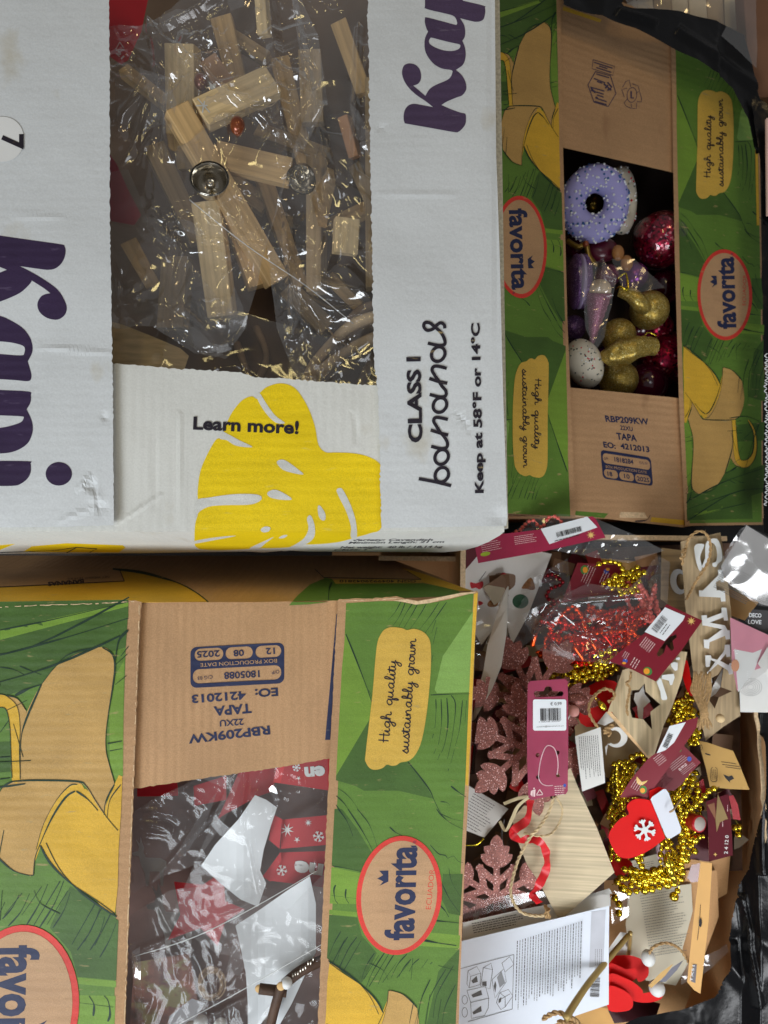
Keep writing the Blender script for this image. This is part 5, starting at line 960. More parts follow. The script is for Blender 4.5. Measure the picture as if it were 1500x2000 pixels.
# gold / red bead chains
def chain(name, pts, r, m, gap, label, group, jit=.0, z0=-.13, sizes=(1,), stretch=1, every=0):
    e = thing(name, label, 'bead chain', W(pts[0][0], pts[0][1], pts[0][2] if len(pts[0]) > 2 else z0), group)
    C3 = cr3(px3(pts, z0), 12); last = None; i = 0; p = Pile(); p.add(*tube_geo(C3, .0004, 4), m); p.build('bead_string', e)
    for a, b in zip(C3, C3[1:]):
        if last is None: last = a
        while (b-last).length > gap*r*2:
            d = (b-last).normalized(); k = sizes[i % len(sizes)]*r; last = last+d*gap*(k+sizes[(i+1) % len(sizes)]*r); i += 1
            J = Vector((random.uniform(-1, 1), random.uniform(-1, 1), random.uniform(-1, 1)))*jit
            M = Matrix.Translation(last+J) @ d.to_track_quat('X', 'Z').to_matrix().to_4x4() @ Matrix.Diagonal((k*(stretch if (every and i % every == 0) else 1), k, k, 1)); mobj('bead', sph(m, 10, 7), M, e)
    return e
GG = 'gold chrome bead chains in the open carton'; RG = 'red chrome bead chains in the open carton'
def wander(box, n, z, sd, dz=.012):
    rnd = random.Random(sd); x0, y0, x1, y1 = box; return [(rnd.uniform(x0, x1), rnd.uniform(y0, y1), z+rnd.uniform(-dz, dz)) for _ in range(n)]
chain('gold_bead_chain', [(1160,1108,-.10),(1175,1100,-.10),(1195,1096,-.10),(1212,1104,-.105),(1218,1120,-.10),(1214,1135,-.10),(1205,1150,-.10),(1222,1158,-.10),(1238,1148,-.10),(1250,1135,-.10),(1238,1125,-.105),(1250,1118,-.10)], .0029, GOLD, 1.0, 'gold bead chain looped behind the maroon card', GG)
chain('gold_bead_chain', [(1060,1332,-.11),(1085,1318,-.105),(1110,1305,-.10),(1140,1296,-.098),(1170,1290,-.098),(1200,1282,-.10),(1205,1296,-.098),(1175,1304,-.095),(1145,1312,-.098),(1115,1322,-.10),(1090,1334,-.10),(1120,1336,-.105),(1150,1322,-.10),(1185,1318,-.10),(1205,1306,-.10)], .0031, GOLD, 1.0, 'gold bead chain in rows above the price tag', GG)
chain('gold_bead_chain', [(1186,1302,-.092),(1160,1285,-.092),(1180,1274,-.09),(1205,1270,-.09),(1196,1290,-.088),(1178,1296,-.09),(1150,1300,-.09)], .0042, GOLD, 1.0, 'larger gold beads under the red tag corner', GG)
CH = mat('crimson chrome', S(232, 52, 40), .14, metal=.85, var=.25, vscale=150); CO = mat('orange chrome', S(236, 84, 30), .12, metal=.85, var=.2); PKC = mat('coral satin bead', S(226, 110, 100), .35, metal=.3)
for sd, m, l in ((1, CH, 'crimson bead chain in the middle of the clear bag'), (2, CH, 'crimson bead chain at the lower side of the clear bag'), (3, CO, 'orange red bead chain among the crimson ones'), (4, PKC, 'coral bead chain toward the twisted end of the bag')):
    box = {1: (1060, 1190, 1260, 1260), 2: (1090, 1230, 1250, 1300), 3: (1050, 1180, 1280, 1290), 4: (1215, 1130, 1290, 1240)}[sd]
    rch = chain('red_bead_chain', wander(box, 20 if sd < 4 else 16, -.105, sd, .010), .0025, m, 1.0, l, RG, sizes=(1, .7, 1.2, .7), stretch=2.2, every=6)
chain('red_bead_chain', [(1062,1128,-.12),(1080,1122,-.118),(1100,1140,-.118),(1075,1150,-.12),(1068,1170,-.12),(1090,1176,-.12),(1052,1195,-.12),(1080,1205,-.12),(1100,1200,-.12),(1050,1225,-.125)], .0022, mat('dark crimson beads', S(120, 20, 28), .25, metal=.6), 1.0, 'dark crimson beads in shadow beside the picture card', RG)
chain('red_bead_chain', [(985,1045,-.085),(1005,1042,-.084),(1030,1022,-.075),(1045,1018,-.072),(1058,1030,-.074),(1072,1012,-.07),(1085,1010,-.07),(1098,1020,-.072)], .0019, PKC, 1.1, 'coral beads peeping out above the header card', RG, jit=.0008)
for i, (a, b) in enumerate((((1046,1240),(1040,1262)), ((1112,1252),(1160,1240)), ((1155,1255),(1172,1280)), ((1180,1240),(1195,1262)), ((1120,1262),(1140,1290)), ((1176,1205),(1178,1214)), ((1205,1200),(1206,1212)), ((1232,1206),(1262,1190)))):
    tube('chrome_rod_bead', [(a[0],a[1],-.092),(b[0],b[1],-.096)], .0022, CO if i % 2 == 0 else CH, n=10, parent=rch)
film('clear_bag', [(1020,1200),(1090,1165),(1150,1140),(1230,1150),(1262,1120),(1284,1083),(1312,1098),(1306,1180),(1270,1260),(1220,1300),(1120,1290),(1050,1270)], lambda x, y: -.078+max(0, (x-1230)*.0002), FILM2, .008, 3.2, 24, 41, creases=((1090,1170,1040,1240,8,2.0),(1285,1090,1262,1200,7,2.0),(1100,1170,1250,1160,8,1.3)), label='clear bag with a twisted end holding the red bead chains', category='bag')
film('clear_bag', [(930,1180),(1010,1190),(1040,1130),(1110,1090),(1120,1200),(1050,1240),(960,1320),(920,1300)], -.122, FILM2, .008, 6, 20, 43, label='clear bag over the dark crimson beads', category='bag')
film('clear_bag', [(985,1060),(1030,1015),(1090,1004),(1150,1008),(1230,1040),(1300,1075),(1230,1100),(1100,1078)], -.085, FILM, .009, 3.2, 24, 47, label='clear bag sticking out behind the header card', category='bag')
# grey back goods near the top edge
plate('dark_wrap', [(1080,1040),(1330,1052),(1335,1110),(1090,1085)], -.20, .001, mat('dark wine wrap', S(44, 16, 30), .3, var=.4, vscale=30, bump=.4, bscale=60), label='dark wine coloured wrapping in shadow under the upper box', category='wrapping')
plate('kraft_card', [(1170,1090),(1260,1098),(1262,1120),(1175,1115)], -.155, .0006, KCARD, label='tan card edge behind the gold chain', category='card'); plate('kraft_card', [(1418,1146),(1482,1176),(1455,1212),(1420,1200)], -.12, .0006, mat('tan card', S(204, 160, 104), .6), label='tan card tucked under the shiny pack at the right', category='card')
# wooden plates with letters
def letter(e, pts, z, th=.006, name='letter', m=None): p = Pile(); p.slab([pts], m or WHITEP, zs(z), th); return p.build(name, e)
e = thing('wooden_sign', 'tall wooden XMAS sign with white letters and a star cut-out, twine at both ends', 'sign', W(1388, 1250, -.11)); zx = zlin(1330, -.088, 1440, -.096, 1050, 1440, -.012)
hole = [(1402,1318),(1414,1300),(1408,1342),(1430,1350),(1404,1362),(1396,1384),(1384,1366),(1388,1340),(1382,1328)]
p = Pile(); p.slab([[(1329,1058),(1372,1048),(1407,1040),(1420,1120),(1428,1200),(1438,1300),(1446,1398),(1412,1420),(1378,1447),(1368,1400),(1352,1300),(1338,1180)], hole[::-1]], WPX, zs(zx), .009, wood('sign edge', 170, 132, 92)); p.build('board', e)
lz = lambda x, y: zx(x, y)+.006; cb = aff(.21333, 1180, 990); cz = lambda l, n=0: [cb(*v) for v in (cr(l, n) if n else l)]
letter(e, cz([(825,370),(850,340),(905,340),(915,360),(885,430),(880,480),(895,540),(890,575),(870,580),(840,490),(830,420)], 3), lz); letter(e, cz([(930,340),(960,300),(1030,290),(1065,350),(1080,430),(1078,490),(1040,520),(1025,550),(995,545),(992,515),(1025,500),(1035,440),(1025,370),(995,330),(975,350),(965,420),(955,480),(925,560),(895,545),(925,470),(925,390)], 2), zs and lz)
letter(e, cz([(1040,575),(1090,578),(1100,690),(1070,692),(1065,665),(1025,690),(1028,765),(1065,762),(1068,768),(1105,770),(1112,865),(1070,868),(1065,830),(870,820),(868,765),(905,765),(1045,625)]), lz)
letter(e, cz([(1000,672),(1024,688),(1030,775),(1030,828),(1002,826)]), lambda x, y: lz(x, y)-.0003, name='letter_bar')
letter(e, cz([(1075,922),(1120,925),(1135,1040),(1098,1042),(1092,1010),(965,1060),(1105,1085),(1130,1130),(1150,1130),(1152,1210),(1115,1215),(1105,1180),(965,1240),(960,1300),(915,1290),(912,1215),(950,1215),(1080,1120),(940,1090),(900,1085),(890,995),(940,990),(942,1020),(1075,970)]), lz)
letter(e, cz([(1105,1262),(1150,1262),(1155,1370),(1120,1375),(1115,1345),(1062,1410),(1140,1450),(1150,1430),(1175,1432),(1178,1530),(1145,1535),(1130,1495),(1040,1440),(975,1500),(990,1610),(950,1615),(942,1515),(960,1500),(1015,1420),(975,1400),(965,1465),(930,1465),(925,1360),(975,1358),(985,1385),(1035,1400),(1090,1330),(1100,1310)]), lz)
plate('white_star', [(1402,1322),(1412,1305),(1407,1342),(1398,1355),(1388,1362),(1390,1345)], -.112, .003, WHITEP, label='white star tip seen through the star cut-out of the XMAS sign', category='star')
twine('jute_loop', [(1335,1092,-.092),(1340,1070,-.08),(1345,1052,-.07),(1362,1038,-.066),(1378,1042,-.066),(1388,1065,-.07),(1382,1100,-.072),(1360,1135,-.076),(1340,1172,-.088)], label='jute loop at the upper end of the XMAS sign', category='twine', r=.0013, group='jute twine on the wooden signs')
twine('jute_knot', [(1331,1080,-.08),(1338,1072,-.078),(1334,1090,-.075),(1326,1086,-.078),(1334,1096,-.076),(1330,1104,-.08)], label='small jute knot at the upper left corner of the XMAS sign', category='twine', r=.0012, fuzz=20, group='jute twine on the wooden signs')
tp = Pile(); rnd = random.Random(9)
for i in range(22):
    x = 1372+rnd.uniform(-16, 16); pts = [(x, 1318+rnd.uniform(-8, 8), -.082), (x-4+rnd.uniform(-6, 6), 1350, -.078), (1372+rnd.uniform(-9, 9), 1378, -.074), (1376+rnd.uniform(-8, 8), 1394, -.074), (1374+rnd.uniform(-20, 20), 1412+rnd.uniform(0, 14), -.082)]
    tp.add(*tube_geo(cr3(px3(pts), 5), .0007, 5), MAT['jute twine'])
tp.build('jute_bunch', smooth=True, label='frayed jute bundle tied at the lower end of the XMAS sign', category='twine', group='jute twine on the wooden signs')
ball('wooden_bead', W(1407, 1403, -.085), .0042, WD3, label='tiny wooden bead under the jute bundle', category='bead')
e = thing('wooden_sign', 'greyish second sign with a white round letter, behind the XMAS sign', 'sign', W(1320, 1150, -.14)); p = Pile(); p.slab([[(1292,1070),(1335,1075),(1350,1190),(1332,1200),(1290,1170)]], WDD, zs(-.135), .008); p.build('board', e)
p = Pile(); p.slab([ell(1326, 1136, 17, 25, 26, -.15), ell(1330, 1136, 9, 16, 20, -.15)[::-1]], WHITEP, zs(-.129), .005); p.build('letter', e)
tr = thing('triangle_sign', 'triangular wooden sign with a star cut-out and white letters, below the sticker tag', 'sign', W(1270, 1380, -.1)); zt2 = zlin(1190, -.074, 1350, -.088)
ch = aff(.16, 1120, 1280); cs_ = lambda l: [ch(*v) for v in l]
p = Pile(); p.slab([cs_([(420,680),(500,480),(600,180),(700,150),(1230,-60),(1390,-40),(1320,300),(1200,640),(1100,860),(985,1230),(900,1220),(470,690)]), cs_([(872,340),(880,440),(1060,600),(940,690),(960,905),(850,780),(715,760),(690,650),(700,430),(800,420)])[::-1]], WPL, zs(zt2), .010, wood('triangle edge', 222, 184, 136)); p.build('board', tr)
p = Pile(); p.slab([cs_([(400,690),(450,680),(975,1250),(910,1262)])], wood('triangle lower rail', 226, 192, 146), zs(lambda x, y: zt2(x, y)-.001), .009); p.build('edge_strip', tr)
lt = lambda x, y: zt2(x, y)+.006
for l in ([(1015,325),(1055,275),(1075,300),(1145,520),(1135,545),(1085,545),(1070,520),(1060,440)], [(1080,240),(1225,225),(1235,270),(1205,360),(1180,365),(1165,310),(1075,285)], [(1190,100),(1230,80),(1275,90),(1270,180),(1240,190),(1195,140)], [(1255,30),(1290,20),(1305,40),(1290,60),(1250,50)]): letter(tr, cs_(l), lt)
plate('white_star', cs_([(855,365),(870,470),(940,560),(855,640),(845,780),(790,770),(780,620),(735,540),(750,460),(800,450)]), -.098, .004, WHITEP, label='white star seen through the cut-out of the triangular sign', category='star')
plate('red_chip', cs_([(755,690),(800,770),(755,775)]), -.097, .003, REDSH, label='red chip seen through the cut-out of the triangular sign', category='ornament')
sp = lambda l, z: [ch(*v)+(z,) for v in l]
twine('jute_loop', sp([(300,880),(240,800),(190,700),(200,580),(280,470),(380,410),(480,440),(500,510),(420,570)], -.068), label='jute loop left of the triangular sign', category='twine', r=.0014, group='jute twine on the wooden signs')
twine('jute_twine', sp([(700,200),(690,300),(640,340),(690,400),(660,560),(650,660),(668,745)], -.066), label='knotted jute cord hanging over the triangular sign', category='twine', r=.0012, group='jute twine on the wooden signs')
bar('dark_stick', ch(560, 500), ch(680, 180), 18, -.080, -.085, .005, WDD, label='grey wooden stick under the maroon tag above the triangular sign', category='stick')
rg = Pile(); rg.slab([cs_([(290,830),(400,690),(470,760),(520,790),(440,830),(380,860)])], WHITEP, zs(-.085), .006); a_ = rg.build('white_figure', label='white plate with a notch left of the triangular sign', category='figure')
p = Pile(); o = ell(525, 1000, 135, 125, 30, 0, -2.2, 2.6); i_ = ell(500, 1000, 80, 85, 24, 0, -1.9, 2.3)[::-1]; p.slab([cs_(o+[(400,1225),(385,1120)]+i_)], WHITEP, zs(-.088), .007); p.build('white_crescent', label='white crescent ring under the triangular sign, beside the text tag', category='figure')
twine('jute_wrap', sp([(360,920),(440,870),(500,840),(430,900),(380,950),(450,930),(420,1000)], -.074), label='jute wrapped round the white crescent ring', category='twine', r=.0016, group='jute twine on the wooden signs')
# sticker tag
zz = zlin(1190, -.050, 1372, -.062); tg = plate('maroon_tag', [(1302,1180),(1372,1212),(1330,1272),(1281,1331),(1235,1308),(1189,1291),(1225,1262),(1258,1238)], zz, .0008, MAROON, edge=PAPER, holes=[[cb(*v) for v in [(600,1190),(660,1165),(665,1195),(625,1225),(640,1300),(615,1320),(570,1260),(545,1340),(500,1372),(480,1350),(500,1310),(560,1230)]]], label='maroon tag with a white barcode sticker and a cut-out, over the triangular sign', category='tag', group='maroon header cards')
s_ = zs(zz); st = Pile(); st.slab([[(1299,1186),(1338,1203),(1334,1212),(1298,1252),(1259,1234)]], STICK, zs(lambda x, y: zz(x, y)+.0004), .0003); st.build('price_sticker', tg); s2 = zs(lambda x, y: zz(x, y)+.0005)
p = Pile(); barcode(p, GREYTXT, s2, (1272, 1228), (.62, -.78), 34, 14, 8); p.build('barcode', tg); prn(s2, [(DARKTXT, (1294,1240), (.6,-.8), 2, -6, 26, 1.4, .1, 5)], tg)
p = Pile(); p.flat([star(1350, 1213, 9, 3, 8)], MAT['gold print'], s_, grid=0); p.flat([ell(1265, 1311, 9, 8, 16, .5)], MAT['logo green'], s_, grid=0); p.flat([ell(1263, 1311, 6, 6, 14)], MAT['logo orange'], s_, grid=0, off=.0005); p.flat([ell(1221, 1291, 5, 4, 12)], MAT['logo blue'], s_, grid=0); p.flat([ell(1219, 1295, 4, 2.5, 10)], MAT['logo orange'], s_, grid=0, off=.0005); p.build('round_logo', tg)
prn(s_, [(LTXT, (1262,1244), (-.45,.6), 6, -4.4, 22, 1.3, .1, 3), (LTXT, (1240,1284), (-.5,.85), 3, -5.5, 20, 1.5, .1, 6), (LTXT, (1222,1272), (-.5,.85), 3, -4, 16, .9, .2, 6)], tg)
# glitter snowflakes
GLR = glitter('rose glitter', S(158, 92, 78), S(100, 54, 46), 1400, .3, .35); SFE = mat('snowflake plywood edge', S(170, 110, 80), .7)
def leaf2(L0, L1, wd, a, o=0.0):
    n = 8; pts = []
    for i in range(n+1): u = i/n; pts.append((L0+(L1-L0)*u, wd/2*math.sin(PI*min(1, u*.9+.1))**.6))
    pts += [(x, -y) for x, y in pts[::-1]]; c_, s_ = math.cos(a), math.sin(a); return [(x*c_-y*s_, x*s_+y*c_) for x, y in pts]
def snowflake(cx, cy, R, rot, zf, label, th=.003):
    p = Pile(); k = 0
    def piece(pts):
        nonlocal k; k += 1; p.slab([[(cx+x, cy+y) for x, y in pts]], GLR, zs(lambda x, y: zf(x, y)+k*3e-5), th, SFE)
    for q in range(6):
        a = rot+q*PI/3; c_, s_ = math.cos(a), math.sin(a); off = lambda pts, d: [(x+c_*d, y+s_*d) for x, y in pts]
        piece([(x*c_-y*s_, x*s_+y*c_) for x, y in ((0, -6.5), (R*.78, -6), (R*.78, 6), (0, 6.5))]); piece(off(leaf2(0, R*.36, 27, a), R*.64))
        for d, L in ((.50, .30), (.66, .24)):
            for sg_ in (-1, 1): piece(off(leaf2(0, R*L*1.05, 20, a+sg_*.95), R*d))
        b = a+PI/6; m_ = R*.52
        for s2_ in (a, a+PI/3):  # rods that close the diamond openings
            P0 = (R*.22*math.cos(s2_), R*.22*math.sin(s2_)); P1 = (m_*math.cos(b), m_*math.sin(b)); d = Vector((P1[0]-P0[0], P1[1]-P0[1])).normalized()*1; nn = Vector((-d.y, d.x))*6.5
            piece([(P0[0]+nn.x, P0[1]+nn.y), (P1[0]+nn.x+d.x*8, P1[1]+nn.y+d.y*8), (P1[0]-nn.x+d.x*8, P1[1]-nn.y+d.y*8), (P0[0]-nn.x, P0[1]-nn.y)])
    return p.build('glitter_snowflake', label=label, category='snowflake', group='rose glitter snowflakes')
snowflake(1040, 1362, 136, math.radians(4), zlin(920, -.085, 1150, -.095), 'rose glitter snowflake, upper one, behind the price tag'); snowflake(1030, 1462, 134, math.radians(20), zlin(920, -.070, 1150, -.080), 'rose glitter snowflake, lower one of the pair, behind the price tag')
snowflake(970, 1752, 122, math.radians(30), zlin(860, -.092, 1100, -.098), 'rose glitter snowflake with a red ribbon, beside the booklet')
# wooden house plate, ribbons, twine
hp = plate('wooden_plate', [(1085,1560),(1095,1515),(1114,1500),(1132,1545),(1165,1615),(1200,1704),(1146,1752),(1093,1799),(1068,1752),(1052,1722),(1030,1690),(1010,1640),(1000,1600),(1035,1560)], zlin(1000, -.082, 1200, -.070), .005, wood('pale plywood', 200, 184, 152, (5, 420, 60)), label='pale pentagonal plywood plate below the price tag', category='plate')
RIB = mat('red satin ribbon', S(214, 24, 34), .35, var=.12, vscale=200, spec=.6)
def ribbon(name, pts, wd, m, tw=0.0, **t):
    C3 = cr3(px3(pts), 8); V = []; n = len(C3)
    for i, q in enumerate(C3):
        d = (C3[min(i+1, n-1)]-C3[max(i-1, 0)]).normalized(); s = d.cross(Vector((0, 0, 1))).normalized(); u = s.cross(d); a = tw*math.sin(i*.35); v = s*math.cos(a)+u*math.sin(a); V += [q-v*wd/2, q+v*wd/2]
    p = Pile(); Fs = [[2*i, 2*i+1, 2*i+3, 2*i+2] for i in range(n-1)]; p.add(V, Fs, m); p.add([v-Vector((0, 0, .0003)) for v in V], [f[::-1] for f in Fs], m); return p.build(name, smooth=True, **t)
ribbon('red_ribbon', [(1036,1562,-.068),(1030,1600,-.066),(1008,1618,-.064),(1000,1628,-.066),(1016,1642,-.068),(1040,1638,-.064),(1060,1650,-.060),(1068,1672,-.062),(1066,1700,-.066),(1052,1730,-.066),(1040,1748,-.066),(1054,1764,-.07)], .0075, RIB, .7, label='red satin ribbon on the pale plywood plate', category='ribbon', group='red satin ribbons'); ribbon('red_ribbon', [(1000,1528,-.09),(1012,1536,-.088),(1022,1530,-.09)], .010, RIB, .2, label='piece of red ribbon between the snowflake petals', category='ribbon', group='red satin ribbons')
STRAW = mat('cream straw band', S(206, 190, 150), .6); ribbon('straw_band', [(984,1570,-.07),(1010,1560,-.066),(1030,1556,-.064)], .003, STRAW, label='flat cream band at the snowflake tip', category='ribbon', group='cream bands'); ribbon('straw_band', [(1034,1556,-.06),(1012,1575,-.058),(1000,1600,-.06),(988,1622,-.066),(976,1604,-.07)], .003, STRAW, .3, label='cream band curling beside the red ribbon', category='ribbon', group='cream bands')
twine('jute_twine', [(1086,1556,-.05),(1098,1580,-.056),(1092,1608,-.058),(1074,1630,-.056),(1045,1632,-.056),(1022,1626,-.056)], label='pale jute cord arc below the price tag', category='twine', r=.0010, m=mat('pale jute', S(208, 186, 146), .9, var=.2, vscale=400))
twine('jute_twine', [(1082,1556,-.05),(1070,1590,-.052),(1050,1620,-.05),(1036,1634,-.052),(1012,1680,-.058),(998,1730,-.058),(1000,1756,-.058),(1016,1780,-.056),(1040,1788,-.056),(1066,1788,-.056)], label='long jute cord curving over the lower snowflake', category='twine', r=.0014, m=MAT['pale jute'])
twine('jute_knot', [(1066,1770,-.056),(1072,1778,-.05),(1064,1788,-.05),(1074,1792,-.052),(1068,1780,-.05),(1064,1768,-.056)], label='jute knot at the corner of the plywood plate', category='twine', r=.0014, fuzz=30)
for x, y, z, m, l in ((1120, 1389, -.060, mat('pink bead', S(238, 170, 160), .4), 'pink bead beside the price tag'), (942, 1516, -.095, mat('dusky pink bead', S(190, 128, 104), .4), 'dusky pink bead near the yellow edge')): ball('wooden_bead', W(x, y, z), .0052, m, label=l, category='bead')
ball('pink_droplet', W(1127, 1367, -.066), .0075, GLR, sc_=(1.3, .85, .4), label='rose glitter drop beside the price tag', category='ornament')
tube('bead_wire', [(1116,1392,-.06),(1105,1412,-.06)], .0006, WHITEP, n=6, label='white wire under the pink bead', category='wire')
# price tag
zp = zlin(1028, -.038, 1112, -.034, 1330, 1560, -.006); def_ = rrect(0, 0, 1, 1, .1)
outl = [(1031,1336),(1036,1330),(1070,1328),(1104,1326),(1109,1331),(1110,1440),(1109,1545),(1105,1551),(1070,1556),(1038,1562),(1032,1558),(1030,1500),(1029,1420)]
hang = [(1042,1354),(1045,1350),(1062,1350),(1065,1342),(1071,1339),(1077,1343),(1080,1350),(1098,1350),(1101,1354),(1098,1360),(1046,1362)]
MAGT = mat('raspberry tag print', S(150, 48, 78), .4, var=.12, vscale=40, coat=.25)
tag1 = plate('price_tag', outl, zp, .0006, MAGT, edge=mat('pink card edge', S(224, 150, 170), .5), holes=[hang]+[ell(x, y, 4, 4.5, 10) for x, y in ((1050,1475),(1089,1470),(1051,1518),(1090,1514))], grid=0, label='raspberry price tag with a white 0,99 euro barcode sticker', category='price tag')
zs3 = lambda x, y: zp(x, y)+.0006; s3 = zs(lambda x, y: zs3(x, y)+.0001); st = Pile(); st.slab([rrect(1041, 1366, 1106, 1427, 4)], STICK, zs(zs3), .0003); st.build('price_sticker', tag1)
p = Pile(); text(p, '€ 0,99', (1075, 1378), (1097, 1377), 6.2, DARKTXT, s3); text(p, '4 066746 350887', (1052, 1411.5), (1095, 1409.5), 2.6, GREYTXT, s3); text(p, 'service@decoration.eu', (1048, 1421), (1101, 1418.5), 2.6, GREYTXT, s3); p.build('price_lettering', tag1)
p = Pile(); barcode(p, DARKTXT, s3, (1055, 1384), (1, -.03), 41, 24, 12); p.build('barcode', tag1)
s4 = zs(zp); p = Pile(); WL_ = LTXT; p.stroke([(1067,1460),(1058,1480),(1053,1505),(1052,1520)], 1, mat('nylon wire', S(220, 190, 196), .3), s4, off=.0015, taper=False); V, Fs = tube_geo(cr3(px3([(1088,1513),(1090,1495),(1088,1475),(1082,1461),(1072,1456),(1064,1462),(1056,1485),(1052,1515),(1056,1528),(1066,1534),(1080,1534)], -.032), 6), .0004, 6); p.V = []; p.F = []; p.I = []; p.add(V, Fs, MAT['nylon wire']); p.build('nylon_wire', tag1, True)
p = Pile()
for l in ([(1036,1552),(1037,1545),(1041,1543),(1040,1556)], [(1041,1543),(1046,1542),(1045,1556),(1042,1556)], ell(1043, 1540, 1.6, 1.8, 8)): p.flat([l], LTXT, s4, grid=0)
for a, b in (((1048,1552),(1054,1542)), ((1054,1542),(1060,1551)), ((1060,1552),(1048,1553))): p.stroke([a, b], 1.5, LTXT, s4, taper=False)
p.flat([ell(1103, 1534, 3, 3.4, 10)], MAT['logo blue'], s4, grid=0); p.build('symbols', tag1); prn(s4, [(LTXT, (1083,1536), (1, -.05), 5, 4, 22, 1.2, .2, 3)], tag1)
# text papers
def paper(outl, z, label, rows, m=PAPER, name='paper_tag', txt=GREYTXT):
    f = plate(name, outl, z, .0004, m, label=label, category='paper tag', group='printed paper leaflets'); prn(zs(z), [(txt,)+tuple(r) for r in rows], f); return f
paper([(1123,1438),(1173,1420),(1182,1529),(1137,1546)], zlin(1123, -.066, 1182, -.072), 'white text tag right of the price tag', [((1167,1436), (.07,1), 10, 4.0, 84, 1.1, .25, 4)])
paper([(914,1534),(993,1580),(946,1636),(905,1620),(905,1540)], zlin(905, -.10, 993, -.105), 'greyish text tag under the snowflake tip', [((925,1550), (.85,.5), 12, 5.6, 58, 1.3, .3, 5)])
bk = paper([(1190,1735),(1196,1745),(1120,1757),(1000,1780),(904,1802),(903,1840),(1100,1790),(1193,1770)], zlin(904, -.085, 1196, -.082), 'rear white booklet page edge above the line drawings', [((925,1822), (.98,-.2), 5, -4.5, 110, 1.5, .3, 6)])
zb2 = zlin(898, -.075, 1190, -.062); bo = plate('instruction_booklet', [(901,1838),(1010,1812),(1100,1791),(1190,1769),(1189,1860),(1189,1962),(1130,1982),(1056,2010),(892,2060),(896,1940)], zb2, .002, mat('bluish white paper', S(214, 220, 230), .55, var=.03), label='white instruction booklet with box drawings and text columns', category='booklet')
sb = zs(zb2); ce = aff(.21333, 880, 1700); p = Pile()
def pl(l, wd=.9, m=GREYTXT): p.stroke([ce(*v) for v in l], wd, m, sb, taper=False, smooth=False, off=.0004)
pl([(90,900),(580,770)]); pl([(580,770),(565,1270)]); pl([(565,1270),(160,1385)])
pl([(160,920),(240,880),(275,940),(185,970),(160,920),(150,1040),(170,1075),(270,1045),(275,940)]); pl([(185,970),(170,1075)]); pl([(300,890),(385,910),(360,1085),(275,1060),(300,890)]); pl([(385,910),(370,850),(300,890)]); pl([(150,1100),(320,1060),(350,1170),(345,1260),(310,1330),(190,1355),(185,1210),(150,1100)]); pl([(185,1210),(350,1170)])
pl([(380,1000),(490,900),(510,1020),(405,1170),(380,1000)]); pl([(470,850),(540,790),(580,860),(500,930),(470,850)]); pl([(420,1210),(450,1120),(530,1090),(570,1150),(500,1250),(460,1275),(420,1210)]); pl([(460,1180),(545,1130)]); pl([(450,1120),(500,1160),(500,1250)])
pl(ell(130, 1185, 25, 40, 12)+[(155,1185)]); pl(ell(130, 1300, 25, 45, 12)+[(155,1300)])
for l in ([(190,1010),(240,965),(250,1020),(205,1035)], [(290,1020),(330,1015),(330,1060),(290,1055)], [(190,1140),(280,1095),(290,1140),(205,1165)], [(200,1300),(280,1240),(285,1290),(210,1320)], [(440,1180),(465,1160),(462,1200),(440,1220)], [(395,1060),(410,1010),(420,1050),(410,1120)]): p.flat([[ce(*v) for v in l]], GREYTXT, sb, grid=0)
p.flat([[ce(*v) for v in [(425,980),(465,920),(500,1030),(450,1075)]]], mat('mid grey print', S(150, 152, 156), .7), sb, grid=0); p.build('line_drawings', bo)
p = Pile()
for i in range(25): lines(p, GREYTXT if i % 3 else DARKTXT, sb, ce(612+i*24.5, 645-i*7.5), (-.03, 1), 1, 1, (655-i*2)*.2133, 1.15 if i % 3 else 1.5, .2, i)
p.build('text_columns', bo)
p = Pile(); p.flat([[ce(*v) for v in [(1290,380),(1420,360),(1400,860),(1270,890)]]], mat('grey printed panel', S(186, 188, 196), .6), sb, grid=0); lines(p, DARKTXT, sb, ce(1345, 440), (0, 1), 3, -5, 30, 1.6, .2, 3); lines(p, GREYTXT, sb, ce(1400, 720), (0, 1), 5, 4, 34, .8, .2, 3); barcode(p, GREYTXT, sb, ce(1285, 980), (-.05, 1), 38, -18, 9); p.build('barcode', bo)
paper([(1227,1744),(1350,1726),(1353,1780),(1334,1850),(1330,1880),(1300,1920),(1230,1900),(1222,1806)], zlin(1222, -.150, 1353, -.155), 'cream leaflet covered in text under the gold beads', [((1250,1750), (.98,-.17), 24, 5.2, 84, 1.0, .3, 8)], PAPERC)
paper([(1231,1682),(1282,1668),(1300,1690),(1300,1720),(1232,1722)], -.155, 'small cream leaflet below the red mitten', [((1238,1690), (.95,-.2), 5, 4, 42, .9, .3, 8)], PAPERC)
paper([(1185,1858),(1212,1820),(1230,1824),(1222,1870),(1190,1866)], -.12, 'white paper corner beside the gilded sticks', [], PAPER)
film('clear_wrap', [(1192,1740),(1230,1745),(1228,1790),(1196,1810)], -.13, FILM, .004, 3.2, 30, 51, label='clear packet with a barcode under the gold beads', category='wrapper')
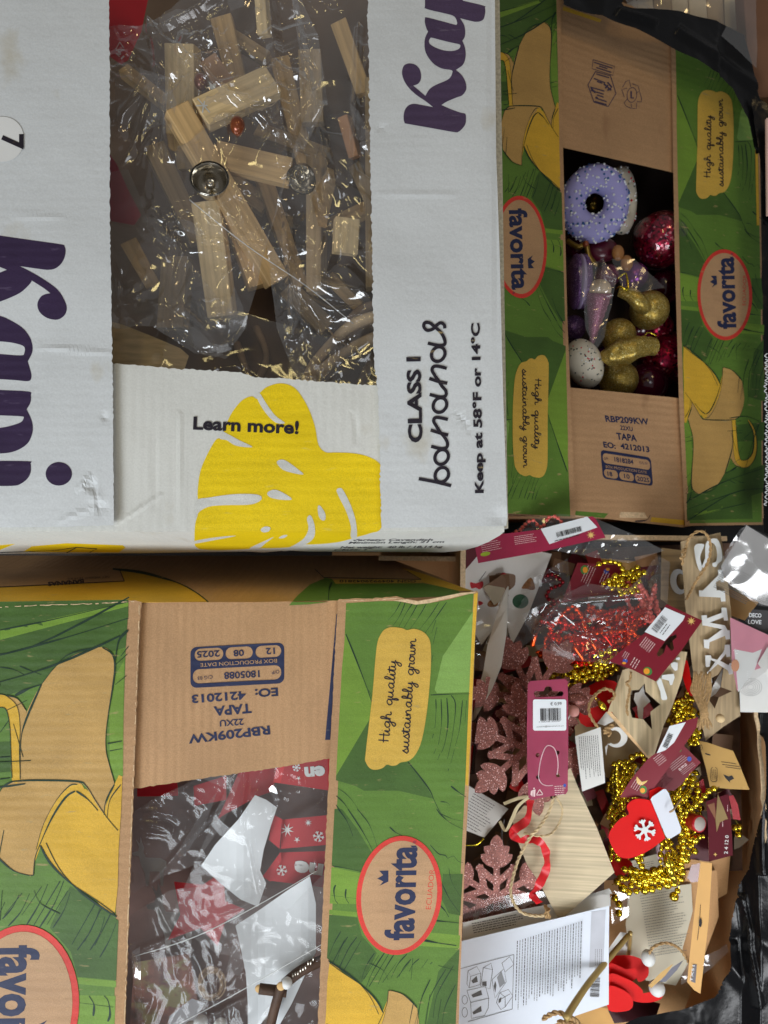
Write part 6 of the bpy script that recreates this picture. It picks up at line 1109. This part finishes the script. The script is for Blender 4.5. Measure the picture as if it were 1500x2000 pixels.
# gilded sticks
GST = mat('gilded stick', S(176, 150, 92), .4, var=.1, metal=.3); tube('gilded_stick', [(1104,1990,-.03),(1150,1920,-.05),(1228,1826,-.085)], .0028, GST, rf=lambda u: .8+.3*(1-u), label='gilded stick running over the booklet', category='stick', group='gilded sticks'); tube('gilded_stick', [(1231,1822,-.09),(1229,1850,-.12),(1226,1880,-.15)], .0022, GST, label='gilded stick going down from the tip of the long one', category='stick', group='gilded sticks')
twine('jute_wrap', [(1060,1990,-.04),(1085,1978,-.035),(1110,1985,-.035),(1130,2000,-.04),(1090,1996,-.03)], label='jute wrap at the bottom edge on the gilded stick', category='twine', r=.002, fuzz=30)
plate('kraft_card', [(1030,2010),(1160,1965),(1186,1970),(1215,2030),(1040,2060)], -.10, .001, mat('kraft envelope', S(196, 150, 84), .6), label='brown card under the booklet at the bottom edge', category='card')
# mitten
cd_ = aff(.21333, 1180, 1380); D = lambda l, n=0: [cd_(*v) for v in (cr(l, n) if n else l)]
mt = thing('red_mitten', 'big red mitten ornament with a white cuff and a white snowflake', 'ornament', W(1250, 1610, -.07)); p = Pile(); zm = zlin(1190, -.058, 1320, -.064)
p.slab([D([(50,1150),(100,1075),(160,1020),(225,985),(208,930),(220,890),(275,850),(340,845),(430,860),(430,860),(500,1040),(560,1205),(560,1205),(480,1270),(370,1340),(250,1385),(180,1388),(125,1365),(75,1290),(45,1210)], 5)], REDSH, zs(zm), .009, mat('mitten edge red', S(190, 10, 12), .4)); p.build('hand_plate', mt)
p = Pile(); p.slab([D([(415,770),(500,735),(560,750),(430,865),(415,840)])], REDSH, zs(zm), .009); p.build('cuff_backing', mt); zc = lambda x, y: zm(x, y)+.004
p = Pile(); p.slab([D([(425,850),(440,825),(545,755),(565,758),(590,790),(705,1120),(698,1155),(610,1208),(580,1205),(565,1190)], 0)], mat('white lacquer', S(216, 220, 230), .35, var=.02, coat=.2), zs(zc), .005); p.build('cuff', mt)
p = Pile(); zf_ = lambda x, y: zm(x, y)+.0025
for q in range(6):
    a = q*PI/3+.25; c_, s_ = math.cos(a), math.sin(a); cx, cy = cd_(372, 1133)
    for k_, pts in enumerate(([(0,-2.2),(20,-2.4),(22,0),(20,2.4),(0,2.2)], [(11,0),(18,-7),(21,-5),(16,1)], [(11,0),(18,7),(21,5),(16,-1)])): p.slab([[(cx+x*c_-y*s_, cy+x*s_+y*c_) for x, y in pts]], WHITEP, zs(lambda x, y, k_=k_, q=q: zf_(x, y)+(k_+q*3)*2e-5), .002)
p.slab([ell(*cd_(372, 1133), 7, 7, 12)], WHITEP, zs(lambda x, y: zf_(x, y)+.0005), .0025); p.build('snowflake_inlay', mt)
tube('mitten_cord', [(1308,1586,-.055),(1315,1582,-.052),(1322,1572,-.056),(1330,1560,-.07)], .0008, MAT['jute twine'], n=6, parent=mt)
# maroon tags and boxes, right
zz1 = zlin(1210, -.066, 1370, -.058); ta = plate('maroon_tag', D([(860,95),(845,190),(780,290),(560,600),(400,830),(140,832),(250,660),(400,480),(480,420),(600,175)]), zz1, .0008, MAROON, edge=PAPER, label='folded maroon tag with a barcode sticker, above the red mitten', category='tag', group='maroon header cards')
sz1 = zs(zz1); st = Pile(); st.slab([D([(600,178),(748,142),(640,330),(560,400),(480,430)])], STICK, zs(lambda x, y: zz1(x, y)+.0004), .0003); st.build('price_sticker', ta); sz2 = zs(lambda x, y: zz1(x, y)+.0005); p = Pile(); barcode(p, DARKTXT, sz2, cd_(590, 240), (-.4, .9), 30, -10, 4); p.build('barcode', ta); prn(sz1, [(LTXT, cd_(450,480), (.7,-.55), 5, 4.2, 22, .9, .2, 2), (LTXT, cd_(245,740), (.5,-.8), 4, 4.5, 22, .9, .2, 2)], ta)
p = Pile(); p.flat([ell(*cd_(358, 762), 7, 8, 14)], MAT['logo green'], sz1, grid=0); p.flat([ell(*cd_(352, 768), 5, 5, 12)], MAT['logo orange'], sz1, grid=0, off=.0005); p.flat([cr(D([(300,640),(345,690),(400,675),(350,720),(300,700)]), 2)], MAT['gold print'], sz1, grid=0); p.build('gold_print', ta)
zz3 = zlin(1270, -.086, 1370, -.080); tb = plate('maroon_tag', D([(700,330),(885,512),(800,600),(700,720),(640,770),(430,765),(440,740),(560,590)]), zz3, .0008, MAROON, label='maroon tag under the folded one, with rows of pale text', category='tag', group='maroon header cards')
prn(zs(zz3), [(LTXT, cd_(590,545), (.78,-.62), 4, 4, 44, .9, .25, 2), (LTXT, cd_(680,575), (.78,-.62), 2, 3, 20, 2.0, .1, 7), (LTXT, cd_(700,600), (.78,-.62), 3, 3.4, 32, .6, .1, 7), (DARKTXT, cd_(480,700), (.7,-.7), 5, 4, 30, 1, .3, 7)], tb); p = Pile(); p.flat([ell(*cd_(780, 480), 4.5, 5, 12)], MAT['logo blue'], zs(zz3), grid=0); p.flat([ell(*cd_(688, 395), 4.5, 5, 12)], MAT['logo green'], zs(zz3), grid=0); p.build('round_logo', tb)
plate('maroon_tag', D([(140,835),(400,832),(250,980),(190,1010),(120,915)]), -.10, .0008, MAROON, label='maroon tag corner showing between the mitten and the folded tag', category='tag', group='maroon header cards')
zk = zlin(1365, -.10, 1460, -.085); kc = plate('kraft_box', D([(862,312),(950,330),(1080,375),(1180,405),(1250,560),(1330,762),(1150,755),(968,737),(930,560)]), zk, .012, mat('ochre card', S(182, 144, 78), .5, var=.06), edge=mat('brown card side', S(96, 60, 44), .6), label='ochre card box printed with a little cart, at the right of the carton', category='box')
sk_ = zs(zk); p = Pile()
for l in ([(1070,505),(1210,525)], [(1080,530),(1240,550)], [(1110,552),(1250,572)]): p.stroke([cd_(*v) for v in l], 1, DARKTXT, sk_, taper=False)
p.stroke([cd_(*v) for v in rrect(978, 558, 1034, 688, 18)]+[cd_(996, 558)], .9, DARKTXT, sk_, taper=False, smooth=False); lines(p, DARKTXT, sk_, cd_(1015, 575), (.1, 1), 3, 3, 22, .9, .1); lines(p, DARKTXT, sk_, cd_(925, 430), (.8, .25), 1, 3, 12, 2.4, .1); lines(p, DARKTXT, sk_, cd_(890, 345), (.3, 1), 2, 3, 12, 1.0, .1)
p.flat([D([(1090,620),(1140,640),(1170,630),(1190,660),(1150,680),(1155,700),(1135,680),(1110,655)])], DARKTXT, sk_, grid=0); p.build('printing', kc)
zg = zlin(1380, -.092, 1431, -.100); db = plate('maroon_box', D([(935,870),(1010,840),(1140,800),(1158,1000),(1172,1200),(1178,1362),(960,1420),(955,1200),(945,1000)]), zg, .03, mat('dark wine card box', S(92, 22, 34), .4, coat=.3, var=.08), label='dark wine box with a golden tree print and white numbers', category='box')
sg_ = zs(zg); p = Pile(); p.flat([D([(1040,800),(1135,1030),(1110,1035),(1060,1060),(1030,1150),(1020,1040)])], mat('brushed gold print', S(176, 150, 104), .35, metal=.5, var=.2), sg_, grid=0, off=.0006); p.flat([D([(945,900),(1010,880),(1030,1060),(1000,1000)])], mat('faded gold print', S(140, 96, 70), .5), sg_, grid=0); p.flat([star(*cd_(1018, 1355), 4, 1.6, 4)], MAT['gold print'], sg_, grid=0); p.build('golden_tree', db)
p = Pile(); text(p, '2 4 12 0', cd_(1130, 1350), cd_(1140, 1180), 7, WHITEP, sg_, bold=.02); lines(p, LTXT, sg_, cd_(1085, 1100), (0, -1), 1, 3, 10, 1.5, .1); lines(p, LTXT, sg_, cd_(1130, 960), (0, -1), 1, 3, 14, 1, .1); p.build('white_numbers', db)
plate('red_card', D([(1140,820),(1180,810),(1225,900),(1250,1040),(1180,1030),(1160,900)]), -.125, .002, REDC, label='red card strip right of the dark wine box', category='card')
e = thing('felt_stub', 'round peg with a grey top and a red side, left of the dark wine box', 'ornament', W(*cd_(870, 1070), -.10)); A_ = W(*cd_(876, 1076), -.086); lathe('peg_body', [(0,0),(.0075,0),(.0078,-.001),(.0078,-.012),(0,-.012)], A_, (.35, .05, 1), REDC, 24, e); lathe('peg_top', [(0,.0004),(.0062,.0004),(.0064,0)], A_, (.35, .05, 1), mat('grey felt', S(176, 168, 160), .9), 24, e)
plate('maroon_box', D([(790,1120),(950,1130),(960,1420),(800,1400),(700,1300)]), -.135, .01, mat('dim wine card', S(84, 24, 32), .5), label='dim wine box below the round peg', category='box'); plate('maroon_tag', D([(470,1290),(500,1250),(610,1300),(600,1415),(490,1410)]), -.135, .0008, MAROON, label='maroon tag with a number under the falling gold beads', category='tag', group='maroon header cards')
p = Pile(); text(p, '24', cd_(505, 1345), cd_(570, 1345), 9, LTXT, zs(-.1345), bold=.03); p.build('print_number', None, label='pale number printed on the maroon tag under the gold beads', category='print') if False else None
plate('red_block', D([(860,700),(905,660),(930,760),(925,870),(830,830)]), -.11, .01, REDC, label='red block between the ochre box and the gold beads', category='block'); plate('pale_block', D([(760,640),(880,540),(890,620),(800,790)]), -.115, .008, mat('brushed pale card', S(176, 160, 136), .4, var=.15), label='pale brushed card behind the second maroon tag', category='card')
plate('maroon_box', D([(760,1570),(800,1450),(890,1430),(880,1600),(800,1612)]), -.13, .006, mat('brown red gloss', S(120, 52, 44), .25, coat=.5), label='glossy brown red packet beside the tan strip', category='packet')
plate('grey_block', D([(1190,1200),(1230,1150),(1325,1220),(1240,1290),(1190,1310)]), -.16, .01, mat('grey brown block', S(150, 136, 116), .7), label='greyish block against the right wall of the carton', category='block')
plate('kraft_strip', [(1368,1683),(1391,1686),(1384,1800),(1368,1941),(1356,1934),(1342,1918),(1352,1820)], zlin(1342, -.10, 1391, -.088), .012, mat('orange kraft box', S(214, 164, 92), .5, var=.05), label='long narrow tan box with a small grey label at its lower end', category='box')
p = Pile(); zks = zlin(1342, -.0995, 1391, -.0875); p.slab([[(1354,1883),(1361,1884),(1358,1920),(1350,1917)]], mat('grey label print', S(110, 106, 110), .6), zs(zks), .0003); p.stroke([(1368,1767),(1366,1800),(1362,1836)], 1, DARKTXT, zs(zks), off=.0006, taper=False); p.flat([ell(1368, 1802, 3, 9, 12)], DARKTXT, zs(zks), grid=0, off=.0006); text(p, 'TX51', (1352, 1917), (1357, 1886), 5, STICK, zs(zks), off=.001); 
bpy.data.objects['kraft_strip']; p.build('label_print', bpy.data.objects['kraft_strip'])
# red hearts, white beads
for (pts, z, l) in (([(1190,1870),(1230,1866),(1262,1880),(1266,1905),(1248,1918),(1235,1900),(1190,1890)], -.115, 'curved red plate, rear of the red heap'), ([(1190,1884),(1208,1886),(1222,1893),(1240,1892),(1245,1905),(1232,1918),(1190,1925)], -.100, 'red heart shaped plate in the middle of the red heap'), ([(1190,1902),(1225,1912),(1246,1925),(1256,1938),(1248,1952),(1225,1955),(1190,1940)], -.094, 'red plate with a rounded lobe in front of the heart'), ([(1188,1928),(1210,1930),(1232,1945),(1236,1965),(1222,1975),(1188,1972)], -.090, 'lowest rounded red plate of the heap'), ([(1240,1944),(1290,1936),(1292,1950),(1270,1958),(1240,1956)], -.125, 'short red bar right of the red heap')):
    plate('red_plate', cr(pts, 4), z, .006, REDSH, edge=mat('mitten edge red', S(190, 10, 12)), label=l, category='ornament', group='red lacquered plates near the booklet')
ball('white_bead', W(1266, 1871, -.105), .0065, WHITEP, sc_=(1, 1.15, 1), label='white bead under the jute loop', category='bead', group='large white beads near the red plates'); ball('white_bead', W(1283, 1930, -.12), .0075, WHITEP, label='white bead right of the red plates', category='bead', group='large white beads near the red plates')
twine('jute_loop', [(1268,1862,-.10),(1276,1850,-.095),(1300,1842,-.095),(1325,1852,-.10),(1340,1872,-.105),(1350,1890,-.11)], label='jute loop tied through the white bead', category='twine', r=.0013); plate('tan_card', [(1266,1925),(1290,1900),(1315,1882),(1300,1905),(1272,1930)], -.10, .0006, KCARD, label='narrow tan tag beside the white beads', category='tag'); plate('grey_card', [(1288,1918),(1312,1890),(1335,1875),(1322,1895),(1300,1918)], -.11, .0006, mat('grey blue card', S(110, 110, 122), .6), label='grey blue card beside the narrow tan tag', category='card')
plate('paper_sheet', [(1240,1820),(1330,1850),(1345,1880),(1320,1925),(1262,1915),(1222,1870)], -.165, .0005, PAPERC, label='cream sheet under the jute loop', category='paper'); film('clear_wrap', [(1340,1880),(1400,1860),(1420,1845),(1425,1860),(1370,1910),(1330,1925)], -.15, FILM, .005, 3.2, 26, 57, label='clear wrap between the tan box and the black bag', category='wrapper')
plate('black_card', [(1188,1940),(1250,1950),(1290,1960),(1280,1990),(1188,2000)], -.16, .001, mat('dark wine shade', S(60, 16, 22), .5), label='dark wine card under the red plates', category='card')
# gold beads over the right side
def heap(box, n, z, sd, r, label, dz=.01): return chain('gold_bead_chain', wander(box, n, z, sd, dz), r, GOLD, 1.0, label, GG, sizes=(1, .75, 1.1))
heap((1188, 1482, 1250, 1600), 17, -.100, 11, .0028, 'gold beads heaped left of the red mitten', .012); heap((1190, 1500, 1240, 1680), 14, -.112, 12, .0026, 'deeper gold beads between the text tag and the mitten', .008)
heap((1310, 1352, 1362, 1440), 13, -.105, 13, .0026, 'gold beads between the triangular sign and the XMAS sign'); heap((1340, 1410, 1368, 1480), 7, -.10, 14, .0026, 'gold beads right of the folded maroon tag', .006); heap((1302, 1500, 1352, 1570), 8, -.095, 15, .0030, 'gold beads right of the mitten cuff', .006)
chain('gold_bead_chain', [(1405,1537,-.085),(1385,1545,-.082),(1372,1560,-.08),(1355,1575,-.078),(1335,1588,-.076),(1322,1600,-.078),(1330,1625,-.078),(1335,1650,-.078),(1328,1690,-.085),(1318,1700,-.09)], .0030, GOLD, 1.0, 'gold bead string running from the ochre box down past the cuff', GG)
chain('gold_bead_chain', [(1300,1640,-.09),(1305,1665,-.085),(1312,1690,-.085),(1330,1700,-.082),(1345,1660,-.088),(1352,1645,-.09),(1368,1632,-.095),(1378,1636,-.1)], .0034, GOLD, 1.0, 'gold beads falling below the mitten cuff', GG, sizes=(1, .7, 1.3))
chain('gold_bead_chain', [(1195,1728,-.115),(1215,1718,-.11),(1240,1712,-.108),(1265,1706,-.105),(1290,1698,-.10),(1310,1690,-.098),(1330,1700,-.096),(1338,1715,-.098),(1315,1712,-.1),(1290,1720,-.1),(1265,1724,-.105),(1240,1728,-.108),(1215,1736,-.11),(1228,1744,-.11),(1255,1738,-.105),(1280,1736,-.1),(1300,1728,-.1),(1325,1726,-.1),(1322,1745,-.1),(1314,1752,-.105)], .0036, GOLD, 1.0, 'thick double row of gold beads above the cream leaflet', GG, sizes=(1, .8, 1.25))
chain('gold_bead_chain', [(1206,1742,-.115),(1200,1760,-.12),(1216,1772,-.12),(1208,1785,-.12),(1200,1788,-.12)], .0036, GOLD, 1.15, 'few gold beads hanging beside the booklet corner', GG); chain('gold_bead_chain', [(1436,1602,-.13),(1442,1612,-.13),(1446,1622,-.13),(1440,1632,-.13),(1434,1612,-.13)], .0034, GOLD, 1.1, 'small knot of gold beads near the right wall', GG)
chain('gold_bead_chain', [(1300,1660,-.084),(1305,1690,-.08),(1318,1720,-.085)], .0036, GOLD, 1.3, 'short gold bead run below the mitten', GG, stretch=1.8, every=1)
chain('gold_bead_chain', [(1163,1362,-.075),(1168,1372,-.075),(1180,1382,-.07)], .0034, GOLD, 1.3, 'three gold beads inside the jute loop', GG, stretch=1.6, every=1)
for l, lb in ((D([(860,700),(905,660),(930,760),(925,870),(830,830)]), ''),): pass
for (pts, z, l) in (([(1150,1340),(1200,1330),(1215,1370),(1160,1420),(1128,1400)], -.115, 'red felt shape left of the triangular sign'), ([(1330,1300),(1342,1290),(1350,1330),(1352,1360),(1340,1345)], -.095, 'red curved piece left of the XMAS sign'), ([(1195,1670),(1230,1680),(1235,1700),(1210,1712),(1196,1700)], -.125, 'red shiny piece under the mitten')):
    plate('red_piece', cr(pts, 3), z, .005, REDSH, label=l, category='ornament', group='red pieces deep in the open carton')
# dark items at the left wall of the carton
standing('glossy_strip', [(932,1395,-.06),(924,1460,-.062),(918,1512,-.066)], [(934,1400,-.12),(928,1460,-.12),(926,1512,-.12)], mat('black glossy plastic', S(40, 34, 36), .2), label='black glossy strip beside the yellow edge', category='strip'); standing('red_strip', [(924,1455,-.07),(919,1511,-.074)], [(920,1460,-.10),(917,1511,-.10)], REDSH, label='bright red strip next to the black strip', category='strip')
bar('brown_stick', (955, 1440), (985, 1470), 8, -.12, -.12, .004, WDD, label='brown stick in shadow left of the snowflakes', category='stick'); tube('gold_wire', [(908,1651,-.1),(930,1650,-.1),(945,1638,-.1)], .0008, GOLD, n=6, label='gold wire loop under the grey text tag', category='wire'); tube('grey_wire', [(985,1600,-.1),(980,1630,-.105),(985,1660,-.1)], .0009, GREYTXT, n=6, label='grey wire beside the cream band', category='wire')
plate('grey_board', [(900,1620),(1010,1600),(1020,1700),(905,1760)], -.150, .003, mat('grey brown board', S(100, 86, 74), .7, var=.2), label='grey brown board under the lower snowflake', category='board'); plate('beige_paper', [(1120,1400),(1190,1395),(1260,1470),(1190,1520),(1130,1500)], -.125, .001, mat('sand paper', S(168, 144, 106), .7, var=.1), label='sand coloured paper under the jute loop', category='paper')
plate('dark_bedding', [(905,1080),(1440,1060),(1450,1700),(1180,1720),(1180,1790),(880,1850)], -.175, .002, mat('dark mixed bedding', S(96, 72, 58), .7, var=.6, vscale=40, bump=.6, bscale=60), label='dark jumble of packing paper under the pendants', category='paper')
film('clear_box_lid', [(900,1760),(1060,1740),(1075,1765),(900,1800)], -.088, FILM2, .001, 8, 10, 61, smooth=True, label='clear lid edge over the lower snowflake', category='lid')
# ================================================================ right edge: packs, papers, black bag, things at the top
PK = mat('pink printed pack', S(214, 140, 158), .3, coat=.4, var=.1); pz = lambda x, y: -.068+.00019*(.62*(x-1470)-.78*(y-1100))
sp_ = plate('striped_pack', [(1458,1026),(1530,1070),(1530,1190),(1486,1180),(1416,1128),(1408,1106)], lambda x, y: pz(x, y)-.006, .003, mat('silver grey paper', S(150, 148, 146), .5, var=.1), label='grey striped leaflet in a shiny clear sleeve at the upper right of the carton', category='pack')
prn(zs(lambda x, y: pz(x, y)-.006), [(GREYTXT, (1418,1100), (.85,.45), 14, 4, 80, 1.0, .1, 6)], sp_)
film('clear_sleeve', [(1456,1022),(1535,1066),(1535,1190),(1486,1184),(1412,1130),(1404,1104)], pz, film_mat('shiny sleeve', base=.17, edge=.5, rough=.10), .008, 7, 11, 66, smooth=True, label='shiny clear sleeve over the grey leaflet', category='sleeve')
pp = plate('pink_pack', [(1426,1206),(1500,1240),(1530,1240),(1500,1300),(1470,1310),(1440,1350),(1430,1300)], -.082, .003, PK, label='pink and white pack under shiny film right of the XMAS sign', category='pack'); p = Pile(); p.flat([[(1434,1268),(1470,1275),(1488,1268),(1474,1308),(1442,1352)]], WHITEP, zs(-.082), grid=0); p.flat([ell(1436, 1300, 8, 12, 14)], mat('orange dot print', S(214, 150, 110), .5), zs(-.0815), grid=0); p.build('white_print', pp)
film('clear_sleeve', [(1426,1206),(1505,1240),(1535,1240),(1500,1310),(1444,1352),(1430,1300)], lambda x, y: -.074+.00006*(.62*(x-1470)-.78*(y-1270)), MAT['shiny sleeve'], .008, 7, 13, 69, smooth=True, label='shiny film over the pink pack', category='sleeve')
ec = plate('charcoal_card', [(1470,1190),(1495,1192),(1530,1195),(1530,1240),(1494,1238),(1455,1214)], -.088, .001, mat('charcoal card', S(70, 68, 70), .5), label='charcoal card with pale capital letters at the right edge', category='card'); p = Pile(); text(p, 'DECO', (1463,1205), (1487,1206), 8, STICK, zs(-.0875), bold=.03); text(p, 'LOVE', (1461,1218), (1487,1219), 8, STICK, zs(-.0875), bold=.03); p.build('lettering', ec)
w1 = plate('white_sheet', [(1444,1340),(1474,1300),(1540,1290),(1540,1392),(1446,1391)], -.10, .0006, PAPER, label='white sheet with faint drawings at the right edge', category='paper'); p = Pile(); zq = zs(-.10)
for q in range(5): p.stroke(ell(1466, 1342, 6+q*4, 5+q*3, 14)+[(1472+q*4, 1342)], .7, mat('faint print', S(170, 172, 172), .7), zq, taper=False)
p.build('faint_drawing', w1); curled('white_sheet', [(1480,1296),(1500,1262),(1540,1262),(1540,1345),(1505,1330)], -.085, PAPER, label='crumpled white paper at the right edge above the sheet', category='paper')
BLK = mat('black bin liner', S(12, 12, 14), .25, var=.2, vscale=20, bump=.25, bscale=70, spec=.28, dist=.002)
def liner(name, outl, z, amp, sc__, sd, label, step=4, cre=()): return film(name, outl, z, BLK, amp, step, sc__, sd, smooth=True, fold=.5, creases=cre, label=label, category='bag', group='black bin liners around the boxes')
liner('black_bag', [(1100,-80),(1250,-80),(1215,6),(1240,14),(1330,20),(1400,38),(1455,66),(1464,100),(1480,150),(1486,180),(1500,215),(1500,290),(1478,300),(1466,225),(1436,165),(1385,128),(1310,88),(1240,52),(1180,30),(1100,8)], lambda x, y: -.080-(x-1100)*.00022, .008, 18, 71, 'black bin liner folded over the top edge of the upper right box', cre=((1210,20,1280,46,10,1.2),(1330,60,1480,160,14,.8)))
liner('black_bag', [(1470,180),(1500,200),(1560,400),(1560,1060),(1496,1040),(1494,800),(1492,560),(1490,330),(1480,260)], -.16, .012, 18, 73, 'black bin liner along the right side of the upper right box')
liner('black_bag', [(1478,1392),(1560,1380),(1560,2080),(1290,2080),(1200,2010),(1250,1985),(1330,1975),(1400,1950),(1424,1900),(1430,1800),(1445,1730),(1470,1700),(1484,1640),(1494,1540),(1490,1450)], lambda x, y: -.135+.02*min(1, max(0, (x-1450)/40)), .011, 20, 75, 'crumpled black bin liner at the lower right, around the open carton', cre=((1490,1450,1495,1700,10,1.2),(1450,1760,1480,1960,12,1.2)))
plate('black_underlay', [(1300,1985),(1410,1955),(1460,1800),(1497,1560),(1494,1385),(1560,1380),(1560,2100),(1180,2100),(1190,2030)], -.20, .001, mat('black plastic sheet', S(12, 12, 13), .5), label='flat black plastic under the crumpled liner', category='bag'); plate('black_underlay', [(990,1000),(1560,1000),(1560,1400),(1450,1400),(1430,1060),(990,1040)], -.24, .001, MAT['black plastic sheet'], label='black plastic seen between the two cartons', category='bag')
plate('black_underlay', [(1050,-90),(1600,-90),(1600,1080),(1490,1080),(1480,120),(1050,30)], -.245, .001, MAT['black plastic sheet'], label='flat black plastic behind the upper right box', category='bag')
p = Pile(); zw_ = zs(-.128); rnd = random.Random(3)
for i in range(26):
    y = 690+i*11.5; x = 1495+rnd.uniform(-2, 2); p.stroke([(x, y), (x+5, y+3), (x-1, y+7), (x+4, y+10)] if i % 3 else [(x+5, y), (x, y+5), (x+5, y+9)], 1.8, STICK, zw_, taper=False)
p.build('printed_edge', kind=None, label='black film edge with white handwriting-like print at the right margin', category='film')
CRM = mat('cream plastic strip', S(222, 206, 176), .4, var=.12, vscale=40, coat=.2)
for i in range(9):
    bar('cream_strip', (1176+i*36, -90), (1196+i*34, 26+i*7), 34, -.18-i*.003, -.20-i*.003, .012, CRM if i % 3 else mat('beige strip', S(190, 166, 132), .5, var=.1), roll=.2*(i % 2), label='pale wooden strip behind the black liner, number %s from the left' % ('first', 'second', 'third', 'fourth', 'fifth', 'sixth', 'seventh', 'eighth', 'ninth')[i] if False else '%s pale strip from the left behind the black liner' % ('first', 'second', 'third', 'fourth', 'fifth', 'sixth', 'seventh', 'eighth', 'ninth')[i], category='strip', group='pale strips at the upper right')
film('clear_wrap', [(1190,-60),(1480,-60),(1480,130),(1400,60),(1240,20)], -.15, FILM, .012, 7, 18, 81, label='clear film over the pale strips at the top', category='wrapper')
bar('brown_board', (1478, -60), (1494, 190), 60, -.17, -.18, .02, mat('brown board', S(120, 84, 62), .6, var=.1), label='brown board at the top right corner', category='board'); bar('pink_card', (1512, 230), (1514, 420), 30, -.15, -.15, .004, mat('pale pink card', S(226, 190, 176), .5, var=.1), label='pale pink card at the right margin', category='card')

p = Pile(); rnd = random.Random(33); FM = [mat('filler kraft', S(150, 112, 76), .8, var=.1), mat('filler wine', S(92, 26, 36), .5), mat('filler brown', S(112, 84, 62), .7), mat('filler red', S(150, 26, 30), .5), mat('filler cream', S(176, 164, 140), .7)]
for i in range(150):
    x, y = rnd.uniform(915, 1430), rnd.uniform(1100, 1700)
    if y > 1640 and x > 1200: continue
    a = rnd.uniform(0, PI); L, w_ = rnd.uniform(14, 34), rnd.uniform(8, 22); c_, s_ = math.cos(a), math.sin(a); z0 = rnd.uniform(-.172, -.135); tx, ty = rnd.uniform(-.0003, .0003), rnd.uniform(-.0003, .0003)
    p.slab([[(x+u*c_-v*s_, y+u*s_+v*c_) for u, v in ((-L, -w_), (L, -w_), (L, w_), (-L, w_))]], rnd.choice(FM), zs(lambda X, Y: z0+(X-x)*tx+(Y-y)*ty), .001)
p.build('card_scraps', kind='stuff', label='loose card scraps filling the gaps deep in the open carton', category='scraps')
for i, (bx, n, z, sd, l) in enumerate((((1190, 1470, 1260, 1690), 22, -.105, 31, 'gold beads packed left of the mitten, second strand'), ((1290, 1490, 1370, 1700), 24, -.100, 32, 'gold beads packed around the mitten cuff'), ((1200, 1695, 1345, 1735), 22, -.106, 33, 'gold beads packed above the cream leaflet'), ((1300, 1340, 1370, 1460), 16, -.110, 34, 'gold beads packed between the two wooden signs'), ((1060, 1285, 1210, 1340), 20, -.108, 35, 'gold beads packed above the price tag'), ((1175, 1095, 1260, 1165), 14, -.108, 36, 'gold beads packed beside the maroon card'))):
    chain('gold_bead_chain', wander(bx, n, z, sd, .008), .0030, GOLD, 1.02, l, GG, sizes=(1, .7, 1.15, .8))
for bx, sd, m, l in (((1050, 1200, 1280, 1300), 41, CH, 'crimson bead chain deep in the clear bag'), ((1110, 1180, 1290, 1280), 42, CO, 'orange red bead chain deep in the clear bag')):
    chain('red_bead_chain', wander(bx, 24, -.116, sd, .008), .0026, m, 1.0, l, RG, sizes=(1, .7, 1.3, .8), stretch=2, every=7)
